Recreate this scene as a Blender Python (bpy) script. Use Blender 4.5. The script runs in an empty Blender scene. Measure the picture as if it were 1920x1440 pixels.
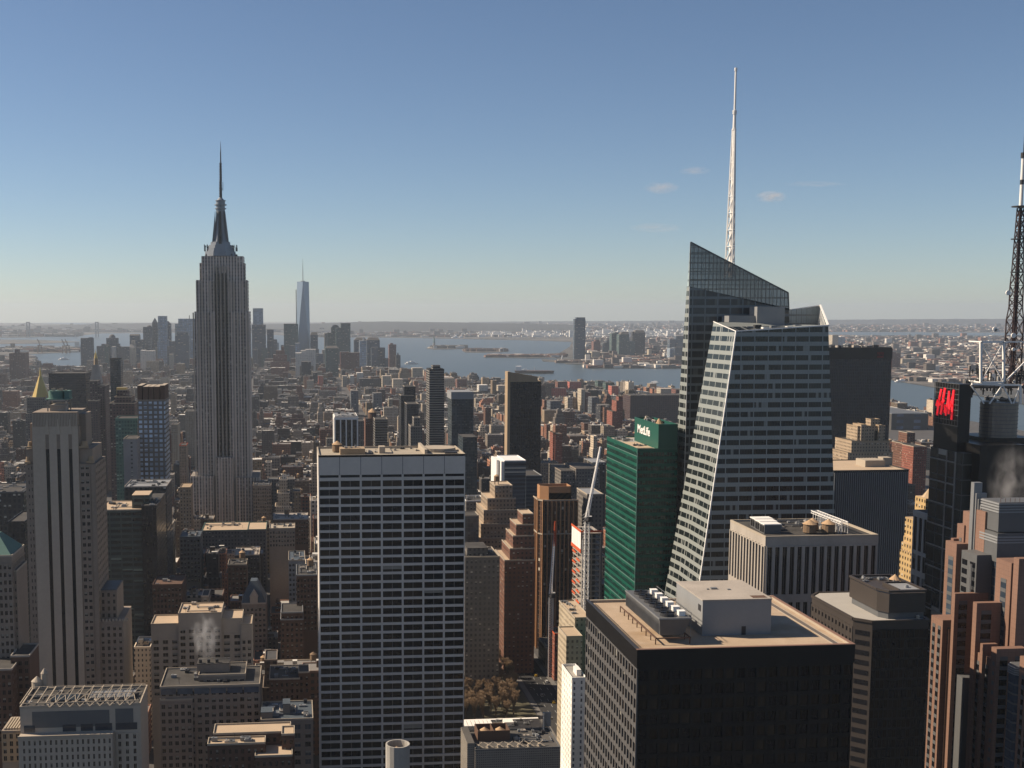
import bpy, math, random
from math import radians as R, sin, cos, pi
random.seed(7)
SC = bpy.context.scene; COL = SC.collection
# ---------------------------------------------------------------- camera
F = 2255.; CX = 760.; CY = 816.; PT = R(5.85); TH = R(5.29); H = 263.
cd = bpy.data.cameras.new('camera'); cam = bpy.data.objects.new('camera', cd); COL.objects.link(cam)
cd.sensor_width = 36; cd.lens = 36*F/1920; cd.shift_x = 200/1920; cd.shift_y = 96/1920
cd.clip_start = 1; cd.clip_end = 200000
cam.location = (0, 0, H); cam.rotation_euler = (R(90)-PT, 0, -TH); SC.camera = cam
# ---------------------------------------------------------------- sky and sun
SUN = (-9.7, 3.2, 8.1)
el = math.atan2(SUN[2], math.hypot(SUN[0], SUN[1])); az = math.atan2(SUN[0], SUN[1])
w = bpy.data.worlds.new('World'); SC.world = w; w.use_nodes = True
nt = w.node_tree; sky = nt.nodes.new('ShaderNodeTexSky'); sky.sky_type = 'NISHITA'; sky.sun_disc = False
sky.sun_elevation = el; sky.sun_rotation = az; sky.altitude = 200; sky.air_density = 0.76; sky.dust_density = 0.26; sky.ozone_density = 2.3
bg = nt.nodes['Background']; bg.inputs[1].default_value = 0.06; nt.links.new(sky.outputs[0], bg.inputs[0])
sd = bpy.data.lights.new('sun', 'SUN'); sd.energy = 5.0; sd.angle = R(0.5); sd.color = (1, .83, .63)
so = bpy.data.objects.new('sun', sd); COL.objects.link(so)
from mathutils import Vector
so.rotation_euler = Vector(SUN).to_track_quat('Z', 'Y').to_euler(); so.location = (0, 0, 900)
vs = SC.view_settings; SC.display_settings.display_device = 'sRGB'
vs.view_transform = 'Standard'; vs.look = 'None'; vs.gamma = 1; vs.exposure = 0.6; vs.use_curve_mapping = False
SC.render.engine = 'CYCLES'; cy = SC.cycles; cy.use_denoising = True
cy.max_bounces = 5; cy.diffuse_bounces = 2; cy.glossy_bounces = 3; cy.volume_bounces = 0; cy.transparent_max_bounces = 8
SC.cycles.caustics_reflective = False; SC.cycles.caustics_refractive = False
# ---------------------------------------------------------------- pixel -> place
def ray(px, py):
    x = (px-CX)/F; u = -(py-CY)/F; c, s = cos(TH), sin(TH)
    d = (x, cos(PT)+u*sin(PT), -sin(PT)+u*cos(PT))
    return (c*d[0]+s*d[1], -s*d[0]+c*d[1], d[2])
def atY(px, py, Y): d = ray(px, py); t = Y/d[1]; return (d[0]*t, Y, H+d[2]*t)
def atZ(px, py, Z=0): d = ray(px, py); t = (Z-H)/d[2]; return (d[0]*t, d[1]*t, Z)
def atX(px, py, X): d = ray(px, py); t = X/d[0]; return (X, d[1]*t, H+d[2]*t)
def proj(X, Y, Z):
    c, s = cos(TH), sin(TH); x = c*X-s*Y; y = s*X+c*Y; z = Z-H
    f = y*cos(PT)-z*sin(PT); u = y*sin(PT)+z*cos(PT)
    return (CX+F*x/f, CY-F*u/f) if f > 1 else (-9999, 9999)
# ---------------------------------------------------------------- materials
class NT:
    def __init__(s, name):
        s.m = bpy.data.materials.new(name); s.m.use_nodes = True; s.t = s.m.node_tree
        s.b = s.t.nodes['Principled BSDF']; s.n = s.t.nodes; s.l = s.t.links
    def put(s, v, sock):
        if isinstance(v, (int, float)): sock.default_value = v
        elif isinstance(v, tuple): sock.default_value = (v[0], v[1], v[2], 1) if sock.type == 'RGBA' else v
        else: s.l.new(v, sock)
    def math(s, op, a, b=0., c=0.):
        n = s.n.new('ShaderNodeMath'); n.operation = op
        for i, v in enumerate((a, b, c)): s.put(v, n.inputs[i])
        return n.outputs[0]
    def mix(s, f, a, b, mode='MIX'):
        n = s.n.new('ShaderNodeMix'); n.data_type = 'RGBA'; n.blend_type = mode
        s.put(f, n.inputs[0]); s.put(a, n.inputs[6]); s.put(b, n.inputs[7]); return n.outputs[2]
    def noise(s, sc, vec=None, det=3.):
        n = s.n.new('ShaderNodeTexNoise'); n.inputs['Scale'].default_value = sc; n.inputs['Detail'].default_value = det
        if vec: s.l.new(vec, n.inputs['Vector'])
        return n.outputs[0]
    def ramp(s, f, a, b):
        n = s.n.new('ShaderNodeMapRange'); s.put(f, n.inputs[0]); n.inputs[1].default_value = a; n.inputs[2].default_value = b
        return n.outputs[0]
ALB = .64
def srf(name, col, rough=.8, nz=.25, sc=.15, metal=0., spec=.3, sc2=None, joint=None):
    """plain surface with uneven weathering at two scales"""
    col = tuple(min(.8, c*ALB) for c in col); g = NT(name); tc = g.n.new('ShaderNodeTexCoord').outputs['Object']
    mp = g.n.new('ShaderNodeMapping'); mp.inputs['Scale'].default_value = (1, 1, .35); g.l.new(tc, mp.inputs[0])
    a = g.noise(sc, mp.outputs[0], 6); b = g.noise(sc2 or sc*9, tc, 3)
    f = g.math('ADD', g.math('MULTIPLY', g.math('SUBTRACT', a, .5), nz*2), g.math('MULTIPLY', g.math('SUBTRACT', b, .5), nz))
    v = g.math('ADD', 1., f)
    if joint:
        p = g.n.new('ShaderNodeSeparateXYZ'); g.l.new(tc, p.inputs[0])
        j1 = g.math('LESS_THAN', g.math('FRACT', g.math('DIVIDE', p.outputs[2], joint[1])), .05); j2 = g.math('LESS_THAN', g.math('FRACT', g.math('DIVIDE', g.math('ADD', p.outputs[0], p.outputs[1]), joint[0])), .05)
        v = g.math('MULTIPLY', v, g.math('SUBTRACT', 1., g.math('MULTIPLY', g.math('MAXIMUM', j1, j2), .28)))
    h = g.n.new('ShaderNodeVectorMath'); h.operation = 'SCALE'
    rgb = g.n.new('ShaderNodeRGB'); rgb.outputs[0].default_value = (*col, 1)
    g.l.new(rgb.outputs[0], h.inputs[0]); g.l.new(v, h.inputs[3]); g.l.new(h.outputs[0], g.b.inputs['Base Color'])
    g.b.inputs['Roughness'].default_value = rough; g.b.inputs['Metallic'].default_value = metal
    g.b.inputs['Specular IOR Level'].default_value = spec
    return g.m
def glass(name, col, rough=.12, spec=.6):
    g = NT(name); oi = g.n.new('ShaderNodeObjectInfo').outputs['Random']; tc = g.n.new('ShaderNodeTexCoord').outputs['Object']
    v = g.math('MULTIPLY', g.math('ADD', .5, oi), g.math('ADD', .6, g.noise(.25, tc, 2)))
    h = g.n.new('ShaderNodeVectorMath'); h.operation = 'SCALE'
    rgb = g.n.new('ShaderNodeRGB'); rgb.outputs[0].default_value = (*col, 1)
    g.l.new(rgb.outputs[0], h.inputs[0]); g.l.new(v, h.inputs[3]); g.l.new(h.outputs[0], g.b.inputs['Base Color'])
    g.b.inputs['Roughness'].default_value = rough; g.b.inputs['Specular IOR Level'].default_value = spec
    return g.m
WM = {}
def win(name, wall, gl, bx=3., fz=3.6, wf=.5, hf=.55, lit=.15, roof=(.12, .11, .1), attr=False, group=1, blind=(.45, .42, .36), grough=.2, wr=.8, spand=None):
    """wall with a procedural grid of openings, phase locked to the building's corner; flat tops get roofing"""
    if name in WM: return WM[name]
    if wall and name != 'artdeco': wall = tuple(c*ALB for c in wall)
    g = NT(name); tcn = g.n.new('ShaderNodeTexCoord'); tc = tcn.outputs['Object']
    if attr: tc = g.n.new('ShaderNodeNewGeometry').outputs['Position']
    nn = g.n.new('ShaderNodeSeparateXYZ'); g.l.new(g.n.new('ShaderNodeNewGeometry').outputs['True Normal'], nn.inputs[0])
    p = g.n.new('ShaderNodeSeparateXYZ'); g.l.new(tc, p.inputs[0])
    ax = g.math('GREATER_THAN', g.math('ABSOLUTE', nn.outputs[0]), g.math('ABSOLUTE', nn.outputs[1]))
    s = g.math('ADD', g.math('MULTIPLY', ax, p.outputs[1]), g.math('MULTIPLY', g.math('SUBTRACT', 1., ax), p.outputs[0]))
    u = g.math('DIVIDE', s, bx); v = g.math('DIVIDE', p.outputs[2], fz)
    fu = g.math('FRACT', u); fv = g.math('FRACT', v)
    mu = g.math('LESS_THAN', g.math('ABSOLUTE', g.math('SUBTRACT', fu, .5)), wf/2)
    mv = g.math('LESS_THAN', g.math('ABSOLUTE', g.math('SUBTRACT', fv, .5)), hf/2)
    side = g.math('LESS_THAN', g.math('ABSOLUTE', nn.outputs[2]), .5)
    mask = g.math('MULTIPLY', g.math('MULTIPLY', mu, mv), side)
    cb = g.n.new('ShaderNodeCombineXYZ'); g.l.new(g.math('FLOOR', g.math('MULTIPLY', u, float(group))), cb.inputs[0]); g.l.new(g.math('FLOOR', v), cb.inputs[1]); g.l.new(ax, cb.inputs[2])
    wn = g.n.new('ShaderNodeTexWhiteNoise'); wn.noise_dimensions = '3D'; g.l.new(cb.outputs[0], wn.inputs[0])
    r = wn.outputs[0]
    isb = g.math('LESS_THAN', r, lit)
    drop = g.math('GREATER_THAN', fv, g.math('ADD', .35, g.math('MULTIPLY', r, 2.)))
    big = g.noise(.035, tc, 3); r0 = r; r = g.math('MULTIPLY', g.math('ADD', r, g.math('MULTIPLY', g.math('SUBTRACT', g.ramp(big, .35, .65), .5), .9)), 1.)
    gcol = g.mix(g.math('MULTIPLY', isb, drop), g.mix(r, (gl[0]*.5, gl[1]*.5, gl[2]*.5), (gl[0]*1.5, gl[1]*1.5, gl[2]*1.5)), blind)
    if attr:
        at = g.n.new('ShaderNodeAttribute'); at.attribute_name = 'col'; wc = at.outputs[0]
    else:
        rg = g.n.new('ShaderNodeRGB'); rg.outputs[0].default_value = (*wall, 1); wc = rg.outputs[0]
    if spand: wc = g.mix(g.math('MULTIPLY', mu, side), wc, spand)
    n1 = g.noise(.06, tc, 5); n2 = g.noise(1.1, tc, 2)
    k = g.math('ADD', .5, g.math('ADD', g.math('MULTIPLY', n1, .7), g.math('MULTIPLY', n2, .30)))
    sc = g.n.new('ShaderNodeVectorMath'); sc.operation = 'SCALE'; g.l.new(wc, sc.inputs[0]); g.l.new(k, sc.inputs[3])
    wcol = sc.outputs[0]
    if not attr:
        top = g.math('GREATER_THAN', nn.outputs[2], .5)
        rs = g.n.new('ShaderNodeVectorMath'); rs.operation = 'SCALE'; rg2 = g.n.new('ShaderNodeRGB'); rg2.outputs[0].default_value = (*roof, 1)
        g.l.new(rg2.outputs[0], rs.inputs[0]); g.l.new(k, rs.inputs[3]); wcol = g.mix(top, wcol, rs.outputs[0])
    g.l.new(g.mix(mask, wcol, gcol), g.b.inputs['Base Color'])
    g.put(g.math('ADD', wr, g.math('MULTIPLY', mask, grough-wr)), g.b.inputs['Roughness'])
    g.put(g.math('ADD', .25, g.math('MULTIPLY', mask, .3)), g.b.inputs['Specular IOR Level'])
    WM[name] = g.m; return g.m
M = {}
M['conc'] = srf('pale concrete', (.54, .48, .415)); M['trav'] = srf('travertine', (.86, .79, .71), .7, .16, .05)
M['mull'] = srf('sunlit east frame', (.155, .15, .148), .5, .15)  # paler than the black north frame: sun on the east face put into colour
M['white'] = srf('white paint', (1.2, 1.17, 1.12), .5, .1); M['tar'] = srf('roof tar', (.085, .08, .075), .9, .7, .09)
M['gravel'] = srf('tan roof gravel', (.66, .51, .36), .95, .16, .12, sc2=2.2); g = NT('tan roof gravel stained'); tc = g.n.new('ShaderNodeTexCoord').outputs['Object']
c0 = g.mix(g.ramp(g.noise(.22, tc, 6), .3, .75), (.36, .27, .185), (.45, .345, .245)); c1 = g.mix(g.math('MULTIPLY', g.ramp(g.noise(.075, tc, 5), .54, .7), .7), c0, (.27, .165, .075))
c2 = g.mix(g.math('MULTIPLY', g.ramp(g.noise(3.5, tc, 2), .35, .8), .4), c1, (.20, .15, .11)); g.l.new(c2, g.b.inputs['Base Color']); g.b.inputs['Roughness'].default_value = .95; M['gravel_stained'] = g.m
M['black'] = srf('black granite', (.012, .0115, .012), .4, .3, spec=.3)
M['steel'] = srf('galvanised steel', (.35, .36, .37), .45, .2, metal=.3); M['dark'] = srf('dark metal', (.05, .05, .055), .5, .3)
M['brick'] = srf('brown brick', (.17, .10, .07), .9, .3); M['lime'] = srf('limestone', (.64, .545, .44), .85, .18, .08)
M['limed'] = srf('weathered limestone', (.38, .31, .25), .85, .3, .08); M['pink'] = srf('pink granite', (.32, .19, .14), .65, .22, .12, joint=(1.5, 1.9))
M['tan'] = srf('tan brick', (.50, .37, .24), .85, .2); M['wood'] = srf('cedar tank staves', (.28, .19, .12), .85, .3)
M['cone'] = srf('tank roof', (.62, .42, .25), .85, .2); M['gold'] = srf('gilded tiles', (.85, .60, .20), .35, .15, metal=.6)
M['copper'] = srf('verdigris copper', (.14, .27, .235), .8, .25); M['red'] = srf('red lacquer', (1.2, .03, .05), .4, .05)
M['orange'] = srf('orange safety netting', (.75, .13, .04), .8, .2); M['pier'] = srf('bronze pier', (.58, .31, .155), .6, .15)
M['lgrey'] = srf('light grey cladding', (.36, .37, .38), .6, .12); M['mgrey'] = srf('grey panel', (.16, .165, .17), .5, .15)
M['asphalt'] = srf('asphalt', (.05, .05, .052), .9, .3, .05); M['side'] = srf('pavement concrete', (.22, .21, .2), .9, .25)
M['bark'] = srf('bare bark', (.17, .125, .085), .9, .3); M['slate'] = srf('blue slate', (.10, .125, .15), .6, .3)
M['line'] = srf('road paint', (.7, .7, .66), .8, .2); M['bronze'] = srf('dark bronze granite', (.075, .062, .054), .5, .2)
M['beige'] = srf('beige coping', (.56, .48, .38), .8, .12); M['greenwall'] = srf('teal painted metal', (.012, .115, .08), .45, .1, spec=.5)
M['gdark'] = glass('dark window glass', (.0065, .007, .009), .15, .35); M['gblue'] = glass('blue window glass', (.035, .05, .07), .12, .5)
M['gbrown'] = glass('brown reflection glass', (.028, .02, .014), .2, .35)  # brownish window reflections put into the glass colour
M['blind'] = srf('window blind', (.38, .36, .31), .8, .2); M['gwarm'] = glass('brown window glass', (.016, .011, .008), .15, .35)
# ---------------------------------------------------------------- mesh building
ORG = {}
class MB:
    def __init__(s): s.v = []; s.f = []; s.mi = []; s.c = []; s.col = None
    def add(s, vs, fs, m=0):
        k = len(s.v); s.v += vs
        for f in fs: s.f.append([i+k for i in f]); s.mi.append(m); s.c.append(s.col)
        return s
    def box(s, x0, x1, y0, y1, z0, z1, m=0):
        if x0 > x1: x0, x1 = x1, x0
        if y0 > y1: y0, y1 = y1, y0
        return s.add([(x0, y0, z0), (x1, y0, z0), (x1, y1, z0), (x0, y1, z0), (x0, y0, z1), (x1, y0, z1), (x1, y1, z1), (x0, y1, z1)],
            [(0, 3, 2, 1), (4, 5, 6, 7), (0, 1, 5, 4), (1, 2, 6, 5), (2, 3, 7, 6), (3, 0, 4, 7)], m)
    def prism(s, p, z0, z1, m=0, p2=None):
        n = len(p); q = p2 or p
        a = [(x, y, z0) for x, y in p]; b = [(x, y, z1) for x, y in q]
        return s.add(a+b, [tuple(range(n))[::-1], tuple(range(n, 2*n))]+[(i, (i+1) % n, n+(i+1) % n, n+i) for i in range(n)], m)
    def cyl(s, x, y, r0, r1, z0, z1, n=12, m=0):
        c = [(cos(2*pi*(i+.5)/n), sin(2*pi*(i+.5)/n)) for i in range(n)]
        return s.prism([(x+r0*a, y+r0*b) for a, b in c], z0, z1, m, [(x+max(r1, .01)*a, y+max(r1, .01)*b) for a, b in c])
    def bar(s, p, q, w, m=0, n=4):
        p = Vector(p); q = Vector(q); d = (q-p); 
        if d.length < 1e-6: return s
        d.normalize(); a = d.cross(Vector((0, 0, 1)))
        if a.length < .01: a = Vector((1, 0, 0))
        a.normalize(); b = d.cross(a); vs = []
        for c in (p, q):
            for i in range(n):
                t = 2*pi*(i+.5)/n; o = c+(a*cos(t)+b*sin(t))*w*.7071; vs.append(tuple(o))
        return s.add(vs, [tuple(range(n)), tuple(range(2*n-1, n-1, -1))]+[(i, n+i, n+(i+1) % n, (i+1) % n) for i in range(n)], m)
    def hull(s, pts, faces, m=0): return s.add([tuple(p) for p in pts], faces, m)
    def build(s, name, mats, parent=None, kind=None, recalc=True):
        if not s.f: return None
        o = ORG.get(parent.name, (0, 0, 0)) if parent else (0, 0, 0)
        me = bpy.data.meshes.new(name); me.from_pydata([(x-o[0], y-o[1], z-o[2]) for x, y, z in s.v], [], s.f)
        if not isinstance(mats, (list, tuple)): mats = [mats]
        for m in mats: me.materials.append(M[m] if isinstance(m, str) else m)
        if len(mats) > 1: me.polygons.foreach_set('material_index', s.mi)
        if s.c and s.c[0] is not None:
            at = me.color_attributes.new('col', 'FLOAT_COLOR', 'CORNER'); L = []
            for f, c in zip(s.f, s.c): L += [c[0], c[1], c[2], 1.]*len(f)
            at.data.foreach_set('color', L)
        ob = bpy.data.objects.new(name, me); COL.objects.link(ob)
        if parent: ob.parent = parent; ORG[ob.name] = o
        if kind: ob['kind'] = kind
        return ob
def tag(o, label, cat, group=None, kind=None):
    if label: o['label'] = label
    if cat: o['category'] = cat
    if group: o['group'] = group
    if kind: o['kind'] = kind
    return o
def thing(name, label, cat, loc, group=None):
    o = bpy.data.objects.new(name, None); COL.objects.link(o); o.location = loc; ORG[o.name] = tuple(loc); o.empty_display_size = 5
    return tag(o, label, cat, group)
def copyo(o, parent, loc):
    c = o.copy(); COL.objects.link(c); c.parent = parent; c.location = loc; return c
HERO = []; FOOT = []
def reg(px0, px1, pytop, Y, pybot, foot=None):
    HERO.append((px0, px1, pytop, Y, pybot))
    if foot: FOOT.append(foot)
def inframe(p): x, y = proj(*p); return -5 < x < 1925 and -5 < y < 1445
NW = {}
def facade(root, face, a0, a1, z0, z1, pl, nb, nf, pier, span, dep=.35, frame='lime', gl=('gdark', 'gdark', 'gwarm', 'gdark'), blind=.25,
           name='window', fname='facade', zvis=0, mode='cell', endp=None, part=None):
    """real piers, spandrels and separate panes on one face of a building. face N: -Y, E: -X, W: +X"""
    b = (a1-a0)/nb; h = (z1-z0)/nf; mb = part or MB(); e = endp or pier
    def P(s, z, d):
        return (s, pl-d, z) if face == 'N' else ((pl-d, s, z) if face == 'E' else (pl+d, s, z))
    def bx(m, s0, s1, za, zb, d0, d1, mi=0):
        p = P(s0, za, d0); q = P(s1, zb, d1); m.box(p[0], q[0], p[1], q[1], za, zb, mi)
    for i in range(nb+1):
        c = a0+i*b; ww = e if i in (0, nb) else pier
        bx(mb, max(a0, c-ww/2) if i else a0, min(a1, c+ww/2) if i < nb else a1, z0, z1, -.1, dep)
    for j in range(nf+1):
        c = z0+j*h
        bx(mb, a0+.01, a1-.01, max(z0, c-span/2), min(z1, c+span/2), -.1, dep-.04)
    if not part: mb.build(fname, frame, root)
    w2 = b-pier; h2 = h-span; key = root.name; NW.setdefault(key, 0)
    protos = []
    for k, gm in enumerate(gl):
        for bl in (0, 1):
            me = MB()
            def lb(s0, s1, za, zb, d1, mi=0):
                p = P(s0, za, 0); q = P(s1, zb, d1); o = P(0, 0, 0)
                me.box(p[0]-o[0], q[0]-o[0], p[1]-o[1], q[1]-o[1], za, zb, mi)
            lb(-w2/2-.02, w2/2+.02, -h2/2-.02, h2/2+.02, .06)
            if bl: lb(-w2/2+.1, w2/2-.1, h2/2-h2*(.3+.15*k), h2/2-.05, .09, 1)
            lb(-.04, .04, -h2/2, h2/2, .12, 2)
            m = bpy.data.meshes.new(name); m.from_pydata(me.v, [], me.f)
            for x in (gm, 'blind', frame): m.materials.append(M[x])
            m.polygons.foreach_set('material_index', me.mi); protos.append((m, me, gm, bl))
    rest = MB(); o = ORG[root.name]
    for j in range(nf-1, -1, -1):
        zc = z0+(j+.5)*h
        if zc < zvis: continue
        for i in range(nb):
            c = P(a0+(i+.5)*b, zc, 0); k = random.randrange(len(gl)); bl = random.random() < blind
            if not inframe(c): continue
            m, me, gm, _ = protos[k*2+(1 if bl else 0)]
            if NW[key] < 97:
                w_ = bpy.data.objects.new(name, m); COL.objects.link(w_); w_.parent = root; w_.location = (c[0]-o[0], c[1]-o[1], c[2]-o[2]); NW[key] += 1
            else:
                n = len(rest.v); rest.v += [(x+c[0], y+c[1], z+c[2]) for x, y, z in me.v]
                mm = {0: sorted(set(gl)).index(gm), 1: len(set(gl)), 2: len(set(gl))+1}
                for f, q in zip(me.f, me.mi): rest.f.append([t+n for t in f]); rest.mi.append(mm[q]); rest.c.append(None)
    rest.build(name, sorted(set(gl))+['blind', frame], root, kind='stuff')
def parapet(mb, x0, x1, y0, y1, z, h=1.1, t=.5, m=0):
    mb.box(x0, x1, y0, y0+t, z, z+h, m); mb.box(x0, x1, y1-t, y1, z, z+h, m)
    mb.box(x0, x0+t, y0+t, y1-t, z, z+h, m); mb.box(x1-t, x1, y0+t, y1-t, z, z+h, m)
def watertank(parent, x, y, z, r=2.2, h=4., leg=3., cone='cone'):
    t = MB(); t.cyl(x, y, r, r*.95, z+leg, z+leg+h, 14); b = t.build('water_tank', 'wood', parent)
    k = MB(); k.cyl(x, y, r*1.08, .05, z+leg+h, z+leg+h+r*.7, 14); k.build('tank_roof', cone, b)
    l = MB()
    for a in (-.7, .7):
        for c in (-.7, .7): l.bar((x+a*r*.9, y+c*r*.9, z), (x+a*r*.9, y+c*r*.9, z+leg), .3)
    l.bar((x-.6*r, y-.6*r, z+leg-.2), (x+.6*r, y-.6*r, z+leg-.2), .3); l.build('tank_stand', 'dark', b)
def clutter(parent, x0, x1, y0, y1, z, n, s=1.6, seed=1):
    rr = random.Random(seed); n = int(n*1.5)
    for i in range(n):
        x = rr.uniform(x0, x1); y = rr.uniform(y0, y1); a = rr.uniform(.5, 1.4)*s; b = rr.uniform(.5, 1.2)*s; h = rr.uniform(.5, 1.4)*s
        m = MB(); m.box(x-a, x+a, y-b, y+b, z+.25, z+h)
        m.box(x-a*.8, x+a*.8, y-b*.8, y+b*.8, z-.02, z+.25)
        for k in range(rr.randint(1, 2)): m.cyl(x+(k-.5)*a*.8, y, b*.35, b*.35, z+h, z+h+.35, 10)
        if i % 3 == 0:
            q = MB(); u, v = rr.uniform(x0, x1), rr.uniform(y0, y1); q.bar((x, y, z+h*.6), (u, y, z+h*.6), .35*s); q.bar((u, y, z+h*.6), (u, v, z+h*.6), .3*s); q.bar((u, v, z), (u, v, z+h*.7), .3*s); q.build('duct', rr.choice(['steel', 'mgrey', 'conc']), parent)
        if i % 4 == 1:
            q = MB(); u, v = rr.uniform(x0, x1), rr.uniform(y0, y1); q.bar((u, v, z), (u, v, z+2.2*s), .12*s); q.bar((u-.5*s, v, z+1.7*s), (u+.5*s, v, z+1.7*s), .08*s); q.build('aerial', 'dark', parent)
        m.build('air_handler', rr.choice(['steel', 'conc', 'mgrey', 'dark', 'lgrey']), parent)
def slab(name, label, px0, px1, py, Y, dep, mat, pybot=None, cat='building', bmat=None, coping='beige', roof='tar', tiers=(), bulk=None, tank=0, clut=0, group=None, foot=True, Zb=0):
    """a simple block placed by its north face; tiers = extra (px0,px1,py,dy,dep) blocks of the same building"""
    X0, _, Z = atY(px0, py, Y); X1 = atY(px1, py, Y)[0]
    r = thing(name, label, cat, (X0, Y, Zb), group); wm = MB(); cp = MB(); rf = MB()
    L = [(X0, X1, Y, Y+dep, Z)]
    for t in tiers:
        a, _, z = atY(t[0], t[2], Y+t[3]); b = atY(t[1], t[2], Y+t[3])[0]; L.append((a, b, Y+t[3], Y+t[3]+t[4], z))
    for (a, b, c, d, z) in L:
        wm.box(a, b, c, d, Zb, z)
        parapet(cp, a-.1, b+.1, c-.1, d+.1, z-.1, .9, .35); rf.box(a+.4, b-.4, c+.4, d-.4, z-.2, z+.12)
    wm.build('wall', mat, r); cp.build('parapet', coping, r); rf.build('roof', roof, r)
    if bulk:
        for (fx0, fx1, fy0, fy1, h) in bulk:
            q = MB(); q.box(X0+(X1-X0)*fx0, X0+(X1-X0)*fx1, Y+dep*fy0, Y+dep*fy1, Z, Z+h)
            q.box(X0+(X1-X0)*fx0-.1, X0+(X1-X0)*fx1+.1, Y+dep*fy0-.1, Y+dep*fy1+.1, Z+h, Z+h+.3, 1); q.build('bulkhead', [bmat or mat, roof], r)
    rr = random.Random(int(px0*7+py))
    for i in range(tank): watertank(r, X0+(X1-X0)*rr.uniform(.2, .8), Y+dep*rr.uniform(.3, .8), Z+.1, 2.3, 4)
    if clut: clutter(r, X0+2, X1-2, Y+2, Y+dep-2, Z+.1, clut, 1.3, int(px0))
    reg(px0, px1, py, Y, pybot or py+60, (X0, X1, Y, Y+dep) if foot else None)
    for t, l in zip(tiers, L[1:]): reg(t[0], t[1], t[2], Y+t[3], pybot or py+60, l[:4])
    return r, (X0, X1, Z)

# ---------------------------------------------------------------- the setting: water, land, streets, hills
def sheet(name, pts, z, mat, kind='structure', th=1.2, pix=True, label=None, cat=None):
    m = MB(); P = [(atZ(p[0], p[1], z)[:2] if pix and len(p) == 2 else p[:2]) for p in pts]
    a = sum(P[i][0]*P[(i+1) % len(P)][1]-P[(i+1) % len(P)][0]*P[i][1] for i in range(len(P)))
    if a < 0: P = P[::-1]
    m.prism(P, z-th, z); o = m.build(name, mat); o['kind'] = kind
    return o
g = NT('harbour water'); tc = g.n.new('ShaderNodeTexCoord').outputs['Object']
mp = g.n.new('ShaderNodeMapping'); mp.inputs['Scale'].default_value = (.0012, .0003, 1); g.l.new(tc, mp.inputs[0])
g.l.new(g.mix(g.noise(1., mp.outputs[0], 4), (.035, .055, .065), (.075, .10, .11)), g.b.inputs['Base Color'])
g.b.inputs['Roughness'].default_value = .36; g.b.inputs['Specular IOR Level'].default_value = .55
bp = g.n.new('ShaderNodeBump'); bp.inputs['Strength'].default_value = .5; bp.inputs['Distance'].default_value = 3.
g.l.new(g.noise(.03, tc, 6), bp.inputs['Height']); g.l.new(bp.outputs[0], g.b.inputs['Normal']); M['water'] = g.m
g = NT('far land'); tc = g.n.new('ShaderNodeTexCoord').outputs['Object']
n1 = g.noise(.0011, tc, 8); n2 = g.noise(.012, tc, 4)
c1 = g.mix(g.ramp(n1, .38, .62), (.04, .042, .04), (.085, .075, .068)); c2 = g.mix(g.ramp(n2, .55, .7), c1, (.16, .145, .13))
g.l.new(c2, g.b.inputs['Base Color']); g.b.inputs['Roughness'].default_value = 1; M['land'] = g.m
g = NT('street ground'); tc = g.n.new('ShaderNodeTexCoord').outputs['Object']
g.l.new(g.mix(g.noise(.05, tc, 6), (.035, .035, .036), (.085, .08, .078)), g.b.inputs['Base Color']); g.b.inputs['Roughness'].default_value = .9; M['ground'] = g.m
RR = 31000
sheet('water', [(RR*cos(t*pi/18), RR*sin(t*pi/18), 0) for t in range(36)], 0, 'water', th=.5)
sheet('ground', [(-3000, -400, 0), (-2900, 1500, 0), (-300, 712), (0, 700), (150, 697), (240, 680), (400, 672), (600, 669), (700, 681), (752, 691),
     (800, 704), (850, 712), (1100, 723), (1275, 729), (1500, 745), (1672, 763), (1760, 778), (2200, 860), (2600, 1000), (2500, -400, 0)], 2, 'ground')
M['ridge'] = srf('hazy woodland', (.06, .065, .07), 1, .3, .002)
far = [(RR*.985*sin(R(a)), RR*.985*cos(R(a)), 0) for a in (75, 65, 55, 45, 35, 25, 15, 5, -5, -10)]
sheet('land', [(590, 632), (700, 632.5), (800, 634), (900, 636), (960, 637), (1030, 639), (1072, 641), (1068, 650), (1052, 660), (1040, 668), (1045, 675), (1100, 684), (1110, 688), (1165, 690),
     (1285, 690), (1480, 700), (1672, 712), (1765, 728), (2300, 830), (3200, 1100)]+far, 2.2, 'land')
far2 = [(RR*.98*sin(R(a)), RR*.98*cos(R(a)), 0) for a in (-12, -20, -30, -40)]
sheet('far_shore', [(-900, 640), (-300, 634), (0, 633), (50, 632.5), (150, 629), (190, 625), (300, 624), (560, 622)]+far2, 2.1, 'land')
sheet('headland', [(-400, 637), (0, 636.5), (60, 637), (120, 639), (150, 641), (90, 643.5), (0, 645), (-400, 650)], 2.1, 'land')
sheet('dock_land', [(-400, 654), (0, 652), (60, 652), (125, 653), (150, 656), (150, 660), (90, 662), (40, 665), (0, 666), (-400, 670)], 2.1, 'land')
sheet('river_bank', [(-400, 674), (0, 670), (30, 669), (62, 670), (66, 672), (20, 673), (10, 688), (0, 695), (-400, 720)], 2.1, 'land')
sheet('statue_island', [(798, 653.5), (812, 652), (840, 650.5), (872, 651.5), (876, 653), (850, 654.5), (815, 655)], 2.2, 'land')
sheet('museum_island', [(868, 658), (900, 655), (940, 654.5), (955, 657), (940, 660), (900, 661), (872, 660.5)], 2.2, 'land')
sheet('pier_land', [(908, 668), (960, 666), (1000, 665), (1040, 662), (1060, 661), (1062, 668), (1042, 671), (990, 671.5), (930, 670.5)], 2.2, 'land')
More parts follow.
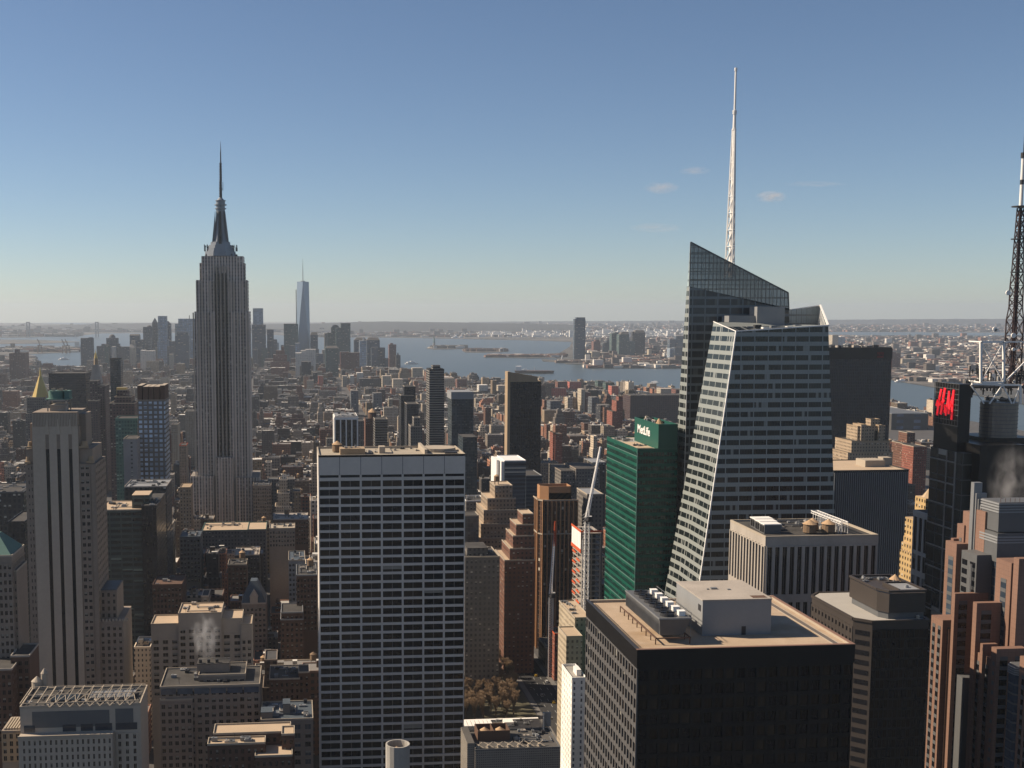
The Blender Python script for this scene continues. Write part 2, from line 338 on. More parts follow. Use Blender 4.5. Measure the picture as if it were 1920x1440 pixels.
sheet('jetty_land', [(1015, 673), (1040, 674), (1095, 677), (1098, 683), (1060, 682), (1058, 679), (1018, 677)], 2.3, 'land')
sheet('bay_water', [(1430, 623.5), (1560, 622.5), (1700, 623), (1900, 624), (1990, 627), (1900, 632.5), (1720, 630.5), (1600, 628), (1480, 626)], 2.5, 'water', th=.2)
def ridge(name, prof, D, wd):
    m = MB(); n = len(prof); vs = []
    for px, py in prof:
        d = ray(px, 600); L = math.hypot(d[0], d[1]); a, b = d[0]/L, d[1]/L
        top = atY(px, py, D*b)[2]
        for k, hh in ((-1, 0), (-.55, .5), (-.15, .95), (.15, 1), (.6, .5), (1, 0)): vs.append((a*(D+k*wd), b*(D+k*wd), max(1, top*hh) if hh else 1))
    fs = [(i*6+j, i*6+j+1, (i+1)*6+j+1, (i+1)*6+j) for i in range(n-1) for j in range(5)]
    m.add(vs, fs); o = m.build(name, 'ridge'); o['kind'] = 'structure'
    for p in o.data.polygons: p.use_smooth = True
def jag(pts, amp, seed):
    rr = random.Random(seed); out = []
    for (x0, y0), (x1, y1) in zip(pts, pts[1:]):
        k = max(2, int((x1-x0)/14))
        for i in range(k): out.append((x0+(x1-x0)*i/k, y0+(y1-y0)*i/k+rr.uniform(-amp, amp)))
    return out+[pts[-1]]
ridge('hills', jag([(-700, 613), (0, 612), (100, 610.5), (170, 608), (300, 606), (420, 607), (560, 608)], .4, 1), 19500, 2500)
ridge('hill_ridge', jag([(540, 613), (575, 608), (620, 606), (680, 603.5), (760, 603.2), (860, 605.2), (980, 607), (1080, 609)], .35, 2), 17000, 2300)
ridge('far_hills', jag([(880, 604), (1050, 602.4), (1280, 601.5), (1560, 599.5), (1700, 598.5), (1920, 598), (2500, 599)], .3, 3), 27500, 2500)
# streets: one avenue is visible in the gap between the towers
AVX = (-770, -460, -149, 169, 483, 797, 1110, 1424, 1740); STY = [690+88*i for i in range(62)]
sheet('avenue', [(159.5, 250, 0), (178.5, 250, 0), (178.5, 3000, 0), (159.5, 3000, 0)], 2.004+.03, 'asphalt', th=.03)
for i, (a, b) in enumerate(((156, 159.5), (178.5, 182))):
    sheet('pavement', [(a, 250, 0), (b, 250, 0), (b, 3000, 0), (a, 3000, 0)], 2.15, 'side', th=.14)
m = MB()
for lx in (164.2, 169, 173.8):
    for k in range(60): m.box(lx-.1, lx+.1, 560+k*12, 565+k*12, 2.036, 2.042)
m.build('lane_markings', 'line')['kind'] = 'structure'
sheet('park_lawn', [(84, 738, 0), (155, 738, 0), (155, 862, 0), (84, 862, 0)], 2.12, srf('winter lawn', (.12, .11, .07), .95, .3), th=.1)
# ---------------------------------------------------------------- air
m = MB(); m.box(-33000, 33000, -33000, 33000, -2, 470)
hz = m.build('haze', [])
hm = bpy.data.materials.new('haze air'); hm.use_nodes = True; t = hm.node_tree; t.nodes.clear()
vo = t.nodes.new('ShaderNodeVolumePrincipled'); out = t.nodes.new('ShaderNodeOutputMaterial'); t.links.new(vo.outputs[0], out.inputs['Volume'])
vo.inputs['Color'].default_value = (.76, .87, 1, 1); vo.inputs['Density'].default_value = 3.2e-5; vo.inputs['Anisotropy'].default_value = .2
hz.data.materials.clear(); hz.data.materials.append(hm); hz['kind'] = 'stuff'
# ================================================================ near towers
# ---- black office tower with tan gravel roof (bottom right)
r = thing('office_tower', 'black granite tower with tan gravel roof and white penthouse in right foreground', 'skyscraper', (81.2, 274, 0))
X0, X1, Y0, Y1, Z = 81.2, 134.6, 274, 324, 181.6
m = MB(); m.box(X0, X1, Y0, Y1, 0, Z); m.build('wall', 'black', r)
gl = ('gdark', 'gwarm', 'gdark', 'gbrown')
facade(r, 'N', X0, X1, Z-3.3-3.62*34, Z-3.3, Y0, 20, 34, .75, 1.15, .35, 'black', gl, 0, zvis=120, fname='north_facade')
facade(r, 'E', Y0-.3, Y1, Z-3.3-3.62*34, Z-3.3, X0, 20, 34, .75, 1.15, .35, 'mull', gl, .02, zvis=105, fname='east_facade')
m = MB(); m.box(X0-.36, X1+.3, Y0-.36, Y0+.6, Z-3.3, Z+1.2); m.box(X0-.36, X0+.6, Y0+.6, Y1+.3, Z-3.3, Z+1.2); m.build('fascia', 'black', r)
m = MB(); m.box(X1-.4, X1+.3, Y0+.6, Y1+.3, Z, Z+1.2); m.box(X0+.6, X1-.4, Y1-.4, Y1+.3, Z, Z+1.2)
m.box(X0-.4, X1+.34, Y0-.4, Y0+.5, Z+1.2, Z+1.34, 1); m.box(X1-.5, X1+.34, Y0+.5, Y1+.3, Z+1.2, Z+1.34, 1); m.box(X0-.4, X0+.5, Y0+.5, Y1+.3, Z+1.2, Z+1.3, 2)
m.build('parapet', ['beige', 'pink', 'dark'], r)
m = MB(); m.box(X0+.6, X1-.4, Y0+.6, Y1-.4, Z-.1, Z+.5); m.build('gravel_roof', 'gravel_stained', r)
m = MB()
for i in range(120):
    y = Y0+2+i*.39
    m.box(X1-3.6, X1-2.2, y, y+.1, Z+.5, Z+.58)
for x in (X1-3.7, X1-2.2): m.box(x, x+.1, Y0+2, Y1-2, Z+.5, Z+.62)
m.build('cleaning_track', 'conc', r)
m = MB()
for i in range(64): m.bar((X0+1.5, Y0+3+i*.7, Z+.5), (X0+1.5, Y0+3+i*.7, Z+.95), .06)
m.bar((X0+1.5, Y0+3, Z+.95), (X0+1.5, Y0+47, Z+.95), .06); m.build('roof_railing', 'dark', r)
q = MB(); a, b, c, d = 101.4, 119.2, 287.2, 308; q.box(a, b, c, d, Z+.4, 191); q.box(a-.12, b+.12, c-.12, d+.12, 191, 191.3, 1)
pn = q.build('penthouse', ['lgrey', 'conc'], r)
q = MB(); q.box(a+10.2, a+11.3, c-.06, c+.2, Z+.5, Z+2.7); q.build('door', 'dark', pn)
q = MB(); q.box(a-.07, a+.2, c+1.2, c+3.2, 188, 189.6); q.build('vent', 'dark', pn)
q = MB(); q.box(a+6, a+7.6, c+10.8, c+11.8, 191.3, 191.7); q.box(a+4.8, a+5.3, c+10.6, c+11, 191.3, 191.6); q.box(a+10, a+10.8, c+9.8, c+10.4, 191.3, 191.55); q.build('roof_hatch', 'steel', pn)
q = MB(); q.box(b-4.5, b-.8, c+.8, c+3.2, 191.31, 191.36); q.build('roof_pit', 'brick', pn)
c_ = MB(); x0, x1, y0, y1 = 88.6, 96.6, 281.5, 312
c_.prism([(x0+.6, y0+1), (x1-1.6, y0+1), (x1-1.6, y1), (x0+.6, y1)], Z+2.2, 188.2, 0, [(x0, y0), (x1, y0), (x1, y1), (x0, y1)])
ct = c_.build('cooling_tower', 'mgrey', r)
q = MB()
for k in range(30): q.box(x0+.02, x0+.3, y0+1+k, y0+1.12+k, Z+2.5, 188)
q.box(x0-.1, x1+.1, y0-.15, y0, 188, 188.35); q.box(x0-.15, x0, y0, y1, 188, 188.35); q.build('louvre', 'steel', ct)
for k in range(6):
    q = MB(); yy = y0+3.2+k*4.6; q.cyl(x0+3., yy, 1.9, 1.8, 188.2, 188.9, 18); q.cyl(x0+3., yy, 1.5, 1.5, 188.9, 188.95, 18, 1)
    q.bar((x0+1.2, yy, 189), (x0+4.8, yy, 189), .18, 1); q.cyl(x0+3, yy, .4, .3, 188.95, 189.4, 8, 1); q.build('fan', ['dark', 'black'], ct)
    q = MB(); q.box(x0+5.6, x0+7.2, yy-1., yy+.6, 188.2, 189.3); q.box(x0+5.5, x0+7.3, yy-1.1, yy+.7, 189.3, 189.45); q.build('fan_motor', 'white', ct)
q = MB()
for k in range(9):
    for xx in (x0-1.2, x1-.6): q.bar((xx, y0-1+k*4, Z+.5), (xx, y0-1+k*4, Z+2.2), .22)
for xx in (x0-1.2, x1-.6): q.box(xx-.15, xx+.15, y0-1.5, y1+.5, Z+2., Z+2.25)
q.box(x0-1.2, x1-.6, y0-1.5, y0-1.2, Z+2, Z+2.25); q.build('steel_frame', 'brick', ct)
q = MB()
for k in range(2): q.bar((x1+.6, y0+2, 188.2+k), (x1+.6, y1, 188.2+k), .1)
for k in range(8): q.bar((x1+.6, y0+2+k*4, Z+.5), (x1+.6, y0+2+k*4, 189.2), .1)
q.build('catwalk_rail', 'steel', ct)
reg(1095, 1605, 1125, 280, 1440, (78, 138, 270, 330))
# ---- dark bronze tower with chamfered corners
r = thing('bronze_tower', 'dark bronze tower with cut corners and stepped roof beside the pink granite tower', 'skyscraper', (204.4, 412.5, 0))
Z = 150
lo = [(209.6, 412.5), (231, 412.5), (231, 458), (209, 458), (204.6, 453), (204.6, 417.5)]
m = MB(); m.prism(lo, 0, Z); m.build('wall', 'bronze', r)
m = MB(); m.prism([(x+(.6 if x < 215 else -.6), y+(.6 if y < 430 else -.6)) for x, y in lo], Z-.1, Z+.5); m.build('roof', srf('pale membrane roof', (.55, .52, .47), .9, .1), r)
m = MB(); L = lo+[lo[0]]
for p, q in zip(L, L[1:]): m.bar((p[0], p[1], Z+.4), (q[0], q[1], Z+.4), .9)
m.build('parapet', 'bronze', r)
up = [(214.8, 419), (217, 415.5), (230.6, 415.5), (230.6, 440), (214.8, 440)]
m = MB(); m.prism(up, Z+.4, 153); m.build('penthouse_base', 'mgrey', r)
up2 = [(214.2, 419), (216.8, 414.8), (230.8, 414.8), (230.8, 441), (214.2, 441)]
m = MB(); m.prism(up2, 153, 160.2)
L = up2+[up2[0]]
for p, q in zip(L, L[1:]): m.bar((p[0], p[1], 161), (q[0], q[1], 161), .8)
m.box(221, 221.5, 416, 428, 160.2, 161.5); m.box(221, 230, 428, 428.5, 160.2, 161.5)
m.build('penthouse', 'bronze', r)
m = MB(); m.box(222, 229.6, 417, 427, 160.2, 161.1); m.build('penthouse_roof', 'lgrey', r)
clutter(r, 217, 229, 431, 439, 160.2, 5, .8, 5); m = MB(); m.cyl(226, 420, .8, .8, 161.1, 161.8, 10); m.cyl(226, 420, .5, .5, 161.8, 162.1, 10); m.build('vent', 'lgrey', r)
m = MB(); m.cyl(228, 414.6, .6, .6, Z+.5, Z+1.6, 10); m.cyl(228, 414.6, .8, .2, Z+1.6, Z+2, 10); m.build('vent', 'beige', r)
m = MB(); m.cyl(228.8, 434, 2.2, .1, 161, 163, 12); m.build('tank_roof', 'cone', r)
facade(r, 'E', 417.5, 453, Z-4-3.7*26, Z-2.5, 204.6, 12, 26, 1.6, 2.1, .2, 'bronze', ('gdark',), 0, zvis=70)
facade(r, 'N', 209.6, 231, Z-4-3.7*26, Z-2.5, 412.5, 12, 26, .45, .8, .2, 'black', ('gdark', 'gwarm'), 0, zvis=75)
m = MB()
for k in range(26):
    z = Z-4.3-3.7*k
    m.hull([(205.2, 416.75, z-.9), (208.9, 413.05, z-.9), (208.9, 413.05, z+.9), (205.2, 416.75, z+.9), (205.8, 417.3, z-.9), (209.5, 413.6, z-.9), (209.5, 413.6, z+.9), (205.8, 417.3, z+.9)], [(0, 1, 2, 3), (7, 6, 5, 4), (3, 2, 6, 7), (0, 4, 5, 1)])
m.build('corner_windows', 'gdark', r)
reg(1519, 1752, 1085, 412, 1440, (202, 235, 408, 462))
# ---- pink granite stepped tower (far right)
r = thing('stepped_tower', 'pink granite tower with stepped bays and grey finial at the right edge', 'skyscraper', (264.32, 330, 0))
def eblk(mb, X, pl, pr, pyr, dx, mi=0, z0=0):
    y1 = atX(pl, pyr, X)[1]; y0, z = atX(pr, pyr, X)[1:]
    mb.box(X, X+dx, y0, y1, z0, z, mi); return y0, y1, z
def nface(mb_, X, pr, pyr, dx, n, z0=20):
    y0, z = atX(pr, pyr, X)[1:]
    for k in range(n):
        a = X+dx*(k+.25)/n; g_ = MB(); s_ = g_; g_.box(a, a+dx*.5/n, y0-.08, y0+.2, z0, z-3)
        for q in range(40):
            if z-3-q*3.75-1.5 > z0: s_.box(a, a+dx*.5/n, y0-.14, y0, z-3-q*3.75-1.5, z-3-q*3.75, 1)
        g_.build('window_bay', ['gdark', 'mgrey'], r)
def bays(X, pl, pr, pyr, z0, n, glm, rows=34, spm='pink', fl=3.75, fr=.5):
    y1 = atX(pl, pyr, X)[1]; y0, z = atX(pr, pyr, X)[1:]
    for i in range(n):
        a = y0+(y1-y0)*(i+.5-fr/2)/n; b = y0+(y1-y0)*(i+.5+fr/2)/n; zz = z-2.2; k = 0
        g_ = MB(); s_ = g_; g_.box(X-.06, X+.2, a, b, z0, zz)
        while zz-k*fl > z0+1: s_.box(X-.12, X+.1, a, b, zz-k*fl-1.5, zz-k*fl, 1); k += 1
        g_.build('window_bay', [glm, spm], r)
w1 = MB()
B1 = eblk(w1, 264.32, 1746, 1768, 1163, 26); bays(264.32, 1746.5, 1767, 1166, 20, 2, 'gdark', spm='mgrey')
B2 = eblk(w1, 266.56, 1768, 1779, 1180, 24); bays(266.56, 1768, 1779, 1182, 20, 1, 'gdark', spm='mgrey')
eblk(w1, 263.42, 1786, 1791, 1113, 14)
eblk(w1, 273.28, 1773, 1794, 1020, 30); bays(273.28, 1776, 1791, 1036, 110, 1, 'gblue', spm='mgrey', fr=.62)
eblk(w1, 275.52, 1783, 1788, 1010, 6)
eblk(w1, 277.76, 1795, 1808, 985, 40); eblk(w1, 278.43, 1806, 1822, 962, 30)
eblk(w1, 278.10, 1826, 1848, 960, 34)
eblk(w1, 273.84, 1868, 1897, 1056, 20); bays(273.84, 1872, 1893, 1078, 105, 1, 'gblue', spm='mgrey', fr=.5)
eblk(w1, 273.06, 1901, 1911, 1048, 6)
eblk(w1, 263.65, 1824.5, 1832, 1131, 16); eblk(w1, 263.42, 1838, 1843, 1208, 6); eblk(w1, 263.20, 1859, 1869, 1217, 12)
B3 = eblk(w1, 264.77, 1822, 1860, 1236, 24); bays(264.77, 1824, 1858, 1240, 20, 2, 'gdark', spm='mgrey')
eblk(w1, 264.32, 1912, 1935, 1240, 16)
w1.build('wall', 'pink', r)
nface(w1, 263.42, 1791, 1113, 14, 2); nface(w1, 263.65, 1832, 1131, 16, 2); nface(w1, 263.2, 1869, 1217, 12, 2); nface(w1, 274.18, 1911, 1048, 6, 1, 90)
bays(277.76, 1797, 1806, 1000, 110, 1, 'gdark', spm='mgrey', fr=.45); bays(278.1, 1829, 1846, 1036, 110, 2, 'gdark', spm='mgrey', fr=.4); bays(264.32, 1914, 1933, 1262, 20, 2, 'gdark', spm='mgrey')
nface(w1, 264.32, 1768, 1163, 26, 3); nface(w1, 273.28, 1794, 1020, 26, 3, 90); nface(w1, 264.77, 1860, 1236, 24, 2); nface(w1, 273.84, 1897, 1056, 20, 2, 100)
bays(263.3, 1859.5, 1868.5, 1232, 20, 1, 'gdark', spm='mgrey', fr=.45)
w2 = MB(); y0, y1, z = eblk(w2, 272.16, 1803, 1832, 1041, 20); w2.build('centre_bay', 'mgrey', r)
for i, (a, b) in enumerate(((.08, .42), (.6, .94))):
    g_ = MB()
    for k in range(20): g_.box(272.16-.08, 272.38, y0+(y1-y0)*a, y0+(y1-y0)*b, z-5.6-k*3.75, z-3.4-k*3.75)
    g_.build('window_column', 'gdark', r)
w4 = MB(); eblk(w4, 265.44, 1782, 1808, 1272, 20); w4.build('lower_bay', 'mgrey', r)
w5 = MB()
for k, (a, b, t) in enumerate(((1821, 1827, 905), (1827, 1831, 925), (1830, 1835, 936), (1833, 1839, 948))):
    eblk(w5, 277.20+k*.6, a, b, t, 3.5+k, 0, 150)
w5.build('finial', 'steel', r)
w6 = MB(); y = atX(1812, 1250, 271.26)[1]
for d in (-.5, 0, .5): w6.box(270.93, 271.38, y+d-.12, y+d+.12, 95, atX(1824, 912, 276.64)[2]-30)
w6.build('fin', 'steel', r)
w3 = MB(); y0, y1, z = eblk(w3, 278.88, 1840, 1873, 963, 40); zb = atX(1873, 998, 278.88)[2]; w3 = MB()
w3.prism([(278.88, y0), (288+24, y0-1), (320, y1), (278.88, y1)], zb, z); w3.build('drum', 'mgrey', r)
w3 = MB()
for k in range(4): w3.box(278.54, 320, y0-.3, y1+.3, z+.2+k*1.1, z+.8+k*1.1)
w3.box(278.88, 320, y0, y1, z, z+4.4, 1); w3.build('louvre_crown', ['lgrey', 'mgrey'], r)
w3 = MB(); w3.box(278.21, 318, y0-1, y1-1, zb-12, zb-.4); 
for k in range(3): w3.box(277.98, 318.3, y0-1.2, y1-.8, zb-2.3-k*1.1, zb-1.7-k*1.1, 1)
w3.build('drum_base', ['mgrey', 'lgrey'], r)
w3 = MB(); w3.box(278.77, 317, y0-.8, y1-1.4, 60, zb-12); 
for k in range(18): w3.box(278.66, 317.1, y0-.9, y1-1.3, zb-15-k*3.75, zb-14.4-k*3.75, 1)
w3.build('glass_bay', ['gblue', 'dark'], r)
w3 = MB(); a = atX(1892, 1262, 264.32); cx, cyy = 269.36, a[1]-1
w3.cyl(cx, cyy, 5, 5, 20, a[2], 8)
for k in range(26): w3.cyl(cx, cyy, 5.08, 5.08, a[2]-4-k*3.6, a[2]-3.3-k*3.6, 8, 1)
w3.build('octagonal_bay', ['gblue', 'mgrey'], r)
w3 = MB()
for k in range(4): w3.cyl(cx, cyy, 5.5, 5.5, a[2]+.2+k*.8, a[2]+.6+k*.8, 8)
w3.cyl(cx, cyy, 5.1, 5.1, a[2], a[2]+3.1, 8, 1); w3.build('bay_crown', ['lgrey', 'mgrey'], r)
m = MB()
for k in range(16): m.bar((280.00+k*2, y0+1, z+4.4), (280.00+k*2, y0+1, z+6), .12)
m.bar((280.00, y0+1, z+6), (281, y0+1, z+6), .12); m.build('roof_railing', 'brick', r)
reg(1740, 1925, 960, 330, 1440, (262.08, 300, 325, 450))
# ---- white pier building with twin tanks
r = thing('pier_building', 'pale stone office block with tall dark bays and two conical roof tanks', 'office building', (201.5, 493.5, 0))
X0, X1, Y0, Y1, Z = 201.5, 251.2, 493.5, 534.8, 165
m = MB(); m.box(X0, X1, Y0, Y1, 0, Z); m.box(X0-.4, X1+.4, Y0-.4, Y1+.4, Z-2.2, Z+1.2); m.box(X0+.5, X1-.5, Y0+.5, Y1-.5, Z+1.2, Z+1.25, 1)
m.build('wall', ['conc', 'tar'], r)
m = MB(); parapet(m, X0-.45, X1+.45, Y0-.45, Y1+.45, Z+1.2, .9, .7); m.build('parapet', 'beige', r)
for f, a0, a1, pl in (('N', X0, X1, Y0), ('E', Y0-.4, Y1, X0)):
    facade(r, f, a0, a1, Z-2.2-21.8, Z-2.2, pl, 15 if f == 'N' else 12, 1, 1.35, 1.0, .8, 'conc', ('gdark', 'gwarm'), 0, fname='upper_piers')
    facade(r, f, a0, a1, Z-24-70, Z-26.2, pl, 15 if f == 'N' else 12, 1, 1.35, 1.6, .8, 'conc', ('gdark', 'gwarm'), 0, fname='lower_piers')
    m = MB(); 
    if f == 'N': m.box(X0-.3, X1+.3, Y0-.82, Y0, Z-26.4, Z-23.9)
    else: m.box(X0-.82, X0, Y0-.3, Y1, Z-26.4, Z-23.9)
    m.build('belt_course', 'conc', r)
for x in (225, 233.5): watertank(r, x, 503, Z+1.2, 2.9, 3.6, .6)
watertank(r, 229, 509, Z+1.2, 2.6, 3.4, .6)
for k in range(3):
    q = MB(); q.box(204.5+k*.6, 212+k, 503+k*7, 508.5+k*7, Z+1.25, Z+5.2); q.box(204.3+k*.6, 212.2+k, 502.8+k*7, 508.7+k*7, Z+5.2, Z+5.6, 1)
    for j in range(2): q.box(204.4+k*.6, 204.5+k*.6, 503.6+k*7+j*2.4, 505.4+k*7+j*2.4, Z+1.8, Z+4.6, 2)
    q.build('cooling_unit', ['mgrey', 'white', 'black'], r)
clutter(r, 214, 246, 512, 532, Z+1.2, 14, 1.1, 8)
q = MB()
for s in (0, 3):
    for k in range(12): 
        y = 500+k*2.6; q.bar((238+s, y, Z+1.2), (238+s, y, Z+6.5), .2); q.bar((238+s, y, Z+6.5), (238+s, y+2.6, Z+5.6), .15)
        if s == 0: q.bar((238, y, Z+6.5), (241, y, Z+6.5), .15); q.bar((238, y, Z+6.5), (241, y+2.6, Z+6.5), .12)
    q.bar((238+s, 500, Z+6.5), (238+s, 531, Z+6.5), .3); q.bar((238+s, 500, Z+5.4), (238+s, 531, Z+5.4), .2)
q.build('roof_truss', 'white', r)
reg(1366, 1648, 1005, 494, 1120, (198, 255, 490, 540))
# ---- slab of dark vertical stripes behind
win('stripes', (.10, .10, .105), (.012, .013, .016), 1.55, 3.8, .62, 1.2, 0, roof=(.3, .25, .19), wr=.5)
r, _ = slab('striped_tower', 'charcoal slab with fine vertical pale stripes just right of the crystalline tower', 1563, 1704, 884, 815, 60, WM['stripes'], 1085, coping='dark', roof='gravel')
m = MB(); a = atY(1622, 880, 835); m.box(a[0], a[0]+15, 835, 850, _[2], _[2]+5); m.box(a[0]+17, a[0]+24, 842, 850, _[2], _[2]+6); m.build('bulkhead', 'beige', r)
m = MB()
for i in range(36): x = _[0]+.8+i*(_[1]-_[0]-1.6)/35; m.box(x-.25, x+.25, 814.5, 815.1, 20, _[2]-1)
m.build('fin', 'lgrey', r)
# ---- black monolith with red emblem
win('monolith', (.034, .036, .044), (.012, .014, .02), 2.2, 3.9, .5, .8, 0, wr=.5, roof=(.05, .05, .05))
r, _ = slab('monolith_tower', 'broad black slab with faint red emblem beyond the crystalline tower', 1548, 1673, 653, 1400, 60, WM['monolith'], 870, coping='black', roof='tar')
m = MB(); m.box(_[0]-.3, _[1]+.3, 1399.5, 1400.2, _[2]-13, _[2]-.5); m.build('crown_band', 'black', r)
m = MB(); a = atY(1645, 660, 1399); 
for k in range(4): m.box(a[0]+k*2.2, a[0]+k*2.2+1.6, 1399, 1399.4, a[2]-3-k % 2, a[2])
m.box(a[0], a[0]+8, 1399, 1399.4, a[2]-7, a[2]-4.6); m.build('emblem', srf('dim red sign', (.22, .03, .03)), r)
clutter(r, _[0]+5, _[1]-5, 1410, 1450, _[2]+.2, 8, 3, 3)
# ---- tan stepped hotel
win('tanhotel', (.55, .42, .29), (.05, .045, .04), 3.2, 3.6, .4, .5, .1, roof=(.35, .28, .2))
r, _ = slab('stepped_hotel', 'tan art deco hotel stepping up in tiers, lit from the left', 1608, 1660, 800, 1250, 26, WM['tanhotel'], 872, coping='tan',
    tiers=((1633, 1650, 787, 6, 12), (1597, 1668, 828, -6, 40), (1590, 1674, 850, -10, 48), (1615, 1624, 797, -3, 20), (1648, 1655, 798, -3, 20)))
m = MB()
for a, b in ((1613, 1617), (1619, 1622), (1640, 1644), (1646, 1650)):
    p = atY(a, 808, 1249.8); q = atY(b, 826, 1249.8); m.box(p[0], q[0], 1249.7, 1250.1, q[2], p[2])
m.build('window', 'gdark', r)
def XX(px, py, Y): return atY(px, py, Y)[0]
def ZZ(px, py, Y): return atY(px, py, Y)[2]
def text(body, parent, mat, loc, rot, size, th=.3, name='lettering', sx=1.):
    c = bpy.data.curves.new(name, 'FONT'); c.body = body; c.size = size; c.extrude = th; c.offset = size*.02
    t = bpy.data.objects.new(name, c); COL.objects.link(t); bpy.context.view_layer.update()
    me = bpy.data.meshes.new_from_object(t.evaluated_get(bpy.context.evaluated_depsgraph_get())); bpy.data.objects.remove(t)
    me.name = name; me.materials.clear(); me.materials.append(M[mat]); o = bpy.data.objects.new(name, me); COL.objects.link(o); o.parent = parent
    q = ORG[parent.name]; o.location = (loc[0]-q[0], loc[1]-q[1], loc[2]-q[2]); o.rotation_euler = rot; o.scale = (sx, 1, 1); return o
# ---- crystalline glass tower with spire
def boamat(name, wall, gl, big=(7.1, .1), roofc=(.2, .2, .2), hf=.46, bl=(.3, .32, .3), lit=.2):
    g = NT(name); tc = g.n.new('ShaderNodeTexCoord').outputs['Object']
    nn = g.n.new('ShaderNodeSeparateXYZ'); g.l.new(g.n.new('ShaderNodeNewGeometry').outputs['True Normal'], nn.inputs[0])
    p = g.n.new('ShaderNodeSeparateXYZ'); g.l.new(tc, p.inputs[0])
    ax = g.math('GREATER_THAN', g.math('ABSOLUTE', nn.outputs[0]), g.math('ABSOLUTE', nn.outputs[1]))
    s = g.math('ADD', g.math('MULTIPLY', ax, p.outputs[1]), g.math('MULTIPLY', g.math('SUBTRACT', 1., ax), p.outputs[0]))
    fb = g.math('FRACT', g.math('DIVIDE', s, big[0])); fm = g.math('FRACT', g.math('DIVIDE', s, 1.42)); fv = g.math('FRACT', g.math('DIVIDE', p.outputs[2], 4.75))
    isw = g.math('MULTIPLY', g.math('GREATER_THAN', fb, big[1]), g.math('LESS_THAN', g.math('ABSOLUTE', g.math('SUBTRACT', fv, .5)), hf/2))
    mull = g.math('LESS_THAN', fm, .07)
    cb = g.n.new('ShaderNodeCombineXYZ'); g.l.new(g.math('FLOOR', g.math('DIVIDE', s, 1.42)), cb.inputs[0]); g.l.new(g.math('FLOOR', g.math('DIVIDE', p.outputs[2], 4.75)), cb.inputs[1])
    wn = g.n.new('ShaderNodeTexWhiteNoise'); wn.noise_dimensions = '2D'; g.l.new(cb.outputs[0], wn.inputs[0]); r_ = wn.outputs[0]
    big_ = g.noise(.018, tc, 3)
    gc = g.mix(g.math('LESS_THAN', r_, lit), g.mix(g.ramp(big_, .35, .65), (gl[0]*.4, gl[1]*.4, gl[2]*.4), (gl[0]*1.6, gl[1]*1.6, gl[2]*1.6)), bl)
    c = g.mix(isw, wall, gc); c = g.mix(g.math('MULTIPLY', mull, .6), c, (wall[0]*.45, wall[1]*.45, wall[2]*.45))
    g.l.new(c, g.b.inputs['Base Color']); g.put(g.math('SUBTRACT', .35, g.math('MULTIPLY', isw, .2)), g.b.inputs['Roughness']); g.b.inputs['Specular IOR Level'].default_value = .4
    return g
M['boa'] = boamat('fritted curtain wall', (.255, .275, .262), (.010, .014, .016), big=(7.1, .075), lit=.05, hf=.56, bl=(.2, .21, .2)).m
M['boa2'] = boamat('shaded curtain wall', (.16, .18, .185), (.03, .036, .04), hf=.7, lit=.06, bl=(.1, .11, .11)).m  # darker copy of the curtain wall: shade on the rear north face as colour
gg = boamat('glass screen', (.09, .11, .115), (.26, .315, .325), (3., .10), hf=.80, lit=0)
tr = gg.n.new('ShaderNodeBsdfTransparent'); mx = gg.n.new('ShaderNodeMixShader'); mx.inputs[0].default_value = .74
gg.l.new(tr.outputs[0], mx.inputs[1]); gg.l.new(gg.b.outputs[0], mx.inputs[2]); gg.l.new(mx.outputs[0], gg.n['Material Output'].inputs['Surface']); M['screen'] = gg.m
Yb = 590
r = thing('crystal_tower', 'faceted glass skyscraper with sloping top, slanted lit corner and tall white lattice spire', 'skyscraper', (196, Yb-6, 0))
def toground(a, b): t = a[2]/(a[2]-b[2]); return tuple(a[i]+(b[i]-a[i])*t for i in range(3))
Ct = atY(1380, 621, Yb); Cl = toground(Ct, atY(1312, 1090, Yb-4)); Dt = atY(1553, 610, Yb); Dl = toground(Dt, atY(1565.5, 975, Yb-4))
Lt = atY(1338, 603, 617); Ll = toground(Lt, atY(1250, 1090, 634)); Et = (Dt[0]+3, 640, Dt[2]); El = (Dl[0]+2, 645, 0)
m = MB(); m.hull([Cl, Dl, El, Ll, Ct, Dt, Et, Lt], [(0, 3, 2, 1), (4, 5, 6, 7), (0, 1, 5, 4), (1, 2, 6, 5), (2, 3, 7, 6), (3, 0, 4, 7)])
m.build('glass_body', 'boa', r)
Y2 = 645
P = atY(1295, 454, Y2); Pg = toground(P, atY(1283, 900, Y2)); Q = atY(1478, 549, Y2); Qg = toground(Q, atY(1492, 900, Y2))
Rt = atY(1294, 455.5, Y2+1.5); Rg = toground(Rt, atY(1265, 875, 661))
Z1 = ZZ(1295, 530, Y2); 
def lerpz(a, b, z): t = (z-a[2])/(b[2]-a[2]); return tuple(a[i]+(b[i]-a[i])*t for i in range(3))
Pm = lerpz(P, Pg, Z1-2); Rm = lerpz(Rt, Rg, Z1-2); Qm = (Q[0], Q[1], Z1-2)
m = MB(); bk = (Qg[0]+2, 692, 0); kx = XX(1304, 900, 692); ky = XX(1306, 540, 690)
m.hull([Pg, Qg, bk, (kx, 692, 0), Pm, lerpz(Q, Qg, Z1-14), (Qm[0], 688, Z1-16), (ky, 690, Z1-2), Rg, Rm],
       [(0, 1, 5, 4), (1, 2, 6, 5), (2, 3, 7, 6), (3, 8, 9, 7), (8, 0, 4, 9), (4, 5, 6, 7), (4, 7, 9), (0, 8, 3, 2, 1)])
m.build('rear_body', 'boa2', r)
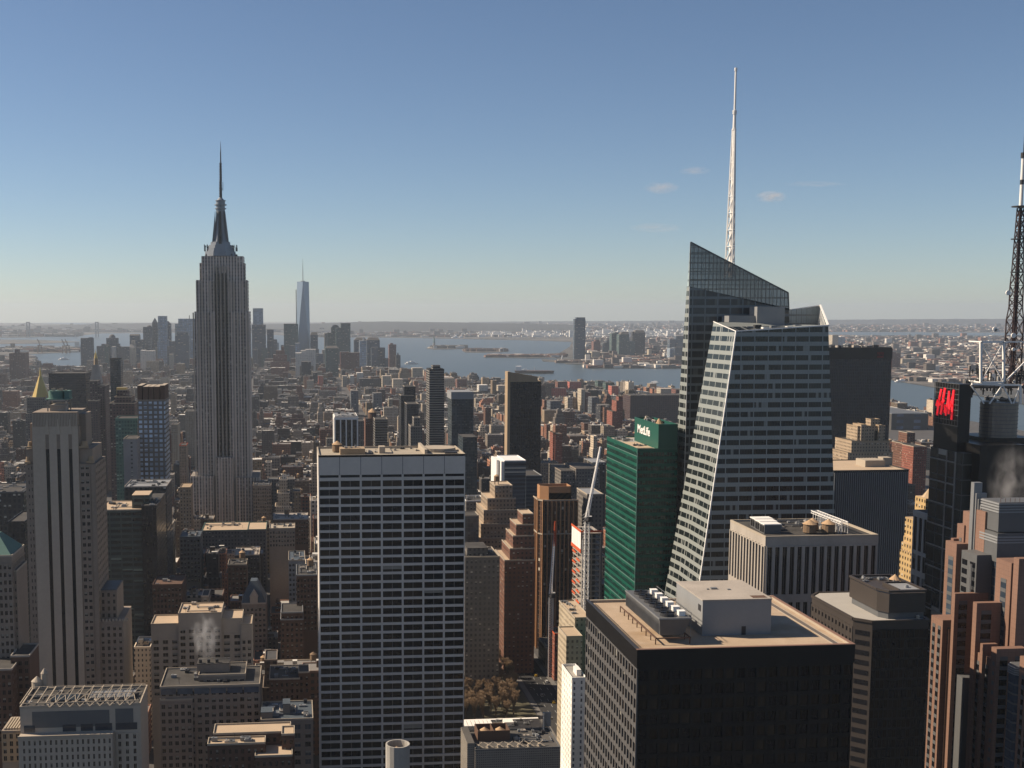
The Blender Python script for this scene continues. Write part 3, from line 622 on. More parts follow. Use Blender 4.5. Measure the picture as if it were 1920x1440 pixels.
m = MB(); a_, b_, c_, d_ = [Vector(v) for v in (Pm, Rm, Rg, Pg)]; o_ = Vector((-.15, 0, 0)); m.hull([a_+o_, b_+o_, c_+o_, d_+o_, a_, b_, c_, d_], [(0, 1, 2, 3), (7, 6, 5, 4), (0, 4, 5, 1), (3, 2, 6, 7)]); m.build('east_facade', 'boa', r)  # paler skin over the rear body, its sunlit east side put into colour
m = MB(); t = .5
Qd = lerpz(Q, Qg, Z1-15)
for a, b, c, d in ((Pm, P, Q, Qd),):
    m.hull([a, d, c, b, (a[0], a[1]+t, a[2]), (d[0], d[1]+t, d[2]), (c[0], c[1]+t, c[2]), (b[0], b[1]+t, b[2])], [(0, 1, 2, 3), (7, 6, 5, 4), (0, 4, 5, 1), (3, 2, 6, 7), (0, 3, 7, 4), (1, 5, 6, 2)])
m.hull([Pm, P, Rt, Rm], [(0, 1, 2, 3)])
m.build('glass_crown', 'screen', r)
m = MB(); m.bar(P, Q, .7); m.bar(Q, Qd, .5); m.bar(P, Pm, .5)
for k in range(1, 22):
    z = Z1+k*2.9-4
    x1 = P[0]+(Q[0]-P[0])*max(0, min(1, (P[2]-z)/(P[2]-Q[2])))
    if z > Q[2]-16 and z < P[2]: m.bar((P[0], Y2-.1, z), (x1 if z > Q[2] else Q[0], Y2-.1, z), .28)
for k in range(1, 26):
    t = k/26; x = P[0]+(Q[0]-P[0])*t; m.bar((x, Y2-.1, P[2]+(Q[2]-P[2])*t), (x, Y2-.1, Pm[2]+(Qd[2]-Pm[2])*t), .2)
m.build('crown_frame', 'mgrey', r)
m = MB(); m.bar(Ct, Dt, .55); m.bar(Ct, Lt, .4); m.bar(Ct, Cl, .5); m.bar(P, Pg, .3); m.build('edge_trim', 'white', r)
S1 = atY(1478, 581, 646); S2 = atY(1538, 572.5, 646); S3 = (Dt[0], Dt[1], Dt[2]); zb = Dt[2]-3
m = MB(); m.hull([(S1[0], 646, zb), (S2[0], 646, zb), S2, S1, (S1[0], 646.5, zb), (S2[0], 646.5, zb), (S2[0], 646.5, S2[2]), (S1[0], 646.5, S1[2])], [(0, 1, 2, 3), (7, 6, 5, 4), (3, 2, 6, 7)])
m.hull([(S2[0], 646, zb), (S3[0], 591, zb), S3, S2], [(0, 1, 2, 3)]); m.build('west_screen', 'screen', r)
m = MB(); m.bar(S1, S2, .5); m.bar(S2, S3, .8); a = Vector(S2); b = Vector(S3)
for k in range(7):
    p = a.lerp(b, k/7); q = a.lerp(b, (k+1)/7); m.bar(p, (p[0]-1, p[1], zb), .3); m.bar(q, (p[0]-1, p[1], zb), .25)
m.build('west_frame', 'white', r)
m = MB()
for a, b, c, yy in ((1367, 1420, 592, 632), (1420, 1472, 575, 630)):
    p = atY(a, c, yy); q = atY(b, c, yy); m.box(p[0], q[0], yy, yy+11, Dt[2]-9, p[2])
m.build('plant_room', 'lgrey', r)
for k in range(9):
    q = MB(); p = atY(1386+k*15, 618, 606+(k % 3)*4); h = .8+(k*7 % 5)*.35; q.box(p[0], p[0]+3.4, p[1], p[1]+3, Dt[2]-6, Dt[2]+h-2.2); q.build('air_handler', ('white', 'steel', 'dark')[k % 3], r)
sx = atY(1370, 490, 668); top = ZZ(1371, 130, 668); sp = MB(); tube = MB(); sy = 668
zs = [ZZ(1370, y, 668) for y in (520, 490, 462, 431, 399, 368, 336, 305, 274, 242)]
def wd(z): return 3.1-(z-zs[0])/(zs[-1]-zs[0])*2.1
for a, b in zip(zs, zs[1:]):
    for k in range(3):
        t0 = 2*pi*k/3+.5; t1 = 2*pi*(k+1)/3+.5
        p = (sx[0]+wd(a)*cos(t0), sy+wd(a)*sin(t0), a); q = (sx[0]+wd(b)*cos(t0), sy+wd(b)*sin(t0), b); p2 = (sx[0]+wd(a)*cos(t1), sy+wd(a)*sin(t1), a); q2 = (sx[0]+wd(b)*cos(t1), sy+wd(b)*sin(t1), b)
        sp.bar(p, q, .6, 0, 6); sp.bar(p, q2, .4); sp.bar(q, q2, .45)
tube.cyl(sx[0], sy, 1.25, .9, zs[0], zs[-1], 12); tube.cyl(sx[0], sy, .95, .8, zs[-1], ZZ(1371, 208, 668), 12); tube.cyl(sx[0], sy, .62, .55, ZZ(1371, 208, 668), top, 12)
for y in (242, 208, 212, 131, 128): tube.cyl(sx[0], sy, 1.2 if y > 150 else .8, 1.2 if y > 150 else .8, ZZ(1371, y, 668)-.5, ZZ(1371, y, 668)+.3, 12)
s_ = tube.build('spire', 'white', r); sp.build('spire_lattice', 'white', s_)
reg(1255, 1565, 605, 590, 1110, (185, 300, 580, 700)); reg(1290, 1480, 500, 645, 600)
# ---- green glass office tower
win('greenglass', (.012, .125, .085), (.005, .022, .019), 1.5, 3.9, .86, .58, .4, roof=(.45, .4, .33), blind=(.013, .10, .07), wr=.35, grough=.15)
r = thing('green_office_tower', 'emerald green glass office tower with white lettering on its upper block', 'office building', (187.09, 640.01, 0))
Z = 187.9; m = MB(); m.box(187.09, 209.50, 640.01, 705.02, 0, Z); m.build('wall', WM['greenglass'], r)
zu = ZZ(1234, 799, 640.54); m = MB(); m.box(198.72, 209.50, 640.54, 687.05, Z, zu); u = m.build('upper_block', 'greenwall', r)
m = MB(); parapet(m, 186.98, 209.60, 639.91, 705.12, Z-.2, .9, .4); parapet(m, 198.61, 209.60, 640.44, 687.16, zu, 1, .4); m.build('parapet', 'greenwall', r)
m = MB()
for k in range(24): m.box(186.82, 187.09, 639.80, 705.02, Z-7.8*k-3.9, Z-7.8*k-3.6)
m.box(186.77, 187.19, 639.70, 640.12, 0, Z); m.build('bright_ledge', 'copper', r)
a = atX(1199, 803, 198.72); b = atX(1219, 809, 198.72)
text('MetLife', u, 'white', (198.61, a[1]+3.5, (a[2]+b[2])/2-2.6), (R(90), 0, R(-90)), 6.6, .15, 'lettering', (a[1]-b[1]+5)/21.)
m = MB(); m.box(188.67, 197.66, 646.88, 676.48, Z+.05, Z+.3); m.build('roof', 'gravel', r)
clutter(r, 190.26, 197.66, 653.23, 665.91, Z+.2, 4, .8, 4); clutter(r, 189.20, 197.66, 682.82, 699.73, Z+.2, 6, 1.2, 14); clutter(r, 200.83, 206.11, 646.88, 682.82, zu, 7, 1.3, 24)
m = MB(); m.cyl(203.47, 655.34, 2.6, .1, zu, zu+3, 12); m.build('tank_roof', 'cone', r)
reg(1138, 1272, 835, 640.54, 1100, (184.97, 216.68, 634.20, 708.19))
# ---- broadcast tower with sign, drum and mast
r = thing('broadcast_tower', 'dark glass tower carrying a red lettered sign, steel drum, white trusses and antenna', 'skyscraper', (345, 560, 0))
win('dimglass', (.16, .165, .16), (.025, .03, .028), 9., 8., .94, .93, .05, roof=(.1, .1, .1), grough=.25)
win('mottle', (.07, .08, .07), (.02, .028, .025), 3.2, 2.6, .95, .93, .42, roof=(.1, .1, .1), blind=(.13, .14, .12), grough=.3)  # random paler panes: mottled reflections put into the glass colour
zt = 190
m = MB(); m.box(345, 372, 590, 622, 0, zt); m.build('east_wing', WM['dimglass'], r)
m = MB(); m.box(350, 375, 583, 620, 0, zt+5); m.build('core', 'black', r)
m = MB()
for k in range(14): m.box(344.6, 345, 597, 622, zt-6-k*11.8, zt-5.3-k*11.8)
for y in (605, 596.5): m.box(344.5, 345, y-.35, y+.35, 20, zt)
m.build('pale_mullion', 'conc', r)
m = MB(); m.box(364, 420, 590, 640, 0, ZZ(1880, 842, 590)); m.build('west_wing', WM['mottle'], r)
z0, z1 = 203.5, 225.5
m = MB(); m.box(345.5, 352, 597, 620.5, 189, z1); m.build('sign_frame', 'black', r)
m = MB()
for k in range(9): m.box(345, 345.5, 596.6, 621, z0+k*(z1-z0)/8-.12, z0+k*(z1-z0)/8+.12)
for k in range(10): m.box(345.1, 345.4, 596.8+k*2.67, 596.95+k*2.67, z0, z1)
sg = m.build('sign_lattice', 'mgrey', r)
m = MB()
def ss(p, q, w, d=0):   # stroke on the sign, p and q in 0..1 across and up
    f = lambda t: (344.6-d, 618.6-t[0]*19, z0+2+t[1]*19)
    w *= .86; a, b = f(p), f(q); dy, dz = b[1]-a[1], b[2]-a[2]; L = math.hypot(dy, dz); ny, nz = -dz/L*w/2, dy/L*w/2; x = 344.6-d; ey, ez = dy/L*w*.3, dz/L*w*.3
    P_ = [(a[1]+ny-ey, a[2]+nz-ez), (a[1]-ny-ey, a[2]-nz-ez), (b[1]-ny+ey, b[2]-nz+ez), (b[1]+ny+ey, b[2]+nz+ez)]
    m.add([(x, u, v) for u, v in P_]+[(x+.5, u, v) for u, v in P_], [(0, 1, 2, 3), (7, 6, 5, 4), (0, 4, 5, 1), (1, 5, 6, 2), (2, 6, 7, 3), (3, 7, 4, 0)])
def poly(L, w, d=0):
    for a, b in zip(L, L[1:]): ss(a, b, w, d)
poly([(.27, .84), (.2, .62), (.12, .2), (.10, .14)], 1.7); poly([(.46, .88), (.40, .62), (.30, .18)], 1.9)
poly([(.07, .40), (.12, .52), (.22, .44), (.36, .50), (.42, .56)], 2.1, .05)
poly([(.50, .34), (.53, .40), (.50, .43), (.47, .38), (.55, .26), (.49, .22), (.47, .28), (.56, .34)], .75)
poly([(.56, .16), (.61, .42), (.685, .82)], 1.2); poly([(.685, .82), (.71, .22)], 1.6, .04); poly([(.71, .22), (.80, .5), (.92, .86)], 1.1, .02); poly([(.92, .86), (.885, .45), (.87, .08)], 1.7, .06)
lt = m.build('lettering', 'red', sg); bb = M['red'].node_tree.nodes['Principled BSDF']; bb.inputs['Emission Color'].default_value = (1, .02, .04, 1); bb.inputs['Emission Strength'].default_value = .22
cx, cyy = XX(1872, 790, 606), 606; zc = ZZ(1872, 822, 596); zd = ZZ(1872, 756, 596)
m = MB(); m.cyl(cx, cyy, 9.2, 9.2, zc, zd, 32)
d_ = m.build('drum', srf('brushed bronze drum', (.30, .265, .23), .4, .3, .4, metal=.35), r)
m = MB()
for k in range(9): m.cyl(cx, cyy, 9.4, 9.4, zc+1+k*2, zc+1.3+k*2, 32)
m.build('drum_ring', 'mgrey', d_)
m = MB(); m.box(cx-12, cx+15, 597, 625, zc-8, zc); m.build('drum_base', 'black', r)
m = MB()
def fr(a, b, c, d, Y, w=1.1):
    p = [atY(a, c, Y), atY(b, c, Y), atY(b, d, Y), atY(a, d, Y)]
    for i in range(4): m.bar(p[i], p[(i+1) % 4], w)
    return p
p = fr(1839, 1882, 641, 717, 596); m.bar(p[0], p[2], .5); m.bar(p[1], p[3], .35)
p2 = fr(1839, 1882, 641, 717, 612, .6) and [atY(1839, 641, 612), atY(1882, 641, 612)]
m.bar(p[0], (p[0][0]+3, 612, p[0][2]), .6); m.bar(p[3], (p[3][0]+3, 612, p[3][2]), .6)
q = [atY(x, y, 596) for x, y in ((1822, 720), (1913, 722), (1913, 757), (1880, 722), (1897, 757), (1855, 757))]
m.bar(q[0], q[1], .9); m.bar(q[1], q[2], 1.); m.bar(q[3], q[4], .6); m.bar(q[3], q[5], .6); m.bar(atY(1884, 641, 596), atY(1925, 641, 596), .7); m.bar(atY(1888, 712, 596), atY(1925, 675, 596), .6)
m.bar(atY(1820, 722, 596), atY(1845, 757, 596), .5); m.bar(atY(1913, 722, 596), atY(1900, 757, 596), .5)
m.build('roof_truss', 'white', r)
m = MB(); mx0 = XX(1903, 600, 612)
zl = [ZZ(1900, y, 612) for y in (722, 690, 660, 630, 600, 575, 560, 535, 511, 490, 470, 449, 430, 410, 390)]
def mw(z): return 3.0 if z < zl[5] else (2.3 if z < zl[8] else 2.0-(z-zl[8])/(zl[-1]-zl[8])*.8)
for a, b in zip(zl, zl[1:]):
    for k in range(4):
        c4 = ((-1, -1), (1, -1), (1, 1), (-1, 1)); u_, v_ = c4[k], c4[(k+1) % 4]; wa, wb = mw(a), mw(b)
        A = (mx0+u_[0]*wa, 612+u_[1]*wa, a); B = (mx0+u_[0]*wb, 612+u_[1]*wb, b); C_ = (mx0+v_[0]*wb, 612+v_[1]*wb, b); D_ = (mx0+v_[0]*wa, 612+v_[1]*wa, a)
        m.bar(A, B, .5); m.bar(A, C_, .26); m.bar(D_, B, .26); m.bar(B, C_, .3)
    m.box(mx0-.45, mx0+.45, 611.6, 612.5, a, b)
mast = m.build('mast', srf('dark red-brown mast', (.06, .035, .035), .6, .3), r)
m = MB()
for y, rr_ in ((388, 4.5), (449, 4), (511, 3.4)): m.cyl(mx0, 612, rr_, rr_, ZZ(1905, y, 612), ZZ(1905, y, 612)+.5, 16)
m.build('mast_platform', 'dark', mast)
m = MB(); m.cyl(mx0, 612, .95, .85, zl[-1], ZZ(1914, 295, 612), 14); m.build('mast_tube', 'white', mast)
m = MB(); m.cyl(mx0, 612, 1.0, 1.0, ZZ(1914, 346, 612), ZZ(1914, 337, 612), 14); m.cyl(mx0, 612, 1.3, 1.3, ZZ(1914, 296, 612), ZZ(1914, 286, 612), 14); m.cyl(mx0, 612, .25, .1, ZZ(1914, 286, 612), ZZ(1914, 240, 612), 8); m.build('mast_band', 'dark', mast)
for px, py, rr_ in ((1891, 549, 1.3), (1866, 617, 1.2), (1901, 629, 1.3), (1870, 734, 2.6), (1901, 655, .9), (1903, 716, 1.0), (1868, 620, .8)):
    p = atY(px, py, 607); q = MB(); n = 14
    vs = [(p[0]+rr_*cos(2*pi*i/n), p[1], p[2]+rr_*sin(2*pi*i/n)) for i in range(n)]; vs += [(x, p[1]+.7, z) for x, y, z in vs]
    q.add(vs, [tuple(range(n)), tuple(range(n, 2*n))[::-1]]+[(i, n+i, n+(i+1) % n, (i+1) % n) for i in range(n)]); q.box(p[0], p[0]+2.5, p[1]+.5, p[1]+.9, p[2]-.2, p[2]+.2); q.build('dish_antenna', 'white', r)
clutter(r, 356, 366, 598, 616, 225, 5, 1.5, 6); clutter(r, cx-8, cx+9, 600, 618, zd, 6, 1.4, 16)
m = MB(); rr = random.Random(91)
for k in range(70):
    p = atY(rr.uniform(1815, 1925), rr.uniform(716, 735) if rr.random() < .5 else rr.uniform(690, 712), rr.uniform(598, 618)); hh = rr.uniform(.8, 3.4); m.box(p[0]-.25, p[0]+.25, p[1], p[1]+.5, p[2]-hh, p[2]+hh)
    if rr.random() < .4: m.box(p[0]-.9, p[0]+.9, p[1], p[1]+.3, p[2], p[2]+.4)
m.box(XX(1812, 720, 600), XX(1925, 720, 600), 598, 620, ZZ(1860, 724, 600)-1, ZZ(1860, 724, 600)); m.build('antenna_array', 'dark', r)
reg(1738, 1925, 715, 590, 990, (343, 425, 580, 645))
# ---- white gridded building and yellow deco neighbour
r = thing('gridded_building', 'cream stone building with tall paired bays between the striped slab and the pink tower', 'office building', (353, 624, 0))
ya, yb = 624, 651; m = MB(); m.box(353, 380, ya, yb, 0, 149.5); m.build('wall', 'conc', r)
facade(r, 'E', ya-.5, yb, 127, 147.5, 353, 5, 1, 1.9, 1.2, .5, 'trav', ('gwarm', 'gdark'), 0, fname='upper_frame')
facade(r, 'E', ya-.5, yb, 127-12.3*4, 127, 353, 5, 4, 1.9, 3.2, .5, 'trav', ('gwarm', 'gdark'), .3, fname='lower_frame')
facade(r, 'N', 353, 380, 127, 147.5, ya, 5, 1, 2.2, 1.2, .5, 'limed', ('gdark',), 0, fname='north_frame')
m = MB(); m.box(352.4, 380.4, ya-.6, yb+.3, 147.5, 150.4); m.box(353.5, 379.5, ya+.5, yb-.5, 150.4, 150.5, 1); m.build('cornice', ['trav', 'tar'], r)
reg(1715, 1797, 957, 624, 1100, (350, 382, 620, 655))
win('deco', (.66, .46, .22), (.05, .04, .03), 3.0, 3.6, .45, .5, .2, roof=(.4, .3, .2))
r = thing('deco_tower', 'narrow yellow brick stepped tower squeezed beside the charcoal striped slab', 'building', (362, 668, 0))
m = MB()
for pl, pr, py, X in ((1697, 1716, 975, 366), (1694, 1716, 1012, 364.5), (1690, 1716, 1025, 363), (1687, 1716, 1041, 362)): eblk(m, X, pl, pr, py, 26)
m.build('wall', WM['deco'], r); reg(1687, 1716, 975, 668, 1095, (360, 392, 660, 712))
m = MB(); a, b, z = eblk(m, 366, 1716, 1736, 935, 10, 0, 120); m.cyl(371, (a+b)/2, 4, .2, z, z+5, 8); m.build('turret', WM['deco'], r)
# ---- white slab beside the avenue
r = thing('white_slab', 'narrow white apartment slab standing left of the black granite tower', 'apartment building', (147, 620, 0))
win('whiteslab', (1.2, 1.17, 1.1), (.10, .11, .13), 3.9, 3.3, .24, .55, .2, roof=(.3, .28, .25), blind=(.5, .5, .5))
m = MB(); m.box(147.6, 155.4, 620, 645, 0, 66); m.build('wall', WM['whiteslab'], r); m = MB(); parapet(m, 147.5, 155.5, 619.9, 645.1, 66, 1.2, .4); m.build('parapet', 'white', r)
m = MB(); m.box(151.5, 154, 626, 634, 66, 69.5); m.build('bulkhead', 'white', r)
reg(1050, 1098, 1250, 620, 1440, (145, 158, 618, 647))
# ---- broad office slab in the middle
r = thing('office_slab', 'broad pale travertine slab with wide dark ribbon windows in the centre foreground', 'skyscraper', (11.6, 591, 0))
X0, X1, Y0, Y1, Z = 11.6, 84.7, 591, 628, 191.6
m = MB(); m.box(X0, X1, Y0, Y1, 0, Z); m.build('wall', 'trav', r)
m = MB(); m.box(X0-.05, X1+.05, Y0-.42, Y0-.02, 182.7, Z+.9); g_ = MB()
for k in range(1, 7): x = X0+k*(X1-X0)/7; g_.box(x-.14, x+.14, Y0-.44, Y0-.4, 182.8, Z+.8)
c_ = m.build('blank_band', 'trav', r); g_.build('joint', 'mgrey', c_)
m = MB(); m.box(X0+.6, X1-.6, Y0-.06, Y0+.1, 181.4, 182.8); m.build('slot_window', 'gdark', r)
zf = 180.4; fl = 4.32
facade(r, 'N', X0, X1, zf-fl*37, zf, Y0, 7, 37, 1.0, 1.3, .42, 'trav', ('gdark', 'gdark', 'gwarm', 'gbrown'), .02, zvis=20)
m = MB(); m.box(X0, X1, Y0-.42, Y0, zf-.01, 181.4); 
for k in range(8): x = X0+k*(X1-X0)/7; m.box(max(X0, x-.52), min(X1, x+.52), Y0-.42, Y0, 181.4, 182.8)
m.build('spandrel', 'trav', r)
m = MB(); parapet(m, X0-.05, X1+.05, Y0-.42, Y1, Z, 1.1, .6); m.build('parapet', 'beige', r)
m = MB(); m.box(X0+.6, X1-.6, Y0+.2, Y1-.6, Z, Z+.15); m.build('roof', srf('pale ballast', (.5, .44, .35), .95, .25, .2), r)
m = MB(); m.box(X0+11, X0+23.5, Y0+6, Y0+16, Z, Z+3.4); m.build('bulkhead', 'tan', r)
m = MB(); m.box(X0+31, X0+34, Y0+12, Y0+18, Z, Z+3.6); m.build('bulkhead', 'beige', r)
m = MB(); m.box(X1-20, X1-18.6, Y0+3, Y1-2, Z, Z+3); m.cyl(X1-11, Y0+22, 9, 9, Z, Z+2, 28); m.box(X1-9, X1-3, Y0+8, Y0+30, Z, Z+.9, 1); m.build('plant_enclosure', ['beige', 'dark'], r)
watertank(r, X0+10, Y0+20, Z, 2.6, 3.6, .6); clutter(r, X0+24, X0+30, Y0+8, Y0+24, Z, 4, .9, 7); clutter(r, X0+12, X0+22, Y0+7, Y0+14, Z+3.4, 3, .7, 9); clutter(r, X0+36, X1-21, Y0+15, Y0+34, Z, 4, .8, 17)
reg(596, 872, 838, 591, 1440, (5, 90, 585, 632))
# ---- round stone tank house
r = thing('tank_house', 'round white stone enclosure holding a conical water tank, in front of the broad slab', 'rooftop tower', (33.5, 392, 0))
m = MB(); n = 16; cx, cyy = 33.7, 392; zt = ZZ(748, 1440, 388)+9.5
zt = 118
for i in range(n):
    a, b = 2*pi*i/n, 2*pi*(i+1)/n
    P4 = [(cx+rr_*cos(t), cyy+rr_*sin(t)) for t, rr_ in ((a, 4.1), (b, 4.1), (b, 3.6), (a, 3.6))]; m.prism(P4, zt-30, zt)
m.build('stone_ring', srf('weathered white stone', (.55, .52, .47), .85, .3, .3), r)
m = MB(); m.cyl(cx, cyy, 3.6, 3.6, zt-30, zt-5, 16); m.build('well_floor', 'dark', r)
m = MB(); m.cyl(cx-.3, cyy-.5, 2.3, 2.3, zt-5, zt-2.2, 14); t_ = m.build('water_tank', 'wood', r)
m = MB(); m.cyl(cx-.3, cyy-.5, 2.5, .05, zt-2.2, zt-.8, 14); m.build('tank_roof', 'cone', t_)
reg(722, 775, 1397, 388, 1440, (26, 41, 384, 400))
# ---- tall limestone tower with black stripes (left)
Y = 635
r = thing('limestone_tower', 'tall grey limestone tower with three black vertical stripes at left', 'skyscraper', (-138, Y, 0))
xa, xb = XX(47, 850, Y), XX(178, 850, Y); z_top = ZZ(100, 800, Y)
def px2(px): return XX(px, 900, Y)
m = MB(); zc = ZZ(60, 828, Y)
m.box(xa, xb, Y, Y+34, 0, zc-12); m.box(px2(50), px2(174), Y+1, Y+32, zc-12, zc-4); m.box(px2(62), px2(150), Y-.2, Y+30, zc-4, z_top)
m.box(px2(64), px2(148), Y-.5, Y+28, z_top, ZZ(100, 773, Y)); m.box(px2(146), px2(160), Y+6, Y+24, zc-4, ZZ(150, 776, Y+6)); m.box(px2(55), px2(66), Y+6, Y+24, zc-4, ZZ(60, 776, Y+6)-5)
m.build('wall', 'limed', r)
zs0 = 0
m = MB()
for s_ in (90, 111, 133): m.box(px2(s_)-.9+.3, px2(s_)+.9+.3, Y-.12, Y+.1, 0, ZZ(100, 814, Y))
m.build('stripe_window', 'gdark', r)
m = MB(); ed = [px2(63.5)]+[v for s_ in (90, 111, 133) for v in (px2(s_)-.6, px2(s_)+1.2)]+[px2(149)]
for a, b in zip(ed[::2], ed[1::2]): m.box(a, b, Y-.55, Y, 0, z_top+.2)
for s_ in (90, 111, 133): 
    c = px2(s_)+.3; m.add([(c-.9, Y-.55, z_top-4), (c+.9, Y-.55, z_top-4), (c+.9, Y-.55, z_top+.2), (c-.9, Y-.55, z_top+.2), (c-.9, Y, z_top-4), (c+.9, Y, z_top-4), (c+.9, Y, z_top+.2), (c-.9, Y, z_top+.2)], [(0, 1, 2, 3), (0, 4, 5, 1), (0, 3, 7, 4), (1, 5, 6, 2)])
    m.prism([(c-1.3, Y-.9), (c+1.3, Y-.9), (c+1.3, Y-.4), (c-1.3, Y-.4)], z_top-4, z_top+4, 0, [(c-.1, Y-.9), (c+.1, Y-.9), (c+.1, Y-.4), (c-.1, Y-.4)])
m.build('pier', 'lime', r)
m = MB()
for i in range(30):
    x = px2(65)+i*(px2(147)-px2(65))/29; m.box(x-.22, x+.22, Y-.8, Y-.4, z_top+.3, ZZ(100, 775, Y))
m.build('fluted_crown', 'lime', r)
for a, b in ((51.5, 63.4), (149.2, 172)):
    w_ = px2(a), px2(b)
    facade(r, 'N', w_[0]+(0 if a < 60 else .3), w_[1] if a < 60 else w_[0]+5.5, zc-12-3.72*36, zc-12, Y, 2, 36, 1.0, 1.9, .3, 'limed', ('gdark', 'gdark', 'gdark'), .45, zvis=55, fname='corner_wall', endp=1.2)
m = MB(); m.box(px2(150)+5.8, xb, Y-.3, Y, 0, zc-12); m.box(xa, px2(51.5), Y-.3, Y, 0, zc-12); m.build('corner_pier', 'limed', r)
m = MB()
for a, b, z in ((px2(47), px2(58), zc-11.5), (px2(163), px2(178), zc-11.5), (px2(52), px2(62), zc-3.6), (px2(150), px2(168), zc-3.6)):
    m.box(a, b, Y-.4, Y+.6, z, z+1); m.cyl((a+b)/2, Y+1.5, (b-a)*.45, (b-a)*.3, z, z+3.5, 10)
m.build('crown_ornament', 'tan', r)
facade(r, 'W', Y, Y+34, zc-12-3.72*36, zc-12, xb, 7, 36, 2.4, 2.0, .2, 'limed', ('gdark',), .3, zvis=90, fname='west_wall')
zt = ZZ(100, 773, Y); x = px2(88)
m = MB(); 
for a in (0, 9.5):
    for b in (6, 18): m.box(x+a, x+a+.6, Y+b, Y+b+.6, zt, zt+6)
for b in (6, 18): m.box(x, x+10, Y+b, Y+b+.6, zt+3, zt+3.5); m.box(x-.3, x+10.6, Y+b, Y+b+.6, zt+5.4, zt+6)
m.box(x+1, x+9, Y+8, Y+17, zt-.1, zt+3.2); m.build('tank_platform', 'conc', r)
m = MB(); m.box(x-1, x+11, Y+6, Y+19, zt+6, zt+6.4); m.cyl(x+4, Y+12, 4.2, 4.2, zt+6.4, zt+10.5, 18); m.box(x+8.4, x+11, Y+9, Y+16, zt+6.4, zt+10.5); m.build('roof_tank', 'copper', r)
for k in range(7): q = MB(); q.box(x+k*1.4, x+k*1.4+.9, Y+8+(k*3 % 5), Y+9+(k*3 % 5), zt+10.5, zt+11.2+(k % 3)*.4); q.build('vent', 'beige', r)
Z1_ = ZZ(200, 1107, Y+6); m = MB(); m.box(px2(178), XX(219, 1110, Y+6), Y+6, Y+30, 0, Z1_); m.build('setback_wing', 'limed', r)
facade(r, 'N', px2(179), XX(219, 1110, Y+6), Z1_-3.8*8, Z1_-.5, Y+6, 3, 8, 1.7, 1.6, .3, 'limed', ('gdark', 'gwarm'), .3, fname='wing_wall')
m = MB(); m.box(px2(180), XX(218, 1110, Y+6)-.5, Y+6.5, Y+29, Z1_, Z1_+.3); m.build('wing_roof', 'slate', r)
Z2_ = ZZ(200, 1165, Y+1); m = MB(); m.box(px2(178), XX(231, 1170, Y+1), Y+1, Y+34, 0, Z2_); m.build('lower_wing', 'limed', r)
facade(r, 'N', px2(178)+.4, XX(231, 1170, Y+1), Z2_-3.72*18, Z2_-2, Y+1, 4, 18, 1.7, 1.6, .3, 'limed', ('gdark', 'gwarm'), .25, zvis=40, fname='lower_wing_wall')
m = MB(); 
for k in range(9): a = px2(178)+k*1.75; m.box(a, a+.9, Y+.6, Y+1.4, Z2_, Z2_+1.3)
m.build('cresting', 'beige', r)
reg(46, 240, 775, Y, 1305, (-142, -75, 630, 672))
# ---- the great art deco tower with mooring mast
Y = 1290
win('artdeco', (.62, .53, .46), (.035, .035, .04), 3.05, 3.65, .5, .5, .12, roof=(.2, .18, .16), spand=(.22, .195, .18), wr=.8)
r = thing('spired_skyscraper', 'tall grey limestone art deco skyscraper with stepped crown, metal mast and antenna', 'skyscraper', (XX(365, 700, Y), Y, 0))
def eb(mb, a, b, y, dy=0, dep=40, z0=0, mi=0): mb.box(XX(a, y, Y+dy), XX(b, y, Y+dy), Y+dy, Y+dy+dep, z0, ZZ(a, y, Y+dy), mi)
m = MB()
eb(m, 377.5, 456, 480, 3, 34); eb(m, 374, 459, 493, 5, 28); eb(m, 367.5, 402, 525, 0, 40); eb(m, 430, 463.5, 525, 0, 40); eb(m, 402, 430, 517, 1.5, 40)
eb(m, 364.5, 402.5, 584, -1.6, 44); eb(m, 430.5, 467.5, 584, -1.6, 44)
m.build('shaft', WM['artdeco'], r)
m = MB(); eb(m, 357, 401, 893, -6, 60); eb(m, 442, 486, 896, -6, 60); eb(m, 405, 437, 858, -8, 50); eb(m, 486, 494, 912, -3, 50); m.build('lower_shaft', WM['artdeco'], r)
def ph(a, y0, y1, w_, dy, mb): x = XX(a, (y0+y1)/2, Y+dy); mb.box(x-w_/2, x+w_/2, Y+dy-.9, Y+dy, ZZ(a, y1, Y+dy), ZZ(a, y0, Y+dy))
m = MB()
for a in (365.8, 375, 384, 393, 401.5, 431.5, 440, 449, 458, 466.4): ph(a, 586, 975, 1.3, -1.6, m)
for a in (368.8, 378, 393, 401, 431, 438, 453, 462): ph(a, 527, 584, 1.2, 0, m)
for a in (409, 416, 423): ph(a, 500, 860, 1., 1.5, m)
for a in (358, 369, 381, 391, 400, 444, 455, 466, 477, 485): ph(a, 895, 985, 1.3, -6, m)
for a in (406, 414, 421, 429, 436): ph(a, 860, 985, 1.2, -8, m)
m.build('pier', 'lime', r)
m = MB()
for a in (406.5, 413, 419.5, 426): ph(a, 512, 858, 1.1, 1.3, m)
m.build('window_column', 'gdark', r)
m = MB()
for a in (404, 414.5, 424.5): x = XX(a, 500, Y+2.5); m.box(x-.9, x+.9, Y+2, Y+2.6, ZZ(a, 506, Y+2.5), ZZ(a, 498, Y+2.5)); m.cyl(x, Y+2.3, .9, .1, ZZ(a, 498, Y+2.5), ZZ(a, 495.5, Y+2.5), 6)
m.build('crown_ornament', 'conc', r)
m = MB()
def rings(lst, mb, n=8, mi=0):
    for a, b, c, d in lst: x = XX(413.5, c, Y+18); mb.cyl(x, Y+18, a, b, ZZ(413, d, Y+18), ZZ(413, c, Y+18), n, mi)
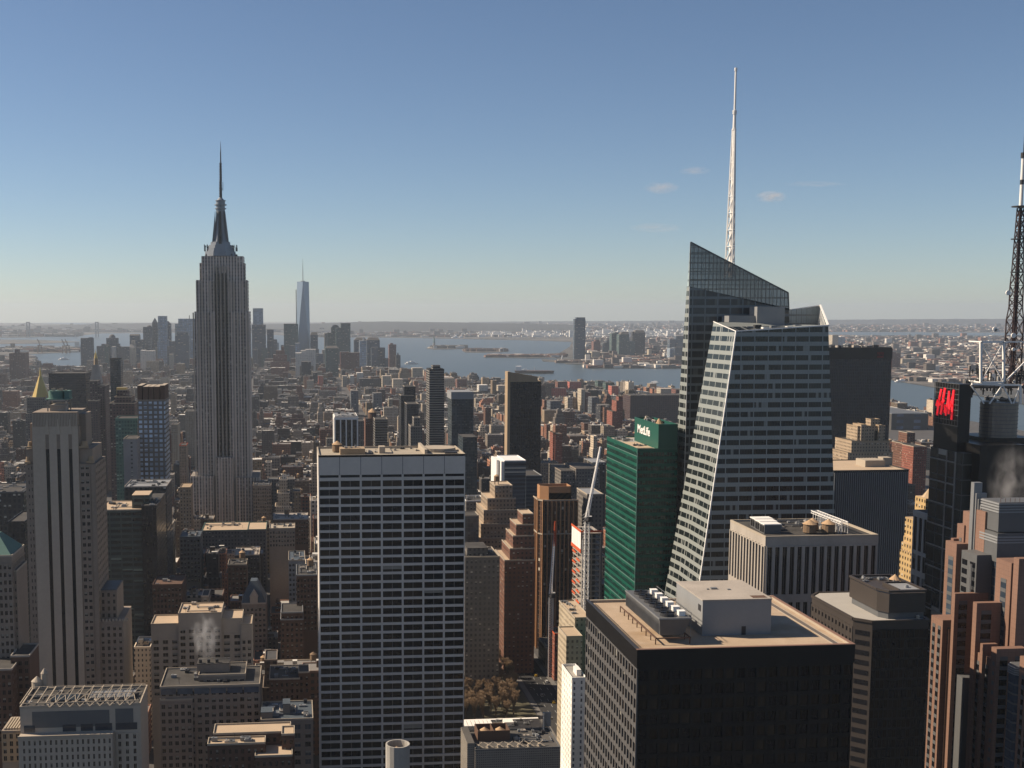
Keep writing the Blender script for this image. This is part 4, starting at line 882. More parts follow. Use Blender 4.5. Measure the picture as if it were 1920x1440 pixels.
rings([(17.5, 17, 472, 481), (15.8, 15.5, 466, 472), (13.4, 13, 460, 466), (11.2, 10.8, 454, 460)], m, 8)
m.build('mast_base', srf('dull aluminium', (.36, .39, .42), .4, .3, metal=.3), r); al = m
m = MB(); rings([(9.0, 6.3, 430, 455), (6.3, 5.0, 405, 430), (5.0, 4.9, 392, 405)], m, 8); m.build('mooring_mast', bpy.data.materials['dull aluminium'], r)
m = MB(); x = XX(413.5, 430, Y+18)
for sx_ in (-1, 1):
    for sy_ in (-1, 1):
        m.hull([(x+sx_*8.8, Y+18+sy_*2-4, ZZ(413, 456, Y+18)), (x+sx_*5.5, Y+14, ZZ(413, 456, Y+18)), (x+sx_*5.2, Y+14, ZZ(413, 396, Y+18)), (x+sx_*8.8, Y+19, ZZ(413, 456, Y+18)), (x+sx_*5.5, Y+19, ZZ(413, 456, Y+18)), (x+sx_*5.2, Y+19, ZZ(413, 396, Y+18))],
               [(0, 1, 2), (3, 5, 4), (0, 2, 5, 3), (0, 3, 4, 1), (1, 4, 5, 2)])
m.build('buttress', bpy.data.materials['dull aluminium'], r)
m = MB(); m.box(x-1.5, x+1.5, Y+7.5, Y+8.5, ZZ(413, 458, Y+18), ZZ(413, 398, Y+18)); m.build('mast_window', 'gdark', r)
m = MB(); rings([(6.1, 6.1, 390.5, 392), (4.7, 4.7, 385, 390.5), (6.4, 6.4, 383.2, 385), (4.8, 4.8, 377, 383.2), (5.6, 5.6, 375.7, 377), (4.2, 1.2, 370, 375.5)], m, 20); m.build('mast_dome', bpy.data.materials['dull aluminium'], r)
m = MB(); rings([(1.6, 1.3, 340, 371), (1.25, 1.1, 308, 340), (.7, .6, 285, 308), (.5, .1, 265, 285), (1.6, 1.6, 306, 308), (1.7, 1.7, 352, 354)], m, 8)
for y in range(312, 368, 5): rings([(1.9, 1.9, y, y+1)], m, 6)
m.box(x+1.2, x+3.4, Y+17.5, Y+18, ZZ(413, 352, Y), ZZ(413, 351, Y)); m.box(x+3, x+3.5, Y+17.5, Y+18, ZZ(413, 354, Y), ZZ(413, 338, Y)); m.build('antenna', 'dark', r)
m = MB(); rr = random.Random(3)
for k in range(46):
    a = rr.choice((rr.uniform(383, 394), rr.uniform(434, 446), rr.uniform(386, 442))); yy = 482 if rr.random() < .6 else 466
    p = atY(a, yy, Y+4+rr.uniform(0, 26)); hh = rr.uniform(1, 4.5); m.box(p[0]-.4, p[0]+.4, p[1], p[1]+.8, p[2]-3, p[2]+hh); 
    if rr.random() < .4: m.box(p[0]-1.2, p[0]+1.2, p[1], p[1]+.5, p[2]+hh*.6, p[2]+hh*.6+.5)
m.build('antenna_array', 'dark', r)
reg(364, 470, 480, Y, 975, (-125, -40, 1280, 1360)); reg(357, 488, 893, Y-6, 975)
# ================================================================ mid distance blocks, placed one by one
def W_(n, *a, **k): return win(n, *a, **k)
W_('bluegrid', (.24, .22, .195), (.36, .44, .54), 4.4, 4.2, .62, .6, .4, roof=(.3, .28, .25), blind=(.50, .58, .68), grough=.3)
W_('nslab', (.05, .052, .058), (.018, .022, .03), 2.6, 3.8, .8, .5, .06, blind=(.09, .09, .1), roof=(.05, .05, .05))
W_('brownp', (.14, .10, .095), (.03, .03, .035), 3.4, 3.4, .5, .5, .15)
W_('greenband', (.13, .16, .14), (.02, .028, .03), 7.5, 3.9, .9, .52, .12, roof=(.6, .5, .4), blind=(.2, .26, .22), grough=.2)
W_('teal', (.10, .20, .18), (.03, .07, .07), 2.6, 3.3, .7, .6, .3, blind=(.3, .42, .38))
W_('blank', (.40, .38, .37), (.05, .05, .05), 14, 3.6, .12, .4, .2)
W_('dgrey', (.09, .085, .08), (.02, .022, .026), 3.6, 4.2, .5, .62, .1)
W_('cream', (.62, .52, .38), (.10, .085, .07), 2.8, 3.4, .42, .48, .2, roof=(.3, .27, .22))
W_('tanb', (.44, .34, .245), (.05, .042, .036), 2.9, 3.5, .4, .5, .25, roof=(.28, .24, .2))
W_('greyb', (.23, .21, .19), (.03, .03, .033), 3.0, 3.6, .45, .5, .25, roof=(.14, .13, .12))
W_('brickb', (.22, .11, .075), (.035, .03, .03), 3.1, 3.4, .42, .48, .2, roof=(.14, .12, .11))
W_('redb', (.36, .13, .09), (.06, .04, .035), 3.0, 3.2, .42, .48, .2, roof=(.16, .13, .12))
W_('hstripe', (.36, .335, .30), (.014, .016, .02), 30, 3.3, .97, .62, .03, roof=(.1, .1, .1))
W_('vdark', (.035, .036, .04), (.016, .018, .022), 2.4, 3.6, .6, .75, .1, roof=(.1, .1, .1), wr=.4, blind=(.07, .07, .07))
W_('vgrey', (.20, .20, .20), (.02, .022, .028), 2.1, 3.6, .55, 1.2, 0, roof=(.1, .1, .1))
W_('mirror', (.10, .12, .13), (.04, .055, .065), 2.2, 3.6, .9, .88, .12, roof=(.3, .3, .3), blind=(.11, .125, .12), grough=.12, wr=.4)
W_('slatey', (.12, .15, .18), (.03, .04, .055), 60, 3.6, .99, .55, .05, roof=(.6, .6, .6), grough=.15)
S = slab
S('office_block', 'grey green banded office block with dark flank behind the limestone tower', 184, 265, 958, 820, 40, WM['greenband'], 1215, coping='beige', roof='gravel', bulk=((.75, 1.15, .2, .7, 9),), clut=5)
S('office_block', 'dark slab as right flank of the banded office block', 265, 293, 950, 816, 60, WM['vdark'], 1200, coping='dark', clut=3)  # separate dark slab set as the banded block's right side
S('office_block', 'dark grey block with a row of tall attic windows below the blue windowed tower', 233, 312, 914, 930, 40, WM['dgrey'], 1010, coping='conc', roof='lgrey', clut=8)
S('apartment_tower', 'tower with a grid of pale blue windows between limestone piers', 258, 309, 751, 1080, 34, WM['bluegrid'], 905, cat='apartment tower', coping='limed', roof='beige', bulk=((.0, .16, .0, 1., 13), (.2, .38, .0, 1., 12), (.42, .58, .0, 1., 12), (.62, .8, .0, 1., 12), (.84, 1., .0, 1., 13)), bmat='brick', clut=0)
S('apartment_tower', 'blank pale walled tower with one window column beside the blue windowed tower', 231, 257, 824, 1060, 30, WM['blank'], 940, cat='apartment tower')
S('apartment_tower', 'verdigris green glass tower with white balcony dots left of the blank pale wall', 216, 257, 786, 1110, 30, WM['teal'], 930, cat='apartment tower', coping='copper')
r, _ = S('setback_tower', 'brownish setback tower with boxy gilded top', 205, 252, 757, 1350, 40, WM['brownp'], 930, tiers=((214, 246, 745, 4, 30), (219, 238, 732, 8, 20)))
m = MB(); a = atY(222, 727, 1362); b = atY(234, 740, 1362); m.prism([(a[0]-2, 1360), (b[0]+2, 1360), (b[0]+2, 1372), (a[0]-2, 1372)], b[2]-8, b[2]+1, 0, [(a[0]-1, 1361), (b[0]+1, 1361), (b[0]+1, 1371), (a[0]-1, 1371)]); m.box(a[0]-2, b[0]+2, 1361, 1371, b[2]+1, b[2]+8); m.build('gilded_top', 'gold', r)
S('dark_slab', 'wide charcoal slab directly behind the gilded pyramid', 91, 160, 701, 1950, 60, WM['nslab'], 850, coping='black')
S('apartment_tower', 'maroon brown slender slab with stepped left shoulder below the clock tower', 168, 182, 715, 1750, 30, WM['brownp'], 860, cat='apartment tower', tiers=((182, 197, 724, 2, 40), (165, 184, 752, -20, 30)))
S('glass_tower', 'slim dark glass tower with pale balconies right of the clock tower', 206, 222, 673, 2050, 26, WM['mirror'], 800, coping='black', tiers=((221, 226, 673, 0, 26),))
# gilded pyramid tower
Y = 1760
r = thing('gilded_tower', 'limestone tower topped by a tall gilded pyramid at far left', 'skyscraper', (XX(52, 760, Y), Y, 0))
m = MB(); m.box(XX(50, 750, Y), XX(84, 750, Y), Y, Y+28, 0, ZZ(60, 745, Y)); m.box(XX(48, 750, Y), XX(90, 750, Y), Y-3, Y+32, 0, ZZ(60, 775, Y)); m.build('wall', WM['greyb'], r)
m = MB(); cx = XX(72, 700, Y); zb, zt = ZZ(72, 747, Y), ZZ(72, 706, Y); m.cyl(cx, Y+13, 13, 2.2, zb, zt, 8); m.build('gilded_roof', 'gold', r)
m = MB(); m.cyl(cx, Y+13, 1.8, 1.4, zt, ZZ(72, 697, Y), 8); m.cyl(cx, Y+13, 1.2, .1, ZZ(72, 697, Y), ZZ(72, 689, Y), 8); m.build('lantern', 'gold', r)
m = MB()
for a in (54, 87): m.cyl(XX(a, 745, Y), Y+2, 1.6, .1, zb, zb+5, 8)
m.build('corner_pinnacle', 'beige', r); reg(50, 92, 745, Y, 800); reg(62, 82, 700, Y, 745)
# clock tower
Y = 1950
r = thing('clock_tower', 'pointed stone campanile with small golden cupola rising behind maroon slabs', 'tower', (XX(168, 740, Y), Y, 0))
m = MB(); m.box(XX(168, 715, Y), XX(190, 715, Y), Y, Y+20, 0, ZZ(180, 718, Y)); m.build('shaft', WM['greyb'], r)
m = MB(); x0, x1 = XX(168, 718, Y), XX(190, 718, Y); c = (x0+x1)/2; zb = ZZ(180, 718, Y); zt = ZZ(180, 684, Y)
m.prism([(x0, Y), (x1, Y), (x1, Y+19), (x0, Y+19)], zb, zt, 0, [(c-4, Y+6), (c+4, Y+6), (c+4, Y+14), (c-4, Y+14)])
for k in range(5):
    t = .15+k*.17; m.box(x0+(c-4-x0)*t-.4, x1+(c+4-x1)*t+.4, Y+6*t-.5, Y+6*t, zb+(zt-zb)*t, zb+(zt-zb)*t+1.2)
m.build('pyramid_roof', 'conc', r)
m = MB(); m.cyl(c, Y+10, 3.6, 3.2, zt, ZZ(180, 672, Y), 8); m.build('lantern', 'tan', r)
m = MB(); m.cyl(c, Y+10, 3, 1.2, ZZ(180, 672, Y), ZZ(180, 663, Y), 10); m.cyl(c, Y+10, .9, .1, ZZ(180, 663, Y), ZZ(180, 655, Y), 8); m.build('cupola', 'gold', r); reg(170, 190, 690, Y, 720)
S('brick_slab', 'lone brick housing slab against the bay at far left', 26, 47, 662, 4300, 60, W_('farbrick', (.24, .13, .10), (.07, .06, .06), 6, 5, .5, .5, .1), 700, cat='apartment block', coping='brick', tiers=((17, 27, 663, 5, 60),), bulk=((.0, .35, .2, .6, 12),))
S('lit_block', 'cream sunlit block with many windows left of the spired skyscraper', 347, 376, 772, 2050, 50, WM['cream'], 860, coping='beige')
S('lit_block', 'pale stepped sunlit block lower left of the cream one', 321, 333, 797, 1850, 40, WM['cream'], 838, coping='beige')
S('lit_block', 'small tan block wedged under the cream sunlit block', 336, 349, 836, 1560, 30, WM['tanb'], 870, coping='orange')
S('red_roof_block', 'stone block with flat terracotta roof beside the skyscraper base', 337, 357, 915, 1200, 30, WM['tanb'], 955, coping='tan', roof='tan')
S('green_trim_block', 'broad block with tan roof and green cornice in front of the spired skyscraper', 378, 464, 996, 1130, 44, WM['greyb'], 1040, coping='copper', roof='gravel', clut=6, tiers=((464, 499, 994, -2, 40),))
# right of the centre slab
r, _ = S('white_frame_tower', 'office tower with white frame and dark recessed columns behind the centre slab', 628, 670, 781, 1384, 45, WM['vdark'], 845, coping='white', roof='lgrey', clut=6)
m = MB(); a = atY(628, 783, 1384); b = atY(670, 783, 1384)
for k in range(5): x = a[0]+(b[0]-a[0])*k/4; m.box(x-.7, x+.7, 1382.6, 1384, 0, a[2])
m.box(a[0]-.9, a[0], 1384, 1392, 0, a[2]); m.box(a[0]-.9, a[0], 1404, 1429, 0, a[2]); m.box(a[0]-1, b[0]+1, 1382.4, 1430, a[2]-2.5, a[2]+.5); m.build('white_frame', 'white', r)
S('apartment_tower', 'slim dark tower with cream left edge and fine balconies', 752, 776, 742, 1900, 40, WM['vdark'], 840, cat='apartment tower', tiers=((758, 779, 725, 6, 30),))
S('apartment_tower', 'dark framed tower stepping down right of the cream edged slim tower', 763, 785, 758, 1850, 40, WM['nslab'], 840, cat='apartment tower')
S('apartment_tower', 'grey stone tower with rounded pinnacle top', 770, 792, 800, 1500, 30, WM['greyb'], 840, cat='apartment tower', tiers=((776, 788, 784, 5, 20),))
S('apartment_tower', 'tall near black tower with pale horizontal bands on its lit flank', 805, 833, 693, 1650, 38, WM['hstripe'], 835, cat='apartment tower', coping='dark', bulk=((.3, .8, .3, .8, 5),))
r, _ = S('mirror_tower', 'mottled dark glass tower with pale grey top band', 847, 888, 747, 1500, 40, WM['mirror'], 960, coping='lgrey', roof='lgrey')
m = MB(); a = atY(846, 735, 1499); b = atY(888, 747, 1499); m.box(a[0], b[0], 1499, 1541, b[2]-1, a[2]); m.build('top_band', 'lgrey', r)
S('glass_block', 'dark teal glass block below the mottled glass tower', 868, 895, 821, 1300, 40, WM['mirror'], 900, coping='dark')
r, _ = S('apartment_tower', 'reddish brown tower topped with a copper cone, just behind the centre slab', 685, 699, 786, 1600, 30, WM['brickb'], 840, cat='apartment tower', coping='brick')
m = MB(); a = atY(699, 768, 1605); m.cyl(a[0], 1612, 6, 5.5, a[2]-14, a[2]-4, 12); m.build('turret', 'brick', r); m = MB(); m.cyl(a[0], 1612, 6.6, 1, a[2]-4, a[2]+1, 12); m.build('cone_roof', 'cone', r)
S('apartment_tower', 'striped balcony tower with cream edge right of the copper cone tower', 703, 727, 787, 1550, 30, WM['hstripe'], 840, cat='apartment tower')
S('office_block', 'pale low block behind the roof of the centre slab', 668, 684, 790, 1700, 30, WM['greyb'], 840)
r, _ = S('knife_edge_tower', 'tall black glass tower with one tan edge wall and angled top', 956, 1015, 716, 1250, 14, WM['vdark'], 905, cat='apartment tower', coping='tan', roof='tar')
a, b = atY(952, 697, 1249), atY(957, 716, 1249)
m = MB(); m.box(a[0], b[0], 1249, 1265, 0, a[2]); p = atY(1008, 706, 1250); m.hull([(a[0], 1249.2, a[2]), (a[0], 1249.2, _[2]), (p[0], 1249.2, _[2]), (p[0], 1249.2, p[2]), (a[0], 1252, a[2]), (a[0], 1252, _[2]), (p[0], 1252, _[2]), (p[0], 1252, p[2])], [(0, 1, 2, 3), (7, 6, 5, 4), (0, 3, 7, 4), (3, 2, 6, 7)])
m.build('edge_wall', 'tan', r); clutter(r, p[0]-16, p[0]-4, 1254, 1262, p[2]-1, 3, 1.5, 2)
r, _ = S('glass_block', 'slate blue glass block with white roof edge and banded side', 946, 986, 865, 1050, 40, WM['slatey'], 945, coping='white', roof='white')
a = atY(931, 866, 1060); m = MB(); m.box(a[0], a[0]+2, 1060, 1090, 0, _[2]); m.box(a[0]+3, _[0]+.3, 1052, 1090, 0, _[2]-.4); m.build('white_fin', 'white', r)
S('glass_block', 'dark banded low glass block adjoining the slate blue one', 986, 1016, 893, 1100, 40, WM['slatey'], 930, coping='lgrey')
# stepped apartment houses by the park
S('stepped_apartments', 'brown stepped apartment tower with water tank house, tallest by the park', 928, 961, 912, 960, 26, WM['tanb'], 1055, cat='apartment building', coping='beige', roof='gravel',
  tiers=((914, 967, 936, -4, 34), (907, 972, 958, -8, 40), (902, 978, 984, -12, 46), (896, 982, 1010, -16, 52)), tank=1)
S('stepped_apartments', 'stepped apartment block with sunlit edge left of the bronze tower', 980, 1000, 965, 850, 20, WM['brickb'], 1160, cat='apartment building', coping='beige', roof='gravel',
  tiers=((968, 1001, 985, -2, 26), (962, 1002, 1006, -5, 30), (956, 1002, 1030, -8, 34), (946, 1003, 1052, -11, 40)))
S('stepped_apartments', 'grey mansion block with black roof units beside the centre slab', 872, 937, 1046, 790, 34, WM['greyb'], 1180, cat='apartment building', coping='beige', clut=5, bulk=((.1, .7, .2, .8, 5),))
S('office_block', 'low white walled roof box right of the centre slab', 874, 910, 940, 1010, 30, WM['greyb'], 990, coping='white', clut=4)
S('office_block', 'blue black glass block below the low white roof box', 872, 898, 968, 930, 20, WM['mirror'], 1030, coping='beige')
S('library_annex', 'old brown stone block with arched windows and blue skylights facing the park trees', 868, 962, 1195, 905, 30, WM['brickb'], 1250, cat='building', coping='brick', roof='slate', clut=6)
# bronze octagonal tower
Y = 897
r = thing('octagonal_tower', 'copper brown tower with cut corner and vertical piers beside the cranes', 'skyscraper', (XX(1000, 940, Y), Y, 0))
x0, x1, xc = XX(1009, 940, Y+6), XX(1083, 940, Y), XX(1019, 940, Y); z = ZZ(1019, 939, Y)
oc = [(xc, Y), (x1, Y), (x1, Y+22), (x0, Y+22), (x0, Y+6)]
m = MB(); m.prism(oc, 0, z); m.build('wall', W_('bronze_wall', (.20, .105, .06), (.02, .016, .015), 2.7, 3.7, .6, .9, .05, roof=(.2, .15, .1)), r)
m = MB()
for k in range(9): x = xc+(x1-xc)*k/8; m.box(x-.45, x+.45, Y-.7, Y, 0, z+.8)
m.bar((x0, Y+6, 0), (x0, Y+6, z+.8), 1.4); m.bar((xc, Y, 0), (xc, Y, z+.8), 1.4)
for k in range(1, 4): m.box(x0-.5, x0, Y+6+k*3.7, Y+6.6+k*3.7, 0, z+.8)
m.build('pier', 'pier', r)
for zz in (z, z-26):
    m = MB(); m.box(xc, x1+.4, Y-.75, Y-.3, zz-.2, zz+.7); m.bar((xc, Y-.2, zz), (x0-.2, Y+6, zz), .9); m.box(x0-.75, x0-.2, Y+6, Y+22, zz-.2, zz+.7); m.build('belt_course', 'beige', r)
a = atY(1013, 908, Y+8); b = atY(1071, 913, Y+6); m = MB(); pp = [(a[0]+6, Y+5), (b[0], Y+5), (b[0], Y+20), (a[0], Y+20), (a[0], Y+10)]; zz = ZZ(1040, 912, Y+5)
for i in range(5): m.bar((*pp[i], (z+zz)/2), (*pp[(i+1) % 5], (z+zz)/2), .1)
for i in range(5):
    p, q = pp[i], pp[(i+1) % 5]; d = Vector((q[0]-p[0], q[1]-p[1])); d.normalize(); nx, ny = -d.y*.7, d.x*.7
    m.prism([p, q, (q[0]+nx, q[1]+ny), (p[0]+nx, p[1]+ny)], z, zz)
m.build('crown_wall', 'pier', r)
m = MB(); m.prism([(x*.98+.02*b[0], y) for x, y in pp], z, zz-5); m.build('crown_floor', 'tar', r); watertank(r, b[0]-9, Y+13, zz-6, 2.6, 2, .5)
reg(1000, 1083, 910, Y, 1215, (x0-2, x1+2, Y-3, Y+38))
# ---- tower under construction with hoist, and two luffing cranes
Y = 780
r = thing('unfinished_tower', 'concrete tower under construction wrapped in orange netting beside the green tower', 'construction site', (XX(1078, 990, Y), Y, 0))
x0, x1, z = XX(1091, 990, Y), XX(1128, 990, Y), ZZ(1091, 1000, Y)
m = MB()
for k in range(34): zz = z-k*3.6; m.box(x0, x1, Y, Y+26, zz-.35, zz)
for a in (x0+.3, (x0+x1)/2, x1-.9):
    for b in (Y+.5, Y+12, Y+24): m.box(a, a+.7, b, b+.7, 0, z)
m.build('floor_slab', 'conc', r)
m = MB(); m.box(x0+3, x1-3, Y+4, Y+22, 0, z); m.build('core', 'mgrey', r)
m = MB(); zb = ZZ(1091, 1030, Y)
for k in range(6): m.box(x0-.7, x0-.5, Y+k*4.4, Y+k*4.4+4, zb, z+1.5)
m.build('white_screen', 'white', r)
m = MB(); m.box(x0-.9, x0-.72, Y-.8, Y+27, z+.6, z+2.2); m.box(x0-.9, x0-.72, Y-.8, Y+27, zb-2.4, zb); m.box(x0-.9, x1+.4, Y-.9, Y-.7, z+.6, z+1.9)
for k in range(1, 28): m.box(x0-.7, x0-.55, Y+2+(k % 2)*12, Y+12+(k % 2)*12, zb-k*3.6-2, zb-k*3.6-.6)
m.build('safety_netting', 'orange', r)
m = MB()
for xx in (x0+.2, x0+2.6):
    m.bar((xx, Y-1.5, 10), (xx, Y-1.5, z-4), .4)
for k in range(60): m.bar((x0+.2, Y-1.5, 10+k*2), (x0+2.6, Y-1.5, 12+k*2), .2)
m.build('hoist_mast', 'white', r)
clutter(r, x0+1, x1-2, Y+2, Y+20, z+.1, 6, .9, 31); reg(1075, 1130, 985, Y, 1150, (x0-3, x1+2, Y-4, Y+28))
def lattice(m, p, q, w0, w1, n, ch=.3, br=.16, up=Vector((0, 1, 0))):
    p, q = Vector(p), Vector(q); d = (q-p).normalized(); a = d.cross(up).normalized(); b = d.cross(a)
    C4 = ((-1, -1), (1, -1), (1, 1), (-1, 1)); pts = []
    for i in range(n+1):
        t = i/n; w_ = w0+(w1-w0)*t; c = p.lerp(q, t); pts.append([c+a*w_*u+b*w_*v for u, v in C4])
    for i in range(n):
        for k in range(4): m.bar(pts[i][k], pts[i+1][k], ch); m.bar(pts[i][k], pts[i+1][(k+1) % 4], br); m.bar(pts[i+1][k], pts[i+1][(k+1) % 4], br)
def crane(label, pb, pt_, jt, Y, boommat, yj, wm=1.4):
    b = atY(*pb, Y); t = atY(*pt_, Y); j = atY(*jt, yj)
    r = thing('tower_crane', label, 'crane', (b[0], Y, 0), 'cranes on the building site')
    m = MB(); lattice(m, (t[0], Y, 0 if pb[1] > 1150 else 0), (t[0], Y, t[2]), wm, wm, 34, .45, .24); m.build('mast', 'white', r)
    m = MB(); m.cyl(t[0], Y, 2., 2., t[2], t[2]+1.2, 12); m.box(t[0]-1.5, t[0]+1.5, Y-7, Y+1.5, t[2]+1.2, t[2]+2); m.box(t[0]-1.4, t[0]+1.4, Y-8.5, Y-5.5, t[2]+1.6, t[2]+4.4); m.build('machinery_deck', 'dark', r)
    m = MB(); m.box(t[0]+1.5, t[0]+3, Y-1, Y+1.2, t[2]+1.2, t[2]+3.6); m.build('cab', 'white', r)
    m = MB(); o = (t[0], Y+1.5, t[2]+2); lattice(m, o, j, .9, .45, 30, .3, .17, Vector((1, 0, 0)) if abs(j[0]-o[0]) < 3 else Vector((0, 1, 0))); m.build('jib', boommat, r)
    m = MB(); ap = (t[0], Y-3, t[2]+11); m.bar((t[0]-.8, Y-6, t[2]+2), ap, .35); m.bar((t[0]+.8, Y, t[2]+2), ap, .35); m.bar(ap, j, .14); m.bar(ap, (t[0], Y-7, t[2]+2), .2); m.build('a_frame', 'white', r)
    m = MB(); m.bar(j, (j[0], j[1], max(3, j[2]-26)), .12); m.cyl(j[0], j[1], .5, .5, j[2]-28, j[2]-26, 8); m.build('hook', 'dark', r)
    return r
crane('white lattice crane rising past the unfinished tower with its jib leaning right', (1100, 1100), (1101, 978), (1126, 838), 768, 'white', 800)
crane('lower crane with amber tipped jib in front of the copper brown tower', (1036, 1150), (1033, 1120), (1041, 985), 830, 'white', 850)
m = MB(); r_ = [o for o in bpy.data.objects if o.name.startswith('tower_crane')][-1]; j0 = atY(1040, 1024, 843); j1 = atY(1041, 978, 850); lattice(m, j0, j1, .75, .4, 10, .5, .3, Vector((1, 0, 0))); m.build('jib_tip', 'orange', r_)
# low blocks around the site
S('site_block', 'pale stone block with long sunlit flank across the avenue from the park', 1078, 1108, 1160, 705, 44, WM['cream'], 1250, coping='beige', roof='gravel', clut=4, tiers=((1062, 1092, 1195, -24, 22),))
S('site_block', 'red brown site building with stacked orange netted floors', 1040, 1060, 1190, 820, 20, WM['redb'], 1280, coping='orange')
S('office_block', 'grey gridded block with pale frame left of the green tower', 1101, 1131, 928, 900, 34, WM['greyb'], 1050, coping='beige', roof='lgrey')
S('classical_block', 'stone block with dark cornice and small green copper roof', 1080, 1124, 880, 1200, 50, WM['greyb'], 950, coping='limed', tiers=((1052, 1082, 884, 4, 60),))
S('classical_block', 'pale topped corner block right behind the copper roof', 1111, 1136, 868, 1300, 40, WM['dgrey'], 930, coping='lgrey', roof='lgrey')
S('brick_tower', 'slender sunlit brick tower with striped face, left of the green tower', 1041, 1055, 815, 1750, 30, WM['redb'], 860, cat='apartment tower', coping='brick', tiers=((1037, 1042, 812, 3, 24),))
# ---- bottom left rooftop with steel trusses
Y = 481
r = thing('truss_roof_building', 'grey stone office block with open white steel trusses on its roof, bottom left', 'office building', (XX(37, 1325, Y), Y, 0))
x0, x1, z = XX(37, 1326, Y), XX(263, 1322, Y), 105
zt = ZZ(100, 1380, Y-4); m = MB(); m.box(x0, x1, Y, Y+24, 0, z-.4); m.box(x0, x0+(x1-x0)*.775, Y-4.5, Y, 0, zt); m.build('wall', 'lime', r)
m = MB(); m.box(x0+(x1-x0)*.1, x0+(x1-x0)*.74, Y-.12, Y, z-8.5, z-1.8); m.box(x0+(x1-x0)*.79, x0+(x1-x0)*.94, Y-.12, Y, z-8, z-1.5); m.build('louvre', 'mgrey', r)
m = MB()
for a, b in ((.03, .12), (.35, .46), (.5, .6), (.62, .76), (.79, .97)): m.box(x0+(x1-x0)*a, x0+(x1-x0)*b, Y-.25, Y, zt+.4, zt+3.2)
m.build('terrace_window', 'gblue', r)
facade(r, 'N', x0+1.2, x0+(x1-x0)*.775, zt-3.25*7, zt-.9, Y-4.5, 17, 7, 1.35, 1.15, .3, 'lime', ('gdark',), .12, zvis=50)
facade(r, 'N', x0+(x1-x0)*.79, x1-1, zt-3.25*7, zt-.9, Y, 3, 7, 1.9, 1.1, .3, 'lime', ('gdark',), .12, zvis=50, fname='side_facade')
m = MB(); m.box(x0-.1, x0+(x1-x0)*.775+.1, Y-4.95, Y-4.4, zt-1, zt+.5); m.build('terrace_parapet', 'beige', r)
m = MB(); parapet(m, x0-.1, x1+.1, Y-.1, Y+24.1, z-.4, 1, .5); m.build('parapet', 'beige', r)
m = MB(); m.box(x0+.6, x1-.6, Y+.6, Y+23.4, z-.4, z-.3); m.build('roof', 'tar', r)
m = MB()
for k in range(9):
    a = x0+10+k*(x1-x0-12)/9; b = a+(x1-x0-12)/9
    m.bar((a, Y+.5, z+1.6), (a, Y+22, z+1.6), .22); m.bar((a, Y+.5, z+1.6), ((a+b)/2, Y+11, z+1.2), .2); m.bar((b, Y+22, z+1.6), ((a+b)/2, Y+11, z+1.2), .16); m.bar((b, Y+.5, z+1.6), ((a+b)/2, Y+11, z+1.2), .2)
    m.bar((a, Y+.5, z-.3), (a, Y+.5, z+1.6), .35); m.bar(((a+b)/2, Y-1.2, z+.3), (a, Y+1, z+1.8), .22); m.bar(((a+b)/2, Y-1.2, z+.3), (b, Y+1, z+1.8), .22)
for y in (Y+.5, Y+11, Y+22): m.bar((x0+.5, y, z+1.6), (x1-.5, y, z+1.6), .26)
for k in range(4): m.bar((x0+k*3.4, Y+.5, z+1.6), (x0+k*3.4, Y+22, z+1.6), .3)
m.build('roof_truss', 'beige', r)
m = MB(); m.box(x0+11, x0+22, Y+6, Y+14, z-.3, z+.9); m.box(x0+26, x0+44, Y+8, Y+17, z-.3, z+.8, 1); m.build('skylight', ['gblue', 'steel'], r)
clutter(r, x0+2, x1-3, Y+2, Y+20, z-.3, 12, 1.0, 12)
m = MB(); a = XX(5, 1440, Y+3); m.box(a, x0-.4, Y+3, Y+20, 0, ZZ(20, 1370, Y+3)); w_ = m.build('side_wing', 'limed', r)
facade(r, 'N', a, x0-.6, ZZ(20, 1370, Y+3)-13, ZZ(20, 1370, Y+3)-.8, Y+3, 3, 4, 1.3, 1.1, .25, 'tan', ('gdark',), .1, fname='wing_facade')
m = MB()
for k in range(6): m.box(a+.8+k*1.1, a+1.3+k*1.1, Y+4, Y+18, ZZ(20, 1370, Y+3), ZZ(20, 1370, Y+3)+.7)
m.build('wing_screen', 'beige', r)
m = MB(); m.cyl(x0+1.5, Y+26, 2.2, 2.2, 80, z+3, 12); m.cyl(x0+1.5, Y+26, 2.4, .2, z+3, z+5, 12); m.cyl(x0+4.4, Y+27, 1.4, 1.4, 80, z+6, 10); m.cyl(x0+4.4, Y+27, 1.6, .2, z+6, z+8, 10); m.build('turret', 'beige', r)
reg(5, 268, 1325, Y-4, 1440, (x0-10, x1+2, Y-8, Y+30))
